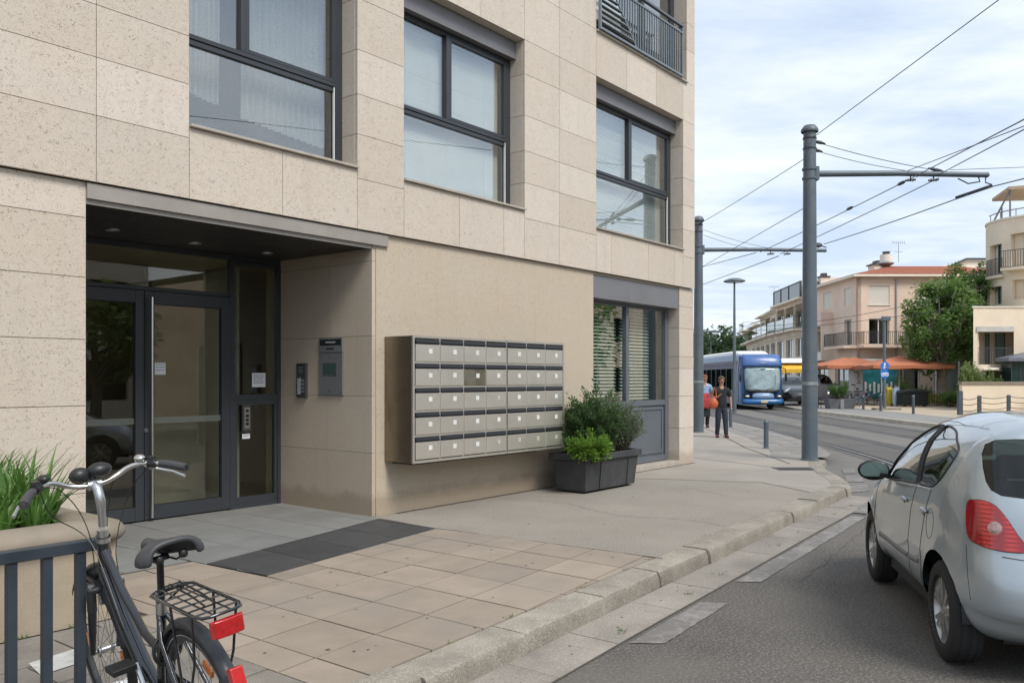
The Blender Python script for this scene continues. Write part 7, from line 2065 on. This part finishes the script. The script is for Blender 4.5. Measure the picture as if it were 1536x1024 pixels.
# tower: rounded corner whose left limb faces the plaza
TC = (5.0, 3.0); TR = 3.0
def apt(a, r=TR): return (TC[0]+r*cos(radians(a)), TC[1]+r*sin(radians(a)))
arc_wall(rb, TC[0], TC[1], TR, 120, 270, 0, 10.75, [(173,194,5.9,6.95),(173,194,7.7,9.4),(207,232,6.1,7.2),(205,232,8.0,9.85)], BEIGE, seg=4)
PG = mat('pale_glazing', (.20,.26,.25), .12)
for (p, q, z0, z1, bal) in ((173,194,5.9,6.95,0),(173,194,7.7,9.4,1),(207,232,6.1,7.2,0),(205,232,8.0,9.85,1)):
    k = M(); mid_ = p+(q-p)*.52
    wedge(k, TC[0], TC[1], TR-.28, .05, mid_, q+3, z0-.1, z1+.05); w_ = k.build('window', PG, rb, normals=True)
    k = M(); wedge(k, TC[0], TC[1], TR-.2, .1, mid_-1, mid_+.6, z0, z1); wedge(k, TC[0], TC[1], TR-.2, .1, q-1.2, q+1, z0, z1); k.build('window_frame', DGREYP, w_, normals=True)
    k = M(); wedge(k, TC[0], TC[1], TR-.32, .05, p-4, mid_, z0-.1, z1+.05); k.build('recess_back', BEIGE, w_, normals=True)
    if bal:
        o1 = .12 if p < 200 else .55
        k = M(); a = p-3.0
        while a < q+3: x, y = apt(a, TR+o1); k.box((x-.012,y-.012,z0-.1), (x+.012,y+.012,z0+.85)); a += 2.2
        for zz_ in (z0-.08, z0+.85): k.tube([(*apt(p-3+(q-p+6)*i/8, TR+o1), zz_) for i in range(9)], .02, 5)
        k.build('balcony_rail', DGREYP, rb)
        k = M()
        for i in range(6): wedge(k, TC[0], TC[1], TR+o1+.08, o1+.07, p-3+(q-p+6)*i/6, p-3+(q-p+6)*(i+1)/6, z0-.28, z0-.11)
        k.build('balcony_slab', BEIGE, rb, normals=True)
k = M()
for i in range(28): wedge(k, TC[0], TC[1], TR+.05, .38, 120+150*i/28, 120+150*(i+1)/28, 10.75, 10.85)
k.build('parapet_coping', CREAM2, rb, normals=True)
k = M(); k.prism([apt(120+150*i/20, TR-.3) for i in range(21)]+[(16,.3),(16,12),(9.2,12)], 10.2, 10.45); k.build('roof_deck', CREAM2, rb, normals=True)
k = M(); k.prism([(5.0,0),(18,0),(18,.3),(5.0,.3)], 0, 10.75); k.build('front_wall', BEIGE, rb)
k = M(); q0 = apt(120); k.prism([q0,(q0[0]+4.6,q0[1]+8),(q0[0]+4.9,q0[1]+8),(q0[0]+.3,q0[1])], 0, 10.75); k.build('side_wall', BEIGE, rb)
PM = mat('pergola_metal', (.22,.20,.20), .5, .3); k = M()
k.tube([(*apt(165+80*i/10, TR-.1), 11.25) for i in range(11)], .03, 6)
for a in (170,190,210,230): k.tube([(*apt(a, TR-.1),10.8),(*apt(a, TR-.1),11.25)], .022, 5)
k.tube([(*apt(178, TR-.1),10.85),(*apt(196, TR-.5),12.5)], .05, 6); k.tube([(*apt(196, TR-.5),10.8),(*apt(196, TR-.5),12.5)], .05, 6); k.tube([(*apt(187, TR-.3),10.8),(*apt(187, TR-.3),11.6)], .05, 6); k.build('pergola_frame', PM, rb)
x, y = apt(196, TR-.45); k = M(); k.prism([(x-.1,y-.1),(x+4,y-1.9),(x+6,y+2.5),(x+.8,y+3.2)], 12.5, 12.68); k.build('pergola_canopy', mat('canvas_tan', (.42,.32,.22), .8), rb)
# lower terrace block in front, its side running back along the view
def skew(k, x0, x1, y0, y1, z0, z1, s=.545):    # plan box whose sides lean to the right going back
    k.prism([(x0+s*(y0+3),y0),(x1+s*(y0+3),y0),(x1+s*(y1+3),y1),(x0+s*(y1+3),y1)], z0, z1)
k = M(); T0 = -2.42
skew(k, T0, T0+.22, -3, -2.7, 0, 5.25); skew(k, -.32, 6, -3, -2.7, 0, 5.25); skew(k, T0+.22, -.32, -3, -2.7, 4.25, 5.25); skew(k, T0+.22, -.32, -3, -2.7, 0, 2.3)
skew(k, T0, T0+.3, -2.69, 1.0, 0, 5.249); skew(k, T0+.3, 6, -2.69, .4, 5.0, 5.1); skew(k, T0+.3, -.2, -1.3, -1.2, 0, 4.99); skew(k, -.31, -.1, -2.69, -1.3, 0, 4.99)
k.build('terrace_block', BEIGE, rb)
k = M(); skew(k, T0-.05, 6, -3.05, -2.65, 5.251, 5.32); k.build('terrace_coping', CREAM2, rb)
k = M(); skew(k, -1.75, -1.6, -1.36, -1.31, 2.4, 4.0); skew(k, -1.2, -.75, -1.36, -1.31, 2.4, 4.0); w_ = k.build('window', PG, rb)
k = M()
for x in (-1.78,-1.6,-1.24,-.76): skew(k, x, x+.045, -1.41, -1.365, 2.35, 4.02)
k.build('window_frame', DGREYP, w_)
k = M(); skew(k, T0+.18, -.30, -3.06, -2.9, 4.0, 4.27); k.build('awning_box', mat('awning_box_grey', (.48,.46,.43), .5), rb)
k = M(); x = T0+.24
while x < -.34: skew(k, x, x+.02, -2.94, -2.92, 2.3, 3.15); x += .1
skew(k, T0+.23, -.33, -2.95, -2.91, 3.15, 3.19); k.build('balcony_rail', DGREYP, rb)
k = M(); skew(k, T0+.5, -1.1, -3.9, -3.07, 2.02, 2.14); k.build('lower_canopy', CREAM2, rb)
k = M(); skew(k, T0+.7, .5, -3.06, -3.01, .2, 1.95); k.build('brick_panel', mat('brown_brick', (.20,.10,.07), .9, var=.2, vs=8), rb)

# garden wall, kiosk
gx, gd = 22.35, 42.2
gwl = street_thing('garden_wall', 'low beige rendered garden wall with stone coping at the right edge', 'wall', gx, gd)
M().box((0,0,0), (16,.28,1.28)).build('wall', BEIGE, gwl); M().box((-.05,-.05,1.2805), (16,.33,1.43)).build('coping', CAST, gwl, bevel=.01)
ki = street_thing('kiosk', 'dark green glazed kiosk with grey pitched top behind the garden wall', 'kiosk', 25.3, 42.9)
KG = mat('dark_green_glass', (.02,.045,.042), .12, var=.1)
M().box((-.1,0,0), (4.5,.85,2.45)).build('cabin', KG, ki)
k = M()
for x in (-.12,.30,.98,2.0,3.2): k.box((x,-.03,0), (x+.04,.0,2.45))
k.build('glazing_bars', DGREYP, ki)
k = M(); k.add([(-.4,-.28,2.452),(4.8,-.28,2.452),(4.8,.95,2.452),(-.4,.95,2.452),(-.4,-.28,2.62),(4.8,-.28,2.62),(4.8,.95,2.62),(-.4,.95,2.62),(1.4,.35,3.05),(3.2,.35,3.05)], [(3,2,1,0),(0,1,5,4),(1,2,6,5),(2,3,7,6),(3,0,4,7),(4,5,9,8),(5,6,9),(6,7,8,9),(7,4,8)]); k.build('roof', mat('kiosk_roof_grey', (.13,.14,.16), .5), ki, normals=True)

# --- cafe terrace --------------------------------------------------------------
ORG = mat('orange_canvas', (.43,.15,.075), .85, var=.12, vs=1.5); POLW = WFR
def parasol(X, d, w, dp, zr, zp, label, name='parasol'):
    o = street_thing(name, label, 'parasol', X, d, 0, 'orange cafe parasols and awnings')
    k = M(); vs = [(-w,-dp,zr),(w,-dp,zr),(w,dp,zr),(-w,dp,zr),(0,0,zp)]; n = 6
    # canopy as creased panels sagging between ribs
    cs = [(-w,-dp),(0,-dp),(w,-dp),(w,0),(w,dp),(0,dp),(-w,dp),(-w,0)]; V = [(0,0,zp)]
    for r_ in (.33,.66,1.0):
        for j in range(16):
            a, b = cs[j//2], cs[(j//2+1)%8]; t = (j%2)*.5; x_ = a[0]+(b[0]-a[0])*t; y_ = a[1]+(b[1]-a[1])*t
            V.append((x_*r_, y_*r_, zp+(zr-zp)*r_-(.05*r_ if j % 2 else 0)))
    fs = [(0, 1+j, 1+(j+1)%16) for j in range(16)]+[(1+i*16+j, 1+(i+1)*16+j, 1+(i+1)*16+(j+1)%16, 1+i*16+(j+1)%16) for i in (0,1) for j in range(16)]
    b0 = len(V)
    for j in range(16): q = V[33+j]; V.append((q[0], q[1], q[2]-.2))
    fs += [(33+j, b0+j, b0+(j+1)%16, 33+(j+1)%16) for j in range(16)]
    k.add(V, fs); c = k.build('canopy', ORG, o, normals=True); md = c.modifiers.new('t', 'SOLIDIFY'); md.thickness = .02
    M().tube([(0,0,0),(0,0,zp)], .04, 8).build('pole', POLW, o, sm=40)
    k = M(); k.box((-.4,-.4,0), (.4,.4,.09)); k.build('base', DGREYP, o)
    k = M()
    for a in cs: k.tube([(0,0,zp-.1), (a[0],a[1],zr-.03)], .014, 4)
    k.build('ribs', POLW, o); return o
parasol(23.0, 50.5, 2.35, 1.9, 2.36, 2.92, 'wide orange parasol in front of the peach house, right of the sign post')
parasol(20.9, 53.5, 1.75, 1.9, 2.40, 2.9, 'orange parasol between the front pole and the sign post')
parasol(22.9, 57, 1.6, 1.5, 2.55, 3.0, 'orange parasol farther back, close to the peach house wall')
aw = street_thing('striped_awning', 'yellow and white shop awning between the bus and the front pole', 'awning', (1194-768)/1275*56, 56, 0)
k = M(); k.add([(-1.2,0,2.2),(1.3,0,2.2),(1.3,1.6,2.75),(-1.2,1.6,2.75),(-1.2,0,1.95),(1.3,0,1.95),(1.3,1.6,2.7),(-1.2,1.6,2.7)], [(0,1,2,3),(4,7,6,5),(0,4,5,1)]); k.build('canopy', mat('yellow_canvas', (.72,.42,.04), .8), aw)
k = M(); k.add([(-1.2,.6,2.62),(1.3,.6,2.62),(1.3,2,2.95),(-1.2,2,2.95)], [(0,1,2,3)]); k.build('white_strip', WHITE, aw)
k = M(); 
for x in (-1.15,1.25): k.tube([(x,.05,0),(x,.05,2.1)], .035, 6)
k.build('posts', POLW, aw)
# terrace clutter: white signboard, tables, chairs, flower shop panel
sb = street_thing('sign_board', 'tall white signboard with dark scribbled lettering under the parasols', 'sign board', (1284-768)/1275*52, 52, 0)
M().box((-.42,0,0), (.42,.08,2.35)).build('panel', WHITE, sb); k = M(); rg = random.Random(6)
for i in range(16): x = rg.uniform(-.34,.2); z = 2.2-i*.13; k.box((x,-.008,z), (x+rg.uniform(.08,.3),-.002,z+rg.uniform(.03,.07)))
k.build('lettering', INK, sb)
tq = street_thing('shop_panel', 'turquoise lit shop window panel with white fascia on the peach house', 'shop front', (1316-768)/1275*59.3, 59.3, 0)
M().box((-1.3,0,.3), (1.4,.1,2.35)).build('panel', mat('turquoise_glass', (.03,.20,.23), .3, var=.5, vs=1.5), tq); M().box((-1.6,-.06,2.45), (2.6,.1,2.95)).build('fascia', WHITE, tq); k = M()
for i in range(9): k.box((-1.2+i*.3,-.03,.5+.1*(i%3)), (-1.05+i*.3,-.005,1.2+.15*(i%2)))
k.build('window_display', WHITE, tq)
TBL = mat('cafe_metal', (.10,.10,.11), .5, .4)
def cafe_table():
    o = thing('cafe_table', 'small round dark cafe table on the plaza', 'table', group='cafe tables under the parasols'); M().lathe([(.0001,.73),(.34,.73),(.35,.745),(.34,.76),(.0001,.76)], (0,0,0), 18).build('table_top', TBL, o, sm=40); M().tube([(0,0,.03),(0,0,.73)], .03, 8).build('leg', TBL, o); M().lathe([(.0001,.0),(.22,.0),(.22,.02),(.03,.04)], (0,0,0), 16).build('foot', TBL, o); return o
def cafe_chair():
    o = thing('cafe_chair', 'dark cafe chair on the plaza', 'chair', group='dark cafe chairs'); M().box((-.2,-.2,.43), (.2,.2,.46)).build('seat', TBL, o); k = M(); k.box((-.2,.18,.62), (.2,.205,.88)); k.build('backrest', TBL, o)
    for x in (-.18,.18):
        for y in (-.18,.19): M().tube([(x,y,0),(x,y,.44 if y < 0 else .88)], .013, 5).build('leg', TBL, o)
    return o
ct = cafe_table(); cc_ = cafe_chair(); first = True
spots = [(20.2,50.5),(21.8,52.2),(24.6,52.5),(19.0,47.6)]
tl_ = ['round cafe table under the left orange parasol','round cafe table behind the sign post','round cafe table under the right end of the wide parasol','round cafe table just right of the shrub box']
for i, (X, d) in enumerate(spots):
    x, y = CW(X, d)
    if i == 0: ct.location = (x,y,0); ct['label'] = tl_[0]
    else: dup(ct, (x,y,0), 0, tl_[i])
    for j in range(2):
        a = 1.2+j*2.6+i; lab_ = 'dark cafe chair %s the %s' % (('left of','right of')[j], tl_[i].replace('round ', ''))
        if i == 0 and j == 0: cc_.location = (x+.6*cos(a), y+.6*sin(a), 0); cc_.rotation_euler = (0,0,a-pi/2); cc_['label'] = lab_
        else: dup(cc_, (x+.6*cos(a), y+.6*sin(a), 0), a-pi/2, lab_)
# chairs/stand beside the shrub box, near the parked cars
fx = street_thing('cafe_chair', 'dark high backed chair on the pavement left of the shrub box', 'chair', (1236-768)/1275*45.5, 45.5, 0, 'dark cafe chairs')
M().box((-.26,-.22,.46), (.26,.22,.52)).build('seat', TBL, fx); M().box((-.26,.20,.6), (.26,.25,1.25)).build('backrest', TBL, fx)
for x in (-.23,.23):
    for y in (-.19,.21): M().tube([(x,y,0),(x,y,.47)], .025, 5).build('leg', TBL, fx)

# shrub box across the street
bx = street_thing('shrub_box', 'grey angular planter box with a bushy shrub across the street', 'planter', (1260-768)/1275*44.6, 44.6, 0)
k = M(); k.add([(-.62,-.3,0),(.62,-.3,0),(.62,.4,0),(-.62,.4,0),(-.72,-.38,.52),(.72,-.38,.52),(.72,.48,.52),(-.72,.48,.52)], [(0,3,2,1),(4,5,6,7),(0,1,5,4),(1,2,6,5),(2,3,7,6),(3,0,4,7)]); k.build('box', mat('grey_planter_concrete', (.12,.125,.135), .7, var=.15, vs=4), bx)
M().box((-.12,-.386,.02), (.06,-.335,.50)).build('box_seam', mat('planter_pale_face', (.24,.24,.25), .7), bx)
x, y = CW((1258-768)/1275*44.6, 44.6)
twig_bush('shrub', 'round bushy green shrub growing in the grey box across the street', (x, y, .5), (.78,.6,.95), 80, 34, .085, .05, leaf_mat('mid_green_leaf', (.04,.10,.03), (.13,.23,.07), .3), 12, wood=TW)
# bins
def bin_(px_, d, m, label, w, h, kind):
    o = street_thing('waste_bin', label, 'waste bin', (px_-768)/1275*d, d, 0, 'bins on the plaza')
    k = M(); k.add([(-w*.42,-w*.4,.06),(w*.42,-w*.4,.06),(w*.42,w*.4,.06),(-w*.42,w*.4,.06),(-w/2,-w/2,h),(w/2,-w/2,h),(w/2,w/2,h),(-w/2,w/2,h)], [(0,3,2,1),(4,5,6,7),(0,1,5,4),(1,2,6,5),(2,3,7,6),(3,0,4,7)]); k.build('tub', m, o, bevel=.02)
    k = M(); k.add([(-w*.54,-w*.54,h),(w*.54,-w*.54,h),(w*.54,w*.54,h),(-w*.54,w*.54,h),(-w*.45,-w*.3,h+.1),(w*.45,-w*.3,h+.1),(w*.45,w*.45,h+.14),(-w*.45,w*.45,h+.14)], [(0,3,2,1),(4,5,6,7),(0,1,5,4),(1,2,6,5),(2,3,7,6),(3,0,4,7)]); k.build('lid', m if kind else BLACKP, o, bevel=.02)
    for s_ in (-1, 1): k = M().lathe([(.0001,-.03),(.09,-.03),(.09,.03),(.0001,.03)], (0,0,0), 12, 'x').xf(Matrix.Translation((s_*w*.4,w*.45,.09))); k.build('wheel', BLACKP, o)
    return o
bin_(1334.5, 49, mat('yellow_bin', (.50,.40,.04), .5), 'yellow wheeled bin beside the sign post', .42, .95, 1)
bin_(1343.5, 48.5, mat('pale_blue_bin', (.42,.52,.66), .5), 'narrow pale blue and white bin between the yellow bin and the dark container', .30, 1.05, 0)
dcn = street_thing('waste_container', 'long black waste container with rounded lid on the plaza', 'waste container', (1368-768)/1275*48, 48, 0)
k = M(); k.box((-.72,-.45,.08), (.72,.45,.78)); k.build('tub', mat('container_black', (.014,.018,.018), .4), dcn, bevel=.04)
k = M(); k.extr([(-.76,-.48,.78),(.76,-.48,.78),(.70,-.48,.90),(.45,-.48,.97),(-.45,-.48,.97),(-.70,-.48,.90)], (0,.96,0)); k.build('lid', mat('container_lid', (.018,.024,.024), .35), dcn, bevel=.02)
for x in (-.55,.55): M().lathe([(.0001,-.04),(.08,-.04),(.08,.04),(.0001,.04)], (x,-.3,.08), 12, 'y').build('wheel', BLACKP, dcn)
# parked bicycles, simple, near the terrace
def small_bike(X, d, rz, label, m):
    o = street_thing('bicycle', label, 'bicycle', X, d, 0, 'bicycles parked by the terrace', rz)
    for x in (0, 1.05):
        M().tube([(x+.33*cos(2*pi*i/24), 0, .34+.33*sin(2*pi*i/24)) for i in range(24)], .016, 6, closed=True).build('wheel', RUBBER, o)
    k = M(); 
    for a, b in (((0,0,.34),(.42,0,.30)),((.42,0,.30),(.28,0,.78)),((0,0,.34),(.30,0,.70)),((.42,0,.30),(.86,0,.70)),((.30,0,.72),(.84,0,.82)),((.82,0,.90),(1.05,0,.34))): k.tube([a,b], .018, 6)
    k.build('frame', m, o); k = M().tube([(.74,-.26,1.0),(.83,-.05,1.02),(.83,.05,1.02),(.74,.26,1.0)], .012, 5); k.tube([(.82,0,.9),(.83,0,1.02)], .014, 5); k.build('handlebar', TBL, o); M().ball((.25,0,.88), (.13,.06,.03), 10, 6).build('saddle', BLACKP, o); return o
small_bike((1286-768)/1275*49, 49, .3, 'blue bicycle parked at the terrace below the white signboard', BUSB)
small_bike((1308-768)/1275*50.5, 50.5, 2.6, 'red bicycle parked at the terrace left of the sign post', mat('red_bike', (.25,.03,.03), .4))

# --- trees ----------------------------------------------------------------------
BARK = mat('plane_bark', (.30,.26,.21), .9, var=.25, vs=2.5, bump=.006, bs=12); BARKD = mat('dark_bark', (.08,.065,.05), .95, var=.25, vs=3)
def tree(name, label, X, d, H, ch, R, trunk_r, n_cl, per, leaf, lm, seed, bark=BARKD, group=None, z=0, cz=None):
    """tapered trunk, forked limbs, leaf clumps at the limb ends filling an uneven crown"""
    o = street_thing(name, label, 'tree', X, d, z, group); rg = random.Random(seed)
    k = M(); k.tube([(0,0,-.05),(.02,0,.6),(-.03,.02,ch*.6),(.03,0,ch+.3)], [trunk_r*1.25,trunk_r,trunk_r*.88,trunk_r*.7], 12)
    tr = k.build('trunk', bark, o, sm=60)
    lf = M(); lb_ = M(); cz = cz or (ch+(H-ch)*.48); rz_ = (H-ch)*.56
    cl_ = []
    for i in range(n_cl):
        a = rg.uniform(0, 2*pi); sp = rg.uniform(-.95, 1); rr_ = (.45+.60*rg.random()**.6)
        c = Vector((cos(a)*sqrt(1-sp*sp)*R[0]*rr_, sin(a)*sqrt(1-sp*sp)*R[1]*rr_, cz+sp*rz_*rr_)); 
        if c.z < ch*.85: c.z = ch*.85+rg.uniform(0,.5)
        cl_.append(c)
        if i % 3 == 0:
            s_ = Vector((0,0,ch*.75+rg.uniform(0,ch*.5))); m_ = s_.lerp(c,.5)+Vector((0,0,-.25)); lb_.tube([s_, m_, c], [trunk_r*.42,trunk_r*.22,.02], 6, caps=False)
    for c in cl_:
        sz = rg.uniform(.55, 1.25)*R[0]*.26; tone = rg.random()
        for j in range(per):
            v = Vector((rg.gauss(0,1), rg.gauss(0,1), rg.gauss(0,.75))); v = v.normalized()*sz*(rg.random()**.45)
            p = c+v; dr = (v.normalized()+Vector((rg.uniform(-1,1), rg.uniform(-1,1), rg.uniform(-.9,.3)))).normalized()
            leafquad(lf, p, dr, Vector((rg.uniform(-.7,.7), rg.uniform(-.7,.7), 1)), leaf*rg.uniform(.7,1.4), leaf*.75*rg.uniform(.7,1.2), .2)
    lb_.build('limbs', bark, tr); lf.build('crown', lm, o); return o
L_TREE = leaf_mat('plane_tree_leaf', (.055,.12,.030), (.20,.30,.09), .4, .5)
L_FAR = leaf_mat('far_tree_leaf', (.03,.06,.025), (.085,.135,.055), .25, .6)
tree('plane_tree', 'broad green plane tree with pale trunk between the peach house and the curved building', (1413-768)/1275*50, 50, 6.9, 2.3, (2.2,2.1), .30, 110, 105, .21, L_TREE, 41, BARK)
tree('small_tree', 'smaller green tree touching the left wall of the curved building', (1452-768)/1275*51.5, 51.5, 8.5, 3.2, (1.55,1.5), .14, 75, 110, .18, L_TREE, 43, BARKD)
for i, (px_, d, H_, R_t) in enumerate(((1048,150,8.6,5.5),(1062,140,9.4,5.5),(1078,146,8.8,5.0),(1092,135,8.4,4.6),(1104,142,6.9,4.2),(1030,150,9.5,6),(1113,150,5.6,3.6))):
    tree('distant_tree', ['dark green distant tree at the corner of the limestone building','dark green distant tree, tallest of the row over the bus','distant tree left of the slim lamp post','distant tree directly behind the slim lamp post','lower distant tree between the lamp post and the terrace row','distant tree hidden behind the far tram pole','lowest distant tree beside the terrace row'][i], (px_-768)/1275*d, d, H_, 1.5, (R_t,R_t), .3, 55, 55, .7, L_FAR, 60+i, BARKD, 'distant trees behind the bus')
def bush(px_, d, z, R, label, seed, lm, n=90, per=34, L=.09, name='bush', cat='bush', grp=None):
    x, y = CW((px_-768)/1275*d, d); return twig_bush(name, label, (x,y,z), R, n, per, L, L*.6, lm, seed, cat, base_r=.3, group=grp, wood=TW)
L_OL = leaf_mat('olive_leaf', (.11,.16,.05), (.27,.34,.13), .35)
bush(1454, 43.15, 0, (1.0,.5,2.5), 'yellow green bush left of the kiosk, behind the wall end', 71, L_OL, 230, 60, .11)
bush(1480, 43.1, 0, (.8,.4,2.1), 'low wide bush directly behind the garden wall', 72, L_OL, 150, 50, .10)
bush(1498, 42.9, 0, (.7,.28,1.8), 'low hedge bush behind the garden wall below the kiosk', 73, L_TREE, 110, 44, .09)
bush(1425, 47.0, 0, (.9,.6,1.1), 'dark small bush between the tree trunk and the garden wall', 74, L_TREE, 70, 36, .09)
bush(1388, 52.5, 0, (.8,.6,1.2), 'small green bush right of the dark waste container', 75, L_TREE, 70, 36, .09)
bush(1352, 55.5, 0, (.8,.6,1.9), 'green potted bush below the wide orange parasol', 76, L_TREE, 70, 36, .09)
# small picket fence and flower bed at the tree
pf = street_thing('picket_fence', 'low dark picket fence with yellow flower bed at the foot of the tree', 'fence', (1413-768)/1275*49, 49, 0)
k = M(); x = -.9
while x < 1.2: k.box((x,-.02,0), (x+.035,.02,.72)); x += .15
k.build('pickets', mat('picket_green', (.10,.11,.06), .7), pf); k = M(); k.box((-.9,.02,.2), (1.5,.05,.25)); k.box((-.9,.02,.55), (1.5,.05,.60)); k.build('rails', bpy.data.materials['picket_green'], pf)
k = M(); rg = random.Random(8)
for i in range(500): p = (rg.uniform(-.7,1.2), rg.uniform(.2,1.0), rg.uniform(.1,.62)); leafquad(k, p, Vector((rg.uniform(-1,1),rg.uniform(-1,1),1)), Vector((0,-1,.3)), .12, .07)
k.build('flowers', leaf_mat('yellow_flowers', (.20,.24,.03), (.50,.40,.05), .3), pf)
# closed grey shutters/shadowed arcade between the peach house and the tree
ar = street_thing('arcade_building', 'shadowed arcade with grey glass shop front behind the tree', 'building', 29.2, 57.5)
k = M(); k.box((0,0,2.9), (10,.3,8.3)); k.box((4.2,0,0), (4.8,.3,2.9)); k.box((9.4,0,0), (10,.3,2.9)); k.box((0,3.0,0), (10,3.2,8.3)); k.build('wall', CREAM, ar)
M().box((0,1.2,0), (10,1.3,2.9)).build('shop_glazing', mat('grey_shop_glass', (.14,.18,.18), .2, var=.4, vs=1), ar)
k = M()
for x in (0,1.6,3.2,6.2,7.8): k.box((x,1.14,0), (x+.1,1.2,2.9))
k.build('glazing_bars', WFR, ar)

# ================================================================ the side of the street behind the camera (seen in the panes)
def back_block(name, label, u0, u1, v, h, m, seed):
    o = thing(name, label, 'building', (u1, v, ZR), pi, 'houses on the near side, mirrored in the panes')
    L_ = u1-u0; F = Facade(o, (L_,0), (0,0), m); F.n = Vector((0,-1,0)) if F.n.y > 0 else F.n
    ops = []; n = max(2, int(L_/3.2)); wd = L_/n
    for j in range(n):
        for f_ in range(int(h//3)): ops.append((j*wd+.8, j*wd+wd-.8, f_*3+.9, f_*3+2.4))
    F.wall(0, h, ops); F.done(); g = M(); 
    for o_ in ops: F.blk(g, o_[0], o_[1], -.25, -.18, o_[2], o_[3])
    g.build('window_panes', BUSD, o, normals=True)
    g = M(); F.blk(g, 0, L_, -8, -.26, h-.3, h); F.blk(g, 0, .3, -8, -.26, 0, h); F.blk(g, L_-.3, L_, -8, -.26, 0, h); g.build('shell', m, o, normals=True); return o
back_block('cream_house', 'cream house opposite the entrance, outside the picture', 3, 17, -13.5, 6.5, CREAM, 1)
back_block('peach_house', 'peach house opposite the mailboxes, outside the picture', 20, 34, -13.0, 6.2, PEACH, 2)
back_block('beige_house', 'beige house farther along the side street, outside the picture', 36, 50, -12.0, 6.6, BEIGE, 3)
def back_tree(u, v, H, R, seed, label):
    o = tree('street_tree', label, 0, 0, H, 2.0, (R,R), .18, 46, 60, .30, L_TREE, seed, BARKD, 'trees on the near side, mirrored in the panes'); o.location = (u, v, ZR)
back_tree(12.6,-8.5,4.6,1.9,90,'street tree mirrored in the entrance panes, nearest the parked car'); back_tree(20,-9,5.6,2.4,91,'street tree mirrored in the panes, second along'); back_tree(27,-8.6,6.6,2.6,92,'street tree mirrored in the panes, third along'); back_tree(34,-8.6,6.2,2.6,93,'street tree mirrored in the panes, farthest along')
k = M(); k.box((-30,-12,ZR-.1), (50,-6.2,ZR+.13)); struct(k.build('pavement', SMOOTHC))
k = M(); k.add([(22,-12,ZR),(70,-12,ZR),(70,-3,ZR),(22,9,ZR)], [(0,1,2,3)]); struct(k.build('road', ASPH2))
# ================================================================ sky, sun, camera
w = bpy.data.worlds.new('World'); SC.world = w; w.use_nodes = True
nt = w.node_tree; nt.nodes.clear()
SUN_EL = radians(50); SUN_DIR = Vector((-.22, -.97, 0)).normalized()     # towards the sun, in plan
sunv = Vector((SUN_DIR.x*cos(SUN_EL), SUN_DIR.y*cos(SUN_EL), sin(SUN_EL)))
sky = nd(nt, 'ShaderNodeTexSky'); sky.sky_type = 'NISHITA'; sky.sun_disc = False
sky.sun_elevation = SUN_EL; sky.sun_rotation = atan2(SUN_DIR.x, SUN_DIR.y); sky.air_density = 1.0; sky.dust_density = 2.2; sky.ozone_density = 1.2
tc = nd(nt, 'ShaderNodeTexCoord').outputs['Generated']
# thin streaky cloud: direction projected on a high layer so bands flatten towards the horizon
sep = nd(nt, 'ShaderNodeSeparateXYZ'); nt.links.new(tc, sep.inputs[0])
zc = math_(nt, 'MAXIMUM', math_(nt, 'ADD', sep.outputs[2], .10), .03)
cb = nd(nt, 'ShaderNodeCombineXYZ')
nt.links.new(math_(nt, 'DIVIDE', sep.outputs[0], zc), cb.inputs[0]); nt.links.new(math_(nt, 'DIVIDE', sep.outputs[1], zc), cb.inputs[1])
mp = mapping(nt, cb.outputs[0], (1, 1, 1), (0, 0, radians(51)))
mp2 = mapping(nt, mp, (.8, 1.35, 1))
n1 = noise(nt, mp2, 1.5, 8, .6, .25); n2 = noise(nt, mapping(nt, mp, (.35, .6, 1)), .8, 4, .5, .3)
cl = ramp(nt, math_(nt, 'ADD', math_(nt, 'MULTIPLY', n1, .6), math_(nt, 'MULTIPLY', n2, .5)), [(.40, .18), (.53, .60), (.65, 1.0)])
haze = ramp(nt, sep.outputs[2], [(.0, .75), (.10, .45), (.35, .15), (1., .10)])
f = math_(nt, 'MAXIMUM', cl, haze)
sk = nd(nt, 'ShaderNodeVectorMath', operation='SCALE'); nt.links.new(sky.outputs[0], sk.inputs[0]); sk.inputs['Scale'].default_value = .075
blue = mixc(nt, .55, sk.outputs[0], (.46,.62,.87))
mx = mixc(nt, math_(nt, 'MULTIPLY', f, .80), blue, (.80,.84,.88))
bg = nd(nt, 'ShaderNodeBackground', i_Strength=1.0); nt.links.new(mx, bg.inputs[0])
ow = nd(nt, 'ShaderNodeOutputWorld'); nt.links.new(bg.outputs[0], ow.inputs[0])

sl = bpy.data.lights.new('sun', 'SUN'); sl.energy = 2.2; sl.angle = radians(22); sl.color = (1.0, .955, .89)
so = bpy.data.objects.new('sun', sl); COL.objects.link(so); so.rotation_euler = sunv.to_track_quat('Z', 'Y').to_euler()

cam = bpy.data.cameras.new('camera'); co_ = bpy.data.objects.new('camera', cam); COL.objects.link(co_)
co_.location = (0, 0, CAMH); cam.sensor_width = 36; cam.lens = 36*1275/1536; cam.shift_y = 55/1536
co_.rotation_euler = (pi/2, 0, HEAD-pi/2+0) 
co_.rotation_euler = (pi/2, 0, atan2(CS, CC)-pi/2)
cam.clip_end = 2000; cam.clip_start = .05
SC.camera = co_
SC.view_settings.view_transform = 'Standard'; SC.view_settings.look = 'None'; SC.view_settings.exposure = .50; SC.view_settings.gamma = 1
SC.view_settings.use_curve_mapping = False
SC.cycles.max_bounces = 8; SC.cycles.transparent_max_bounces = 24; SC.cycles.caustics_reflective = False; SC.cycles.caustics_refractive = False
